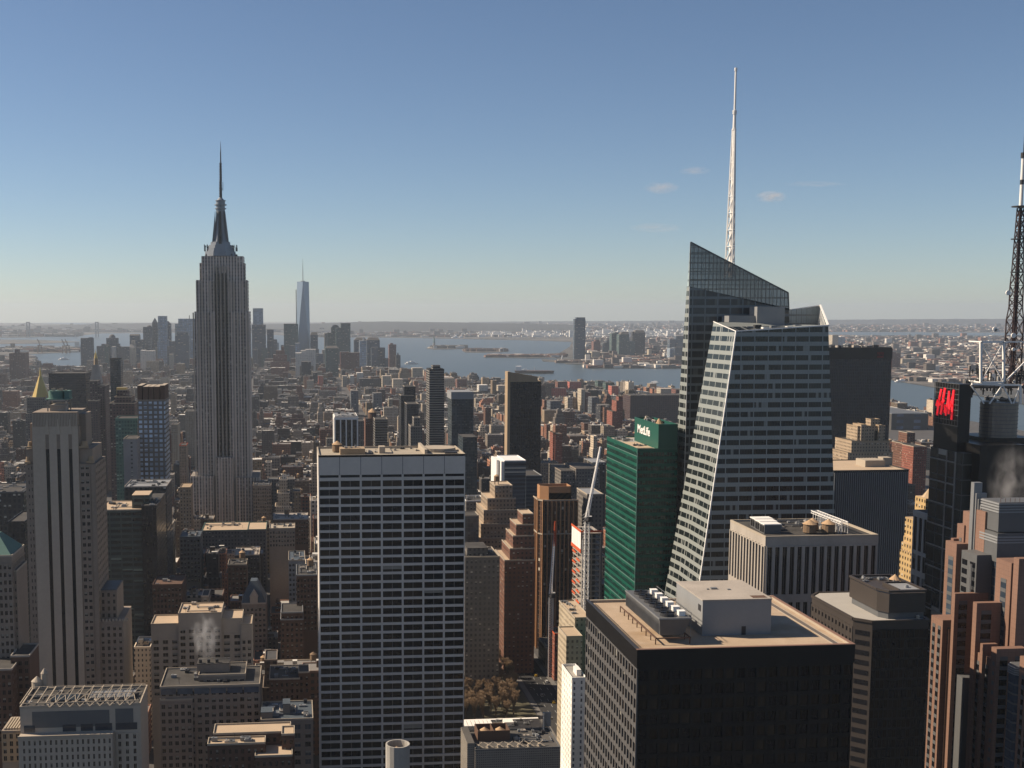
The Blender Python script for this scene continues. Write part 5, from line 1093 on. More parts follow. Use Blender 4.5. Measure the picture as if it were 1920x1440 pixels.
# ---- masonry blocks lower left
def masonry(name, label, px0, px1, py, Y, dep, frame, nb, nf, fl, pybot, tiers=(), coping='beige', roof='tar', tank=0, clut=0, gl=('gdark', 'gdark', 'gwarm'), bulk=None, blind=.4, zf=1.2, pf=.45, facew=True):
    r, (a, b, z) = slab(name, label, px0, px1, py, Y, dep, frame, pybot, coping=coping, roof=roof, tiers=tiers, tank=tank, clut=clut, bulk=bulk)
    facade(r, 'N', a, b, z-zf-fl*nf, z-zf, Y, nb, nf, (b-a)/nb*pf, fl*.45, .3, frame, gl, blind, fname='front_wall')
    if facew and px1 < 540:
        n2 = max(2, int(dep/((b-a)/nb))); facade(r, 'W', Y, Y+dep, z-zf-fl*nf, z-zf, b, n2, nf, dep/n2*pf, fl*.45, .25, frame, gl, blind, fname='side_wall')
    for t in tiers:
        ta, _, tz = atY(t[0], t[2], Y+t[3]); tb = atY(t[1], t[2], Y+t[3])[0]
        n2 = max(2, round((tb-ta)/((b-a)/nb))); k = max(2, int((t[5] if len(t) > 5 else 8)))
        facade(r, 'N', ta, tb, tz-zf-fl*k, tz-zf, Y+t[3], n2, k, (tb-ta)/n2*pf, fl*.45, .3, frame, gl, blind, fname='tier_wall')
    return r, (a, b, z)
r, (a, b, z) = masonry('loft_building', 'wide beige mid-rise with glass attic strip under the drifting steam', 300, 487, 1290, 565, 30, 'limed', 14, 14, 3.6, 1440, roof='tar', clut=9, tiers=((300, 361, 1314, -1.2, 6, 9), (372, 460, 1268, 8, 20, 1)), bulk=((.35, .68, .45, .8, 7),))
m = MB(); 
for k in range(6): m.box(a+k*(b-a)/6+.4, a+(k+1)*(b-a)/6-.4, 564.4, 564.66, z-3.2, z-.6)
m.build('attic_glass', 'gblue', r)
q = MB()
for k in range(3): q.cyl(a+18+k*4, 580, .8, .8, z+7, z+9, 10)
q.build('chimney', 'dark', r)
r, _ = masonry('loft_building', 'tall grey mid-rise with sunlit flat roof and blank upper wall, behind the steam', 334, 415, 1152, 668, 24, 'lime', 5, 12, 3.7, 1270, roof='gravel', clut=4, zf=8.,
    tiers=((283, 336, 1172, 1, 20, 9), (415, 454, 1162, 2, 20, 8), (452, 472, 1172, 1, 20, 8)))
masonry('loft_building', 'dark brown brick walk-up with L shaped pale roof at the bottom edge', 389, 497, 1398, 500, 8, 'brick', 9, 6, 3.4, 1440, roof='gravel', coping='beige', tiers=((400, 545, 1378, 9, 12, 2), (478, 548, 1420, -5, 14, 4), (528, 552, 1379, 3, 10, 4)), clut=6, pf=.6)
masonry('loft_building', 'corniced stone block with blue rooftop sheds left of the centre slab', 489, 587, 1352, 545, 26, 'limed', 5, 8, 4.2, 1440, roof='slate', clut=9, gl=('gdark', 'gblue'), bulk=((.42, .56, .3, .6, 5), (.0, .22, .1, .4, 3)))
masonry('loft_building', 'brown rooming block with roof penthouse between loft and centre slab', 505, 562, 1275, 660, 26, 'brick', 6, 8, 3.6, 1350, roof='tar', coping='conc', clut=6, tiers=((560, 580, 1262, 2, 14, 3),), pf=.6)
masonry('loft_building', 'red brick tower with white arched top storey and heavy cornice', 526, 569, 1163, 760, 26, 'brick', 5, 12, 3.5, 1262, roof='tar', coping='lgrey', clut=4, pf=.55, tiers=((527, 568, 1150, 1, 24, 2),))
r, _ = masonry('gabled_building', 'stone tower with steep blue slate roof and gabled dormer', 453, 499, 1133, 800, 26, 'limed', 6, 13, 3.6, 1240, roof='slate', coping='lime', zf=2)
x0, x1, z = _; m = MB(); m.prism([(x0, 800), (x1, 800), (x1, 826), (x0, 826)], z, z+14, 0, [(x0+6, 808), (x1-6, 808), (x1-6, 818), (x0+6, 818)]); m.build('slate_roof', 'slate', r)
c = (x0+x1)/2; m = MB(); m.box(c-2.6, c+2.6, 799.4, 806, z, z+5); m.hull([(c-2.9, 799.2, z+5), (c+2.9, 799.2, z+5), (c, 799.2, z+9.5), (c-2.9, 807, z+5), (c+2.9, 807, z+5), (c, 807, z+9.5)], [(0, 1, 2), (3, 5, 4), (0, 3, 4, 1), (1, 4, 5, 2), (0, 2, 5, 3)]); m.build('dormer', 'lime', r)
masonry('loft_building', 'brown mid-rise with double row of square windows right of the banded office', 286, 341, 1098, 790, 30, 'brick', 8, 10, 3.7, 1170, roof='brick', coping='brick', clut=3)
masonry('loft_building', 'slate grey block with vertical piers and stair tower below the skyscraper', 337, 375, 1008, 1000, 30, 'mgrey', 6, 10, 3.7, 1120, roof='slate', clut=4, coping='slate')
masonry('loft_building', 'brown gridded block with parapet near the right foot of the skyscraper', 512, 578, 975, 1050, 34, 'brick', 14, 6, 3.6, 1040, roof='conc', clut=7, tank=1, coping='conc')
masonry('loft_building', 'blocky stone annex touching the right foot of the skyscraper', 474, 508, 912, 1240, 34, 'limed', 8, 9, 3.7, 975, roof='tar', clut=4, coping='limed')
masonry('loft_building', 'squat block with three roof vents in a dark court below the skyscraper', 505, 553, 992, 1000, 24, 'limed', 9, 4, 3.6, 1040, roof='beige', clut=5)
masonry('loft_building', 'brown tower with orange rooftop pots below the skyscraper', 427, 462, 1060, 880, 20, 'brick', 5, 12, 3.6, 1130, roof='tar', clut=3, tank=1)
masonry('loft_building', 'shadowed wide block with pale roof line at centre left', 440, 486, 1042, 930, 30, 'dark', 8, 6, 3.6, 1100, roof='conc', clut=6)
masonry('loft_building', 'white flanked block with blue grey walls left of the centre slab', 541, 572, 1052, 860, 34, 'lgrey', 5, 12, 3.6, 1150, roof='slate', clut=4)
masonry('loft_building', 'dark brick block with tank frame against the centre slab', 556, 594, 1080, 780, 34, 'brick', 6, 10, 3.6, 1200, roof='tar', clut=5, tank=1, coping='lgrey')
# left edge
r, _ = masonry('copper_roof_building', 'pale mottled tower with green copper hipped roof cut by the left edge', -40, 22, 1045, 560, 26, 'limed', 7, 16, 3.6, 1270, coping='beige', zf=3, tiers=((22, 31, 1072, 2, 22, 12),))
x0, x1, z = _; m = MB(); m.prism([(x0, 560), (x1, 560), (x1, 586), (x0, 586)], z, z+9, 0, [(x0+6, 570), (x1-8, 570), (x1-8, 576), (x0+6, 576)]); m.build('copper_roof', 'copper', r)
S('dark_slab', 'near black narrow slab between the left edge and the limestone tower', 15, 46, 980, 760, 40, WM['vdark'], 1180, coping='dark')
S('office_block', 'dim wide block with rows of small lit windows behind the near black slab', -60, 44, 925, 930, 50, WM['dgrey'], 990, coping='mgrey', clut=8)
masonry('loft_building', 'dark sloping brick block at the left edge beside the limestone tower foot', -40, 22, 1258, 540, 26, 'brick', 6, 9, 3.6, 1400, coping='conc', tiers=((20, 55, 1232, 10, 20, 8),))
# ---- rooftop by the park with twin cone tanks
Y = 533
r = thing('tank_roof_building', 'low perforated concrete building with two cone tanks in a rooftop box, beside the park', 'building', (XX(890, 1408, Y), Y, 0))
x0, x1, z = XX(891, 1408, Y), XX(1050, 1408, Y), ZZ(890, 1408, Y)
m = MB(); m.box(x0, x1, Y, Y+26, 0, z); m.box(x0-3.4, x0, Y+2, Y+24, 0, z+3); m.build('wall', win('perforated', (.34, .31, .27), (.05, .045, .04), .9, 1.1, .45, .4, 0, roof=(.09, .085, .08)), r)
m = MB(); parapet(m, x0-.1, x1+.1, Y-.1, Y+26, z, .7, .4); m.build('parapet', 'mgrey', r)
m = MB(); m.box(x0+3, x0+18, Y+12, Y+12.4, z, z+5); m.box(x0+3, x0+3.4, Y+12.4, Y+22, z, z+5); m.box(x0+18, x0+18.4, Y+12, Y+22, z, z+5); m.box(x0+10.4, x0+10.8, Y+12.4, Y+22, z, z+5); m.box(x0+3, x0+18.4, Y+22, Y+22.4, z, z+5)
m.build('tank_screen', 'brick', r)
for k in (0, 1): watertank(r, x0+7+k*7.4, Y+17, z-2, 2.9, 4, 1.2)
m = MB()
for k in range(7):
    a = x0+1+k*4.8; m.cyl(a+1, Y+3, 1.1, .8, z+.2, z+1.6, 10); m.bar((a-1, Y+1, z+1), (a+3, Y+5, z+2.2), .25); m.bar((a+3, Y+1, z+1), (a-1, Y+5, z+2.2), .25)
m.build('tripod_vent', 'beige', r)
clutter(r, x0+20, x1-2, Y+8, Y+24, z, 12, 1.1, 44)
m = MB(); a = XX(1013, 1345, Y+30); m.box(a, a+.5, Y+22, Y+24.6, z, z+9); m.box(a+.5, a+4, Y+24, Y+24.5, z+2, z+9); m.bar((a+4, Y+22, z), (a+.5, Y+24, z+6), .3); m.build('screen_wall', 'lgrey', r)
reg(868, 1050, 1385, Y, 1440, (x0-5, x1+1, Y-2, Y+28))
# long low market roof at the edge of the park
r = thing('park_pavilion', 'long low dark pavilion with white canopies along the park edge', 'pavilion', (92, 712, 0))
m = MB(); m.box(92, 152, 712, 728, 0, 7); m.build('wall', 'dark', r)
m = MB()
for k in range(9): m.box(98+k*2.6, 100.2+k*2.6, 716, 727, 7, 7.9)
m.box(92, 152, 728, 730, 6.4, 7.2); m.box(128, 134, 716, 722, 7, 9.5); m.build('canopy', 'white', r); clutter(r, 118, 150, 714, 726, 7, 9, 1.0, 66)
FOOT.append((84, 158, 690, 870))
# ================================================================ far skyline
W_('f_blue', (.09, .12, .16), (.05, .07, .10), 12, 8, .7, .5, .2); W_('f_lblue', (.34, .40, .46), (.26, .33, .42), 10, 8, .6, .5, .3, roof=(.4, .4, .4))
W_('f_green', (.09, .14, .135), (.05, .085, .085), 8, 7, .6, .5, .2); W_('f_grey', (.15, .165, .185), (.06, .065, .075), 7, 7, .5, .5, .2)  # f_grey walls lean blue: scattering of the far haze put into their colour
W_('f_lit', (.60, .52, .40), (.24, .21, .17), 7, 7, .4, .45, .3, roof=(.4, .35, .3)); W_('f_brick', (.24, .11, .085), (.09, .06, .055), 6, 6, .45, .5, .2)
W_('f_pink', (.62, .20, .15), (.2, .08, .07), 6, 6, .4, .45, .2); W_('f_white', (.78, .74, .66), (.32, .31, .29), 8, 6, .5, .4, .3, roof=(.6, .58, .55)); W_('f_dark', (.06, .062, .07), (.03, .033, .04), 7, 6, .5, .5, .1)
def far_(label, a, b, py, Y, mat, dep=50, tiers=(), name='distant_tower', cat='skyscraper', top=None, group='towers of the far downtown', pb=None):
    X0, _, Z = atY(a, py, Y); X1 = atY(b, py, Y)[0]
    m = MB(); m.box(X0, X1, Y, Y+dep, 0, Z)
    for t in tiers: p = atY(t[0], t[2], Y+t[3]); q = atY(t[1], t[2], Y+t[3]); m.box(p[0], q[0], Y+t[3], Y+t[3]+dep*(.7 if t[3] > 0 else 1.1), 0, p[2])
    r = thing(name, label, cat, (X0, Y, 0), group); m.build('wall', WM[mat], r)
    if top:
        kind, c0, c1, y1 = top; p = atY(c0, y1, Y+10); q = atY(c1, y1, Y+10); m = MB(); c = (p[0]+q[0])/2; w_ = abs(q[0]-p[0])/2
        if kind == 'spire': m.prism([(c-w_, Y+4), (c+w_, Y+4), (c+w_, Y+4+2*w_), (c-w_, Y+4+2*w_)], Z-1, p[2], 0, [(c-.8, Y+4+w_), (c+.8, Y+4+w_), (c+.8, Y+6+w_), (c-.8, Y+6+w_)]); m.build('spire', WM[mat], r)
        if kind == 'dome': 
            for k in range(4): m.cyl(c, Y+dep/2, w_*cos(k*pi/8), w_*cos((k+1)*pi/8), Z+(p[2]-Z)*sin(k*pi/8), Z+(p[2]-Z)*sin((k+1)*pi/8)+.5, 16)
            m.build('dome', WM[mat], r)
        if kind == 'wedge': m.prism([(X0, Y), (X1, Y), (X1, Y+dep), (X0, Y+dep)], Z, p[2], 0, [(p[0], Y+dep*.2), (q[0], Y+dep*.2), (q[0], Y+dep*.8), (p[0], Y+dep*.8)]); m.build('crown', WM[mat], r)
        if kind == 'mast': m.box(c-1.5, c+1.5, Y+10, Y+13, Z, p[2]); m.build('mast', 'mgrey', r)
        if kind == 'box': m.box(p[0], q[0], Y+6, Y+dep*.8, Z, p[2]); m.build('crown', WM[mat], r)
    reg(a, b, py, Y, pb or 672)
T = far_
T('grey slab with notched battlement crown, leftmost of the far downtown towers', 151, 173, 634, 5300, 'f_grey', 40, top=('box', 166, 173, 632.5))
T('stepped stone tower with round domed lantern', 199, 220, 634, 5600, 'f_grey', 40, tiers=((181, 225, 649, -10), (190, 223, 645, -5)), top=('dome', 203, 216, 627))
T('pale lit narrow tower under the domed lantern tower', 209, 216, 650, 5450, 'f_white', 30)
T('pink edged low slab right of the domed lantern tower', 224, 243, 650, 5400, 'f_grey', 40, tiers=((237, 243, 651, -8),))
T('rounded glass tower behind a sunlit pyramidal stone tower', 243, 261, 629, 5900, 'f_blue', 50, top=('wedge', 244, 260, 626.5), tiers=((260, 268, 637, 6),))
T('sunlit tapering stone tower in front of the rounded glass one', 243, 253, 652, 5300, 'f_lit', 40, tiers=((246, 252, 639, 8),), top=('wedge', 244, 251, 646))
T('broad stone slab left of the needle pointed tower', 268, 286, 613, 5900, 'f_grey', 40, top=('dome', 275, 284, 610))
T('needle pointed tower beside the rippled steel tower', 285, 295, 605, 5950, 'f_grey', 40, top=('spire', 285, 295, 596))
T('tall rippled steel tower, highest of the left cluster', 296, 312, 592.5, 5700, 'f_lblue', 40, tiers=((295, 314, 640, -5),))
T('dark peaked tower tucked right of the rippled steel tower', 311, 320, 608, 6000, 'f_blue', 40, top=('wedge', 312, 315, 602))
T('pink and cream sunlit courthouse block', 263, 272, 657, 5100, 'f_white', 60, tiers=((271, 290, 658, 4),))
T('short pale lit stub below the rippled steel tower', 317, 324, 664, 5100, 'f_lit', 30)
T('thin pale tower at the left of the big blue glass box', 328, 335, 607, 6050, 'f_lblue', 40)
T('big pale blue glass box with thin mast, left of the spired skyscraper', 334, 368, 597.5, 6000, 'f_lblue', 50, top=('mast', 354, 356, 591))
T('dark blue slab standing in front of the big glass box', 328, 354, 629, 5500, 'f_blue', 50, tiers=((332, 352, 623, 6),))
T('pale stone block left of the dark blue slab', 318, 329, 640, 5500, 'f_grey', 50)
T('light blue tower rising above a darker one right of the spired skyscraper', 474, 493, 578, 6000, 'f_lblue', 40)
T('darker blue tower in front of the light blue one', 472, 498, 609, 5800, 'f_blue', 50)
T('slim blue tower standing alone between two larger ones', 500.5, 513, 618, 5900, 'f_blue', 40)
T('flat topped dark slab left of the tapering crystal tower', 532, 559, 607, 5700, 'f_green', 45)
T('rounded shoulder tower right of the tapering crystal tower', 582, 596, 628, 5900, 'f_blue', 45, top=('wedge', 584, 594, 623), tiers=((574, 598, 655, -8),))
T('brown masonry hulk with stepped top in the smoky middle distance', 512, 538, 665, 4700, 'f_brick', 60, tiers=((517, 534, 657, 10), (528, 532, 650, 14), (508, 543, 678, -10)), pb=690)
T('cream angular block stepping up to the right, sunlit', 554, 592, 662, 4600, 'f_white', 50, tiers=((564, 592, 657, 6), (573, 592, 655, 9)), pb=685)
T('dark bushy block in front of the cream angular block', 565, 583, 678, 4200, 'f_dark', 50, pb=705)
T('cylindrical pale pink tower left of the stepped green glass group', 608, 614, 625, 6000, 'f_lit', 30)
T('stepped green glass tower with round crown', 621, 637, 614, 5900, 'f_green', 45, tiers=((614, 622, 624, -5),), top=('dome', 622, 636, 609))
T('two tone green glass tower with lit edge, tallest of its group', 639, 657, 606, 5800, 'f_green', 45, tiers=((630, 640, 615, -4),))
T('teal block with lit cream flank below the green glass group', 610, 634, 653, 4900, 'f_green', 50, top=('wedge', 612, 632, 649), pb=690)
T('brick housing slab with pink edge strip', 638, 654, 660, 5000, 'f_brick', 40, tiers=((653, 656, 661, -6),), pb=690)
T('brick housing slab right of the pink edge strip', 656, 674, 661, 5050, 'f_brick', 40, pb=690)
T('pale grey tower with sunlit pinnacle in front of the domed financial block', 674, 687, 639, 5300, 'f_lblue', 40, top=('box', 681, 683, 632), pb=685)
T('domed financial block with cut shoulders by the harbour', 664, 688, 638, 5700, 'f_blue', 50, top=('wedge', 669, 684, 633))
T('bulky octagonal topped financial block by the harbour', 688, 712, 638, 5600, 'f_blue', 50, top=('wedge', 691, 709, 633), tiers=((712, 722, 652, -4), (722, 729, 672, -8)))
T('brick tower with stepped top at the water, right end of downtown', 729.5, 743, 646, 5500, 'f_brick', 40, top=('box', 732, 737, 643.5))
T('low dark tower with pinnacle, last before open water', 743, 751, 666, 5400, 'f_dark', 40, top=('spire', 744, 748, 661))
rq = random.Random(404)
for a0_, a1_, n_, y0_, y1_ in ((150, 245, 9, 646, 668), (245, 362, 16, 634, 664), (472, 600, 15, 636, 664), (600, 715, 9, 650, 672)):
    for k in range(n_):
        a = a0_+(a1_-a0_)*(k+rq.uniform(0, .6))/n_; wq = rq.uniform(6, 13)
        far_('nondescript slab wedged among the packed far downtown towers', a, a+wq, rq.uniform(y0_, y1_), rq.uniform(5450, 6150), rq.choice(('f_grey', 'f_blue', 'f_grey', 'f_green', 'f_lblue', 'f_lit')), 40, group='nondescript slabs of the far downtown', tiers=((a+1, a+wq*.6, rq.uniform(y0_, y1_)-2, 5),) if rq.random() < .4 else ())
# tapering crystal tower
Y = 5950
r = thing('tapering_tower', 'tapering pale blue crystal tower with needle mast, tallest in the far downtown', 'skyscraper', (XX(555, 650, Y), Y, 0))
x0, x1 = XX(555.5, 650, Y), XX(582, 650, Y); c = (x0+x1)/2+1; w_ = (x1-x0)/2; zt = ZZ(568, 528, Y); yc = Y+w_
b = [(x0, Y), (x1, Y), (x1, Y+2*w_), (x0, Y+2*w_)]; q = w_*.98; tp = [(c, yc-q), (c+q*.86, yc), (c, yc+q), (c-q*.86, yc)]
vs = [(x, y, 40) for x, y in b]+[(x, y, zt) for x, y in tp]
fs = [(0, 1, 4), (1, 2, 5), (2, 3, 6), (3, 0, 7), (1, 5, 4), (2, 6, 5), (3, 7, 6), (0, 4, 7), (4, 5, 6, 7), (3, 2, 1, 0)]
m = MB(); m.add(vs, fs); m.box(x0, x1, Y, Y+2*w_, 0, 40); m.build('glass_body', srf('pale blue glass', (.30, .40, .52), .18, .1, spec=.8), r)
m = MB(); m.cyl(c, yc, 12, 12, zt, zt+4, 16); m.cyl(c, yc, 2, 1.6, zt, ZZ(568, 505, Y), 8); m.cyl(c, yc, 1.5, .4, ZZ(568, 505, Y), ZZ(568, 484, Y), 8); m.build('spire', 'steel', r)
m = MB(); m.box(XX(555, 600, Y), XX(556.4, 600, Y), Y-6, Y-3, 100, ZZ(555, 543, Y)); m.build('hoist_mast', 'mgrey', r)
reg(555, 582, 560, Y, 655)
# across the river
G2 = 'towers across the river'
def J(label, a, b, py, Y, mat, **k): far_(label, a, b, py, Y, mat, group=G2, pb=k.pop('pb', 682), **k)
J('lone tall blue glass tower with arched top on the far riverbank', 1080, 1098, 602, 6350, 'f_blue', dep=45, top=('wedge', 1080.5, 1097, 595), tiers=((1077.5, 1081, 598, 4), (1098, 1109, 662, -4)))
J('brown tower right of the lone tall glass tower', 1113, 1126, 640, 7000, 'f_brick', top=('box', 1116, 1124, 637))
J('pale grey tower left of the twin teal slabs', 1133, 1146, 642, 7000, 'f_grey', top=('dome', 1135, 1144, 636))
J('left slab of the teal pair with cresting', 1147, 1162, 625, 6900, 'f_green', top=('box', 1152, 1161, 623))
J('right slab of the teal pair stepping down to the right', 1163, 1180, 627, 6800, 'f_green', top=('wedge', 1166, 1178, 622), tiers=((1168, 1191, 640, -8), (1161, 1168, 627, -16)))
J('bulky barrel topped slate tower across the river', 1189, 1210, 624, 7000, 'f_dark', top=('wedge', 1192, 1207, 619), tiers=((1186, 1192, 622, 8),))
for a, b, py, c in ((1110, 1125, 659, 'leftmost'), (1128, 1142, 661, 'middle'), (1146, 1160, 664, 'rightmost')): J('%s of three squat sunlit blocks below the brown and teal towers' % c, a, b, py, 6500, 'f_lit', name='riverside_block', cat='building')
J('stepped brick apartments right at the water under the squat blocks', 1121, 1160, 672, 6350, 'f_brick', tiers=((1128, 1140, 668, 5),), name='riverside_block', cat='building', pb=686)
for k in range(8): J(('first second third fourth fifth sixth seventh eighth'.split()[k])+' from the left in the white riverside row', 1165+k*12.5, 1176+k*12.5, 679-(k % 3)*1.6, 6250, 'f_white', name='riverside_house', cat='building', dep=40, pb=690)
J('white stepped block above the riverside row', 1190, 1202, 670, 6500, 'f_white', name='riverside_block', cat='building'); J('tan pinnacled block above the riverside row', 1213, 1225, 665, 6600, 'f_lit', top=('box', 1216, 1222, 655), name='riverside_block', cat='building')
J('grey slab behind the tan pinnacled block', 1222, 1236, 657, 6900, 'f_dark'); J('white rowed building right of the riverside row', 1240, 1253, 672, 6350, 'f_white', name='riverside_block', cat='building', tiers=((1246, 1249, 662, 5),))
J('pale blue office pair left half with white roof line', 1256, 1263, 653, 6400, 'f_lblue'); J('darker right half of the blue office pair', 1265, 1286, 651, 6380, 'f_blue')
J('square dark tower behind the blue office pair', 1256, 1267, 636, 7300, 'f_blue'); J('taller square dark tower next to the crystalline skyscraper', 1268, 1286, 630, 7300, 'f_blue')
J('slim pale tower right of the crystalline skyscraper rim', 1561, 1572, 628, 6800, 'f_lit', pb=650); J('low glass slab beside the slim pale tower', 1572, 1585, 632, 6800, 'f_lblue', pb=650)
J('brown riverside tower just right of the black monolith', 1673, 1689, 662, 5200, 'f_brick', pb=695, tiers=((1673, 1680, 660, -6),)); J('cream twin gabled riverside hall', 1692, 1717, 673, 5600, 'f_lit', pb=690, name='riverside_block', cat='building')
J('long pale pier shed on the far bank', 1798, 1850, 698, 5100, 'f_white', pb=700, name='riverside_block', cat='building', dep=30)
# near bank features right of centre
S('convention_shed', 'long low grey exhibition hall by the river, right of the black monolith', 1672, 1741, 776, 2550, 180, W_('shed', (.12, .115, .11), (.1, .12, .17), 40, 14, .4, .5, .5), 830, cat='hall', coping='lgrey', roof='mgrey')
S('pier_building', 'small riverside building with white funnel beside the grey hall', 1672, 1684, 765, 2900, 40, W_('pierb', (.3, .28, .25), (.1, .1, .1)), 775, cat='building', coping='white')
S('apartment_tower', 'brown apartment tower with pale balcony stripes right of the tan hotel', 1692, 1713, 832, 1600, 30, WM['brickb'], 880, cat='apartment tower', tiers=((1701, 1716, 812, 8, 24),))
S('brick_tower', 'dark red pair of brick flats with white sill, by the dark glass tower', 1713, 1738, 838, 1500, 30, WM['redb'], 900, cat='apartment tower')
S('long_warehouse', 'long dark brick block with repeated windows near the river', 1182, 1292, 742, 2650, 60, W_('darkware', (.10, .065, .065), (.03, .028, .03), 5, 4.5, .5, .5, .2, blind=(.06, .055, .06)), 790, cat='warehouse', coping='limed', clut=6)
S('brick_tower', 'tall tiered red brick building with crenellated top near the river', 1156, 1168, 752, 2250, 34, WM['redb'], 800, cat='building', tiers=((1148, 1160, 772, -6, 40), (1160, 1168, 744, 6, 20)), coping='brick')
for a, b, y, Y, mt, lb in ((1046, 1064, 716, 3700, 'f_brick', 'brick tower with cupola, left of the scarlet block'), (1034, 1062, 728, 3500, 'f_pink', 'terracotta block at the foot of the cupola tower'), (1068, 1090, 716, 3800, 'f_pink', 'scarlet block with ragged top by the river'),
        (1121, 1134, 714, 3900, 'f_green', 'left of two pale green glass riverside towers'), (1136, 1152, 717, 3850, 'f_green', 'right of two pale green glass riverside towers'), (1147, 1160, 724, 3400, 'f_pink', 'crimson framed block before the green glass pair'),
        (1198, 1218, 735, 3300, 'f_lit', 'tan block with roof hut at the river edge'), (1239, 1262, 729, 3400, 'f_lit', 'ochre crenellated block at the river edge'), (1267, 1284, 730, 3300, 'f_brick', 'brick block touching the crystalline skyscraper'),
        (1090, 1097, 730, 2900, 'f_lit', 'pale tapering slab catching the sun, left one'), (1098, 1108, 736, 2900, 'f_brick', 'brown slab with lit rim right of the pale tapering slab'),
        (1110, 1124, 745, 2800, 'f_grey', 'curved grey tower mid distance'), (1126, 1146, 760, 2500, 'f_dark', 'square dark block below the curved grey tower'), (1032, 1052, 752, 2700, 'f_grey', 'broad grey brown block below the terracotta one'),
        (898, 915, 722, 3700, 'f_white', 'white block on the ridge left of the black knife edge tower'), (934, 952, 723, 3700, 'f_lit', 'ochre hall touching the black knife edge tower'), (857, 875, 711, 4000, 'f_brick', 'red brick block behind the mottled tower'),
        (833, 852, 709, 4100, 'f_lit', 'cream striped block right of the near black tower'), (717, 733, 705, 4100, 'f_lit', 'tan block with square towers in the middle ground'), (737, 756, 711, 3950, 'f_lit', 'tan slab right of the square towered block'),
        (669, 681, 699, 4300, 'f_white', 'bright white sunlit block at centre distance'), (642, 651, 705, 4200, 'f_lit', 'small ochre sunlit slab left of the bright white one'), (656, 664, 704, 4200, 'f_white', 'cream slab between ochre and bright white ones'),
        (674, 718, 710, 4150, 'f_dark', 'long dark slab under the bright white block'), (575, 588, 713, 4000, 'f_lit', 'tan block with twin piers beyond the skyscraper'), (587, 595, 699, 4100, 'f_dark', 'thin dark tower with white rim'),
        (597, 606, 705, 4000, 'f_pink', 'rosy slab right of the thin dark tower'), (773, 793, 690, 4400, 'f_lit', 'sunlit tan crag topped block near the shore'), (700, 716, 737, 3000, 'f_grey', 'olive grey tower in the low rise sea'),
        (658, 672, 733, 3000, 'f_grey', 'slim pale olive tower in the low rise sea')):
    far_(lb, a, b, y, Y, mt, 40, name='distant_block', cat='building', group='single blocks of the middle distance', pb=y+18)
# suspension bridge, cargo cranes, statue
Y = 13000
r = thing('suspension_bridge', 'long grey suspension bridge on the left horizon', 'bridge', (XX(53, 620, Y), Y, 0))
tx = []
for px in (53, 182):
    x = XX(px, 620, Y); tx.append(x); m = MB()
    for s_ in (-1, 1): m.box(x+s_*13-5, x+s_*13+5, Y-8, Y+8, 0, 160)
    for z in (60, 100, 150): m.box(x-13, x+13, Y-6, Y+6, z, z+9)
    m.build('bridge_tower', 'lgrey', r)
m = MB(); m.box(-9000, tx[1]+2600, Y-14, Y+14, 52, 58); m.build('deck', 'lgrey', r)
m = MB(); L_ = tx[1]-tx[0]
for k in range(24):
    f = lambda t: 62+96*(2*t-1)**2
    a, b = k/24, (k+1)/24; m.bar((tx[0]+L_*a, Y, f(a)), (tx[0]+L_*b, Y, f(b)), 3.5)
    for x0, sg_ in ((tx[0], -1), (tx[1], 1)): m.bar((x0+sg_*L_*.5*a, Y, 158-100*a**.8), (x0+sg_*L_*.5*b, Y, 158-100*b**.8), 3.5)
m.build('cable', 'lgrey', r)
for px, Yc in ((75, 7900), (121, 7800), (127, 7850)):
    p = atY(px, 655, Yc); r = thing('cargo_crane', 'dock gantry crane near the left shore, %s' % {75: 'standing alone', 121: 'left of the reddish pair', 127: 'right of the reddish pair'}[px], 'crane', (p[0], Yc, 2)); m = MB()
    for a in (-14, 14):
        for b in (-10, 10): m.bar((p[0]+a, Yc+b, 2), (p[0]+a*.6, Yc+b*.6, 52), 3)
    m.box(p[0]-14, p[0]+14, Yc-7, Yc+7, 46, 52); m.build('gantry', 'redpaint' if 'redpaint' in M else 'brick', r)
    m = MB(); m.bar((p[0], Yc, 52), (p[0]-16, Yc, 92), 3.4); m.bar((p[0], Yc, 70), (p[0]-12, Yc, 84), 1.5); m.bar((p[0], Yc, 52), (p[0]+2, Yc, 72), 2); m.build('boom', 'brick', r)
d = atZ(814, 652.5, 2); r = thing('statue', 'tiny pale green statue on its pedestal in the harbour', 'statue', d)
m = MB(); m.cyl(d[0], d[1], 48, 48, 2, 9, 11); m.cyl(d[0], d[1], 14, 10, 9, 40, 4); m.build('pedestal', 'conc', r)
m = MB(); m.cyl(d[0], d[1], 7, 4.5, 40, 66, 10); m.cyl(d[0], d[1], 4.6, 3.4, 66, 74, 10); m.cyl(d[0], d[1], 2.4, 2.2, 74, 80, 10); m.cyl(d[0], d[1], 4, 4, 79, 80, 9); m.bar((d[0]-3, d[1], 72), (d[0]-6, d[1], 90), 1.8); m.cyl(d[0]-6, d[1], 1.8, .6, 90, 95, 8); m.bar((d[0]+3, d[1], 72), (d[0]+5, d[1]-3, 62), 2); m.build('figure', 'copper', r)
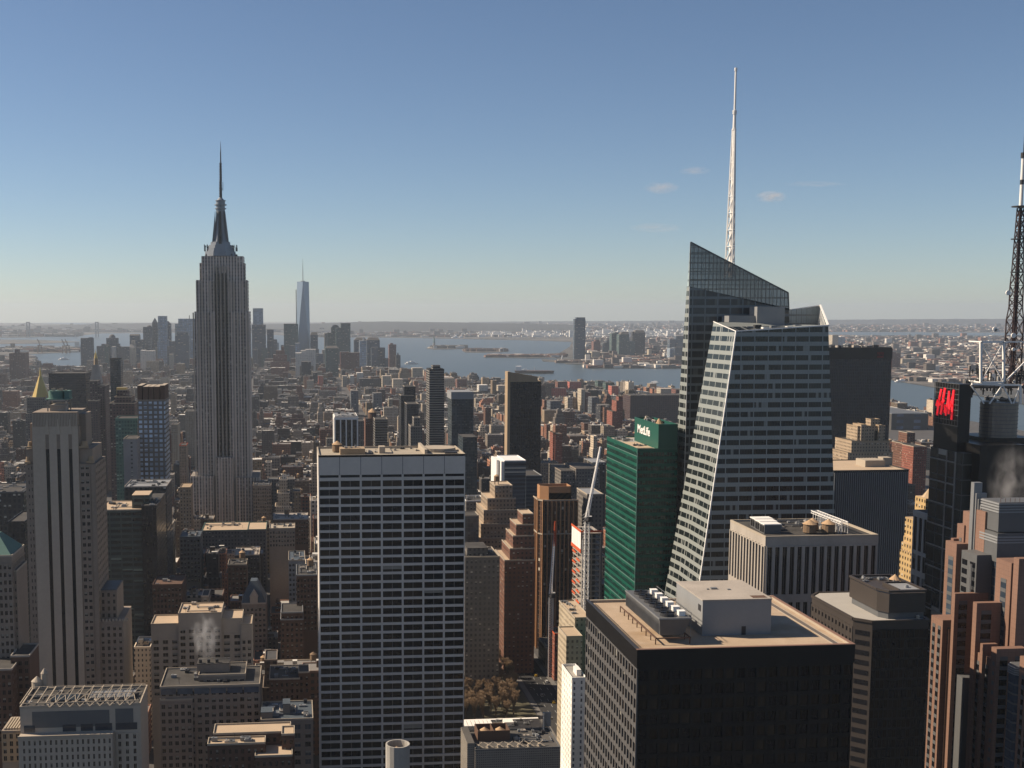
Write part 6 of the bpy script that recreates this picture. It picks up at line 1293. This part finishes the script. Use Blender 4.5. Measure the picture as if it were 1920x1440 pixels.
# boats
def boat(label, px, py, ln, hd, name='ferry', wk=0):
    p = atZ(px, py, 0); r = thing(name, label, 'boat', (p[0], p[1], 0)); c, s = cos(hd), sin(hd); m = MB(); q = MB()
    def T2(L): return [(p[0]+x*c-y*s, p[1]+x*s+y*c) for x, y in L]
    b = ln*.13; hp = [(-ln/2, -b), (ln*.3, -b), (ln/2, 0), (ln*.3, b), (-ln/2, b)]; m.prism(T2([(x*.95, y*.8) for x, y in hp]), -.5, ln*.07, 0, T2(hp)); m.build('hull', 'white' if name == 'ferry' else 'brick', r)
    if name == 'ferry': q.prism(T2([(-ln*.35, -b*.7), (ln*.25, -b*.7), (ln*.25, b*.7), (-ln*.35, b*.7)]), ln*.07, ln*.16); q.prism(T2([(-ln*.1, -b*.5), (ln*.15, -b*.5), (ln*.15, b*.5), (-ln*.1, b*.5)]), ln*.16, ln*.22)
    else: q.prism(T2([(-ln*.47, -b*.8), (-ln*.33, -b*.8), (-ln*.33, b*.8), (-ln*.47, b*.8)]), ln*.07, ln*.18); q.bar((*T2([(0, 0)])[0], ln*.07), (*T2([(0, 0)])[0], ln*.16), 1.5)
    q.build('cabin', 'white', r)
    if wk:
        w_ = MB(); L = T2([(-ln/2, -b*.5), (-ln/2-wk, -b*1.6), (-ln/2-wk, b*1.6), (-ln/2, b*.5)]); w_.prism(L[::-1] if False else L, .02, .25); o = w_.build('wake', srf('foam', (.5, .53, .55), .6, .4)); o['kind'] = 'stuff'
boat('white ferry with a long wake just off the downtown point', 772, 682.5, 70, R(8), wk=150)
boat('small white ferry trailing a diagonal wake near the right shore', 1228, 718.5, 38, R(-28), wk=460)
boat('reddish tanker moored mid river above the black knife edge tower', 1002, 700, 170, R(-12), 'tanker'); boat('white barge boat beside the tanker', 984, 697, 60, R(-10))
boat('bright white ship in the channel at far left', 120, 674.5, 60, R(30), wk=90); boat('small pale boat off the near right pier', 1690, 716, 50, R(0))
for k, (a, b, y) in enumerate(((833, 838, 629), (838, 846, 630), (847, 860, 634), (861, 869, 633.5), (1112, 1116, 684), (1052, 1058, 677))):
    p = atZ((a+b)/2, y, 2); m = MB(); w_ = abs(atY(b, y, p[1])[0]-atY(a, y, p[1])[0])/2
    for j in range(5): m.cyl(p[0]-w_+w_*(j+.5)/2.5, p[1]+j*9, w_/3.2, w_/4, 2, 12+(j*5 % 4)*7, 10)
    o = m.build('storage_tanks', 'white'); tag(o, 'cluster of white shoreline tanks, number %s from the left across the harbour' % 'one two three four five six'.split()[k], 'tanks'); o.name = 'storage_tank'
# ================================================================ bare park trees
def tree_mesh(seed):
    rr = random.Random(seed); m = MB(); tw = MB()
    def grow(p, d, ln, w_, lv):
        q = p+d*ln; (m if lv < 3 else tw).bar(p, q, max(w_, .075), 0, 3)
        if lv >= 5: return
        for k in range((6, 5, 4, 5, 5)[lv]):
            a = rr.uniform(0, 2*pi); sp_ = rr.uniform(.5, 1.0); v = Vector((cos(a)*sp_, sin(a)*sp_, 1-.25*sp_)).normalized(); e = (d*.75+v*.65+Vector((0, 0, .12))).normalized()
            grow(p+d*ln*rr.uniform(.55, 1), e, ln*rr.uniform(.6, .8), w_*.62, lv+1)
    grow(Vector((0, 0, 0)), Vector((0, 0, 1)), 5.2, .6, 0); return m, tw
M['twig'] = srf('winter twigs', (.42, .30, .19), .95, .3)
TP = []
for s in range(4):
    a, b = tree_mesh(s+11); r = thing('bare_tree', 'x', 'tree', (0, 0, 0), 'bare trees in the park'); ta = a.build('trunk', 'bark', r); tb = b.build('crown', 'twig', r); TP.append((r, ta, tb))
rr = random.Random(5); k = 0
for iy in range(12):
    for ix in range(9):
        x = 92+ix*7.1+rr.uniform(-1.6, 1.6); y = 742+iy*10+rr.uniform(-2.5, 2.5)
        if x > 152+(iy-6)*1.6 or not inframe((x, y, 8)): continue
        if k < 4: R_, A_, B_ = TP[k]
        else:
            r0, a0, b0 = TP[rr.randrange(4)]; R_ = r0.copy(); COL.objects.link(R_); A_ = copyo(a0, R_, (0, 0, 0)); B_ = copyo(b0, R_, (0, 0, 0))
        R_.location = (x, y, 2.1); R_.rotation_euler = (0, 0, rr.uniform(0, 6)); s = rr.uniform(.95, 1.25); R_.scale = (s, s, s)
        R_['label'] = 'bare brown winter tree in the park between the centre slab and the avenue'; k += 1
# ---- cars on the avenue
M['glassc'] = M['gdark']; M['tyre'] = srf('tyre rubber', (.02, .02, .02)); 
for nm, c in (('cyel', (.75, .48, .04)), ('cwht', (.7, .7, .7)), ('cblk', (.03, .03, .035)), ('cred', (.35, .04, .03)), ('cgry', (.25, .26, .28))): M[nm] = srf(nm, c, .3, .05, spec=.6)
def car(x, y, col, label):
    r = thing('parked_car' if x < 162 else 'car', label, 'car', (x, y, 2.04), 'cars on the avenue')
    m = MB(); z = 2.04; m.prism([(x-.9, y-2.2), (x+.9, y-2.2), (x+.9, y+2.2), (x-.9, y+2.2)], z+.3, z+.85, 0, [(x-.85, y-2.05), (x+.85, y-2.05), (x+.85, y+2.1), (x-.85, y+2.1)]); m.prism([(x-.8, y-1.3), (x+.8, y-1.3), (x+.8, y+1.2), (x-.8, y+1.2)], z+1.36, z+1.42, 0); m.build('body', col, r)
    m = MB(); m.prism([(x-.83, y-1.7), (x+.83, y-1.7), (x+.83, y+1.6), (x-.83, y+1.6)], z+.85, z+1.36, 0, [(x-.7, y-1.1), (x+.7, y-1.1), (x+.7, y+1.1), (x-.7, y+1.1)]); m.build('cabin_glass', 'gdark', r)
    for a in (-.8, .8):
        for b in (-1.35, 1.35):
            m = MB(); n = 10; vs = [(x+a-.1, y+b+.33*cos(2*pi*i/n), z+.33+.33*sin(2*pi*i/n)) for i in range(n)]; vs += [(u+.2, v, w_) for u, v, w_ in vs]; m.add(vs, [tuple(range(n)), tuple(range(n, 2*n))[::-1]]+[(i, n+i, n+(i+1) % n, (i+1) % n) for i in range(n)]); m.build('wheel', 'tyre', r)
cl = ('cyel', 'cwht', 'cblk', 'cgry', 'cyel', 'cred'); nmz = {'cyel': 'yellow', 'cwht': 'white', 'cblk': 'black', 'cgry': 'grey', 'cred': 'red'}
for k in range(16):
    c = cl[k*5 % 6]; x = (162, 166.6, 171.4, 176.2)[k*3 % 4]; y = 742+k*15; car(x, y, c, '%s car on the avenue beside the park, %s row from the near end' % (nmz[c], 'first second third fourth fifth sixth seventh eighth ninth tenth eleventh twelfth thirteenth fourteenth fifteenth sixteenth'.split()[k]))
# ================================================================ the carpet of ordinary blocks
PAL = [(.25, .125, .08), (.32, .16, .10), (.18, .10, .07), (.40, .30, .20), (.46, .34, .22), (.24, .20, .165), (.32, .27, .22), (.14, .12, .11), (.09, .08, .075), (.58, .48, .36), (.22, .17, .13), (.42, .19, .115), (.66, .56, .43)]
PN = ['red brown', 'russet', 'dark brown', 'buff', 'tan', 'grey', 'stone grey', 'charcoal', 'sooty', 'cream', 'umber', 'brick red', 'pale']
RP = [(.06, .06, .062), (.09, .088, .085), (.13, .125, .12), (.20, .19, .18), (.34, .33, .31), (.55, .53, .50)]; RW = [34, 26, 16, 10, 8, 6]
FM = [win('fill_a', None, (.035, .033, .035), 2.9, 3.5, .40, .50, .25, attr=True), win('fill_b', None, (.04, .038, .038), 3.7, 4.0, .55, .52, .2, attr=True), win('fill_c', None, (.03, .03, .034), 2.3, 3.2, .34, .5, .3, attr=True)]
HERO.sort(key=lambda h: h[3])
BUF = [1440.]*1920
rng = random.Random(21); lots = []
def hz_(X, Y):
    k = 1.
    if Y < 1400: base = rng.choice((26, 34, 44, 54, 66, 80)) if X < 100 else rng.choice((18, 26, 34, 44))
    elif Y < 2400: base = rng.choice((16, 20, 26, 34, 44, 62 if rng.random() < .4 else 28))
    elif Y < 4000: base = rng.choice((11, 14, 16, 20, 28, 58 if rng.random() < .3 else 18))
    else: base = rng.choice((12, 16, 22, 34, 55 if rng.random() < .3 and X < 500 else 20))
    return base*rng.uniform(.8, 1.2)
def shore(X, Y):   # inside the island?
    px, py = proj(X, Y, 2)
    if Y < 500: return True
    pts = [(-400, 716), (-300, 712), (0, 701), (150, 698), (240, 682), (400, 673), (600, 670), (700, 682), (752, 693), (800, 706), (850, 714), (1100, 725), (1275, 731), (1500, 747), (1672, 766), (1760, 782), (2200, 865)]
    for (a, b), (c, d) in zip(pts, pts[1:]):
        if a <= px <= c: return py > b+(d-b)*(px-a)/(c-a)+1.2
    return False
y = 690
row = 0
while y < 6300:
    dep = 30 if y < 2500 else (38 if y < 4200 else 50)
    pitch = dep*2+18
    for half in (0, 1):
        Yf = y+half*(dep+3)
        xa = atZ(-30, 900, 0)[0]/atZ(-30, 900, 0)[1]*Yf-60; xb = atZ(1960, 900, 0)[0]/atZ(1960, 900, 0)[1]*Yf+90
        x = xa
        while x < xb:
            w_ = rng.choice((8, 10, 13, 17, 22, 30))*(1 if Yf < 2000 else (1.25 if Yf < 3500 else 1.7))
            x2 = x+w_
            nxt = x2+rng.choice((.0, .0, .0, 3.))
            ok = shore(x, Yf) and shore(x2, Yf+dep)
            for a in AVX:
                if x < a+13 and x2 > a-13: ok = False; nxt = max(nxt, a+13)
            if ok:
                for f in FOOT:
                    if x < f[1]+2 and x2 > f[0]-2 and Yf < f[3]+2 and Yf+dep > f[2]-2: ok = False; break
            if ok: lots.append((Yf+rng.uniform(0, 4), x, x2-.3, dep-rng.uniform(4, 10)))
            x = nxt
    y += pitch
lots.sort(); hi = 0; vis = []
for (Yf, x0, x1, dep) in lots:
    while hi < len(HERO) and HERO[hi][3] < Yf:
        h = HERO[hi]; hi += 1
        for c in range(max(0, int(h[0])), min(1920, int(h[1]))): BUF[c] = min(BUF[c], h[2])
    h_ = hz_(x0, Yf)
    pa, pb = proj(x0, Yf, h_), proj(x1, Yf, h_); a, b = min(pa[0], proj(x0, Yf+dep, h_)[0]), max(pb[0], proj(x1, Yf+dep, h_)[0])
    if b < -40 or a > 1960: continue
    cap = 0
    for h in HERO:
        if h[3] > Yf and h[0] < b and h[1] > a: cap = max(cap, h[4] if h[3]-Yf > 25 else 0)
    if Yf > 3000: cap = max(cap, 668 if b < 590 else 682+max(0, (a-590))*.06)
    if 872 < (a+b)/2 < 1060 and Yf < 1000: cap = max(cap, 1180)
    if cap and pa[1] < cap:
        zc = H+(atY((a+b)/2, cap, Yf)[2]-H); h_ = min(h_, zc)
        if h_ < 6:
            if Yf < 2600 or h_ < 3: 
                if h_ < 3: continue
    py = proj(x0, Yf, h_)[1]
    cs = range(max(0, int(a)), min(1920, int(b)+1)); v = sum(1 for c in cs if BUF[c] > py+.7)
    near = any(BUF[c] > py-14 for c in cs)
    if not near: continue
    vis.append((v*max(1, min(60, (max((BUF[c] for c in cs), default=py)-py))), Yf, x0, x1, dep, h_, a, b, py))
    for c in range(max(0, int(pa[0])), min(1920, int(pb[0]))): BUF[c] = min(BUF[c], py)
order = sorted(range(len(vis)), key=lambda i: -vis[i][0]); single = set(order[:290])
print('filler lots', len(lots), 'visible', len(vis))
big = [MB() for _ in FM]; roofsM = MB()
def ground_box(mb, x0, x1, y0, y1, z0, z1, wc, rc):
    mb.col = wc; k = len(mb.f); mb.box(x0, x1, y0, y1, z0, z1); mb.c[k+1] = rc
def blk(mb, x0, x1, y0, d, h, rr, wc, rc, detail):
    t = []
    if detail and h > 30 and rr.random() < .45:
        n = rr.choice((1, 2)); zz = h
        t.append((x0, x1, y0, y0+d, 2, h*.72))
        for k in range(n):
            i = (k+1)*min(3.5, (x1-x0)*.13); t.append((x0+i, x1-i, y0+i*.7, y0+d-i, h*.7, h*(.72+.28*(k+1)/n)))
    else: t.append((x0, x1, y0, y0+d, 2, h))
    for (a, b, c, e, z0, z1) in t:
        ground_box(mb, a, b, c, e, z0, z1, wc, wc if detail else rc)
        if detail:
            mb.col = tuple(min(1, v*1.5+.05) for v in wc); parapet(mb, a-.1, b+.1, c-.1, e+.1, z1-.2, 1.1, .4)
            mb.col = rc; ground_box(mb, a+.3, b-.3, c+.3, e-.3, z1-.1, z1+.15, rc, rc)
    a, b, c, e, z0, z1 = t[-1]
    for k in range(rr.choice((1, 2, 2, 3, 4))):
        if b-a < 8: continue
        u = rr.uniform(a+1, b-5); v = rr.uniform(c+1, max(c+1.2, e-6)); g = rr.choice([wc, wc, (.35, .32, .28), (.62, .58, .52), (.15, .14, .13)])
        ground_box(mb, u, u+rr.uniform(2.5, 5), v, v+rr.uniform(2.5, 6), z1+.02, z1+rr.uniform(1.6, 5), g, rr.choice(((.5, .48, .45), rc)))
    return t[-1]
side_words = sorted([(h[0]+h[1])/2 for h in HERO])
LM = [(-50, 46, 'at the left edge'), (46, 240, 'around the limestone tower'), (240, 364, 'left of the spired skyscraper'), (364, 490, 'below the spired skyscraper'), (490, 596, 'left of the centre slab'), (596, 872, 'beyond the centre slab roof'),
      (872, 1000, 'right of the centre slab'), (1000, 1138, 'left of the green tower'), (1138, 1290, 'behind the green tower'), (1290, 1672, 'behind the crystalline tower'), (1672, 1745, 'beside the black monolith'), (1745, 2000, 'near the right edge')]
cells = {}
for i in order[:290]:
    s_, Yf, x0, x1, dep, h_, a, b, py = vis[i]; z = [l for l in LM if l[0] <= (a+b)/2 < l[1]]; cells.setdefault((z or [LM[-1]])[0][2], []).append((a, i))
LBL = {}
ordn = 'first second third fourth fifth sixth seventh eighth ninth tenth eleventh twelfth'.split()
for zn, L in cells.items():
    bands = {}
    for a, i in L: bands.setdefault(int(vis[i][8]//28), []).append((a, i))
    for bi, (bk, q) in enumerate(sorted(bands.items(), reverse=True)):
        for j, (a, i) in enumerate(sorted(q)): LBL[i] = (j, len(q), bi, zn)
tanks = ('with roof tank', 'with bulkhead')
for i, (s_, Yf, x0, x1, dep, h_, a, b, py) in enumerate(vis):
    rr = random.Random(i*13+1); ci = rr.randrange(len(PAL)); 
    if Yf > 2300 and x0 > 0 and rr.random() < .35: ci = rr.choice((1, 4, 9, 11, 12))
    q_ = rr.uniform(.3, .95); wc = tuple(v*q_ for v in PAL[ci]); rc = rr.choices(RP, RW)[0]
    if i in single:
        r = thing('city_block', '', 'building', (x0, Yf, 2), 'ordinary blocks of the city'); m = MB(); t = blk(m, x0, x1, Yf, dep, h_, rr, wc, rc, True); m.build('wall', FM[rr.randrange(3)], r)
        has = Yf < 1900 and x1-x0 > 9 and rr.random() < .5
        if has: watertank(r, rr.uniform(t[0]+3, t[1]-3), rr.uniform(t[2]+3, t[3]-3), t[5]+.1, rr.uniform(1.6, 2.2), 3.6, rr.uniform(2, 4), rr.choice(('cone', 'dark', 'wood')))
        j, n, bi, zn = LBL[i]; o_ = ordn[j] if j < 12 else 'far right'; bn = ordn[bi] if bi < 12 else 'rear'
        r['label'] = '%s %s%s %s, %s row, %s from left' % (PN[ci], 'block' if h_ < 30 else 'mid-rise', ' with roof tank' if has else '', zn, bn, o_)
    else:
        mb = big[rr.randrange(3)]; blk(mb, x0, x1, Yf, dep, h_, rr, wc, rc, Yf < 1700)
allb = MB()
for k, b_ in enumerate(big):
    n = len(allb.v); allb.v += b_.v
    for f, c in zip(b_.f, b_.c): allb.f.append([q+n for q in f]); allb.mi.append(k); allb.c.append(c)
allb.build('city_mass', FM, kind='stuff')
# far suburbs: countless low buildings on the far banks
rr = random.Random(77); m = MB(); cnt = 0
def inland(px, py):
    if px > 1100: return py < (690 if px < 1285 else 690+(px-1285)*.057) and not (1430 < px < 1990 and 622.5 < py < 632)
    if px > 590: return py < 632
    return False
for k in range(30000):
    px = rr.uniform(-60, 1980); t = rr.random(); py = 604.5+(t**1.25)*(125 if px > 1290 else 88)
    if px < 590:
        py = rr.uniform(613, 631) if rr.random() < .4 else rr.uniform(652, 700)
        if py > 632 and not (px < 150 and (653 < py < 660 or 672 < py < 690 and px < 60)): continue
        if py <= 632 and px > 150 and py > 623: continue
    elif not inland(px, py): continue
    p = atZ(px, py, 2)
    if p[1] > 26000: continue
    d = p[1]; s = rr.uniform(8, 19)*(1+d/9000); hh = rr.uniform(5, 13)*(1+d/16000); br = rr.random()
    if 620 < py < 634 and 900 < px < 1300 and rr.random() < .75: wc = (.66, .64, .6); hh *= 1.2; s *= .9
    elif br < .16: wc = (.6, .56, .5)
    elif br < .32: wc = (.24, .12, .085)
    elif br < .7: wc = (.18, .15, .13)
    else: wc = (.09, .075, .065)
    rc = wc if br < .16 else tuple(v*.8 for v in wc)
    if rr.random() < .03: hh *= 2.6; s *= .8
    ground_box(m, p[0]-s, p[0]+s, p[1]-s*.6, p[1]+s*.6, 1.5, hh+2, wc, rc); cnt += 1
g = NT('suburb fabric'); at = g.n.new('ShaderNodeAttribute'); at.attribute_name = 'col'; g.l.new(at.outputs[0], g.b.inputs['Base Color']); g.b.inputs['Roughness'].default_value = .9
m.build('suburb_mass', g.m, kind='stuff'); print('suburb', cnt)
# islands' tree lines and halls
m = MB()
for (a, b, y, n, h0, c) in ((812, 874, 652.3, 160, 14, (.09, .075, .06)), (872, 950, 658, 90, 14, (.16, .11, .09)), (915, 1058, 668.5, 260, 10, (.20, .12, .09)), (0, 150, 656, 160, 14, (.12, .11, .1)), (0, 62, 673, 60, 14, (.3, .27, .25)), (1045, 1100, 679, 60, 8, (.16, .12, .1))):
    for k in range(n):
        p = atZ(rr.uniform(a, b), y+rr.uniform(-1, 1), 2); s = rr.uniform(8, 26); cc = c if rr.random() < .85 else (.6, .57, .52); ground_box(m, p[0]-s, p[0]+s, p[1]-s*.5, p[1]+s*.5, 1.6, 4+h0*rr.uniform(.4, 1.3), cc, cc)
m.build('island_mass', g.m, kind='stuff')
# ================================================================ drifting steam and small clouds
def vol(name, loc, sc, dens, col, label, cat, nscale=2., thr=(.42, .7), seed=0, kind=None):
    m = MB(); n = 16
    vs = []; fs = []
    for i in range(1, 8):
        for j in range(n): vs.append((sin(pi*i/8)*cos(2*pi*j/n), sin(pi*i/8)*sin(2*pi*j/n), cos(pi*i/8)))
    vs += [(0, 0, 1), (0, 0, -1)]
    for i in range(6):
        for j in range(n): fs.append((i*n+j, (i+1)*n+j, (i+1)*n+(j+1) % n, i*n+(j+1) % n))
    for j in range(n): fs.append((7*n, j, (j+1) % n)); fs.append((7*n+1, 6*n+(j+1) % n, 6*n+j))
    m.add(vs, fs); o = m.build(name, []); o.location = loc; o.scale = sc
    mt = bpy.data.materials.new(name+' vapour'); mt.use_nodes = True; g = NT.__new__(NT); g.m = mt; g.t = mt.node_tree; g.n = g.t.nodes; g.l = g.t.links; g.t.nodes.clear()
    tc = g.n.new('ShaderNodeTexCoord').outputs['Object']; ln_ = g.n.new('ShaderNodeVectorMath'); ln_.operation = 'LENGTH'; g.l.new(tc, ln_.inputs[0])
    nz = g.n.new('ShaderNodeTexNoise'); nz.inputs['Scale'].default_value = nscale; nz.inputs['Detail'].default_value = 4; ad = g.n.new('ShaderNodeVectorMath'); ad.inputs[1].default_value = (seed, seed*2, 0); g.l.new(tc, ad.inputs[0]); g.l.new(ad.outputs[0], nz.inputs['Vector'])
    f = g.math('MULTIPLY', g.math('MULTIPLY', g.ramp(ln_.outputs[1], 1., .1), g.ramp(nz.outputs[0], *thr)), dens)
    v = g.n.new('ShaderNodeVolumePrincipled'); v.inputs['Color'].default_value = (*col, 1); g.l.new(f, v.inputs['Density']); o_ = g.n.new('ShaderNodeOutputMaterial'); g.l.new(v.outputs[0], o_.inputs['Volume'])
    o.data.materials.append(mt); tag(o, label, cat, None, kind); return o
p = atY(385, 1195, 590); vol('steam', p, (8, 6, 14), .30, (.9, .9, .92), 'pale steam drifting up from chimneys of the beige mid-rise', 'steam', 2.4, (.46, .66), 1, 'stuff')
p = atY(1893, 905, 520); vol('steam', p, (11, 7, 20), .10, (.9, .88, .88), 'grey steam rising behind the drum of the pink tower', 'steam', 2.2, (.42, .64), 5, 'stuff')
for k, (px, py, sx_, sz_, dn) in enumerate(((1240, 352, 210, 75, .006), (1446, 369, 190, 75, .009), (1303, 320, 190, 50, .004), (1230, 427, 330, 60, .003), (1530, 345, 420, 40, .002))):
    p = atY(px, py, 13000); o = vol('cloud', p, (sx_, 150, sz_), dn, (1, .93, .9), 'faint pinkish cloud, %s' % ('left one above the river towers', 'brightest one right of the white spire', 'highest, left of the spire', 'lowest thin one', 'thinnest far right')[k], 'cloud', 1.8, (.35, .75), k*3)
for ob in bpy.data.objects:
    if ob.type == 'MESH' and ob.data.materials and ob.name.split('.')[0] in ('cloud', 'steam'):
        for mt in ob.data.materials: mt.cycles.volume_step_rate = 1.
cy.volume_step_rate = 4; cy.volume_max_steps = 64
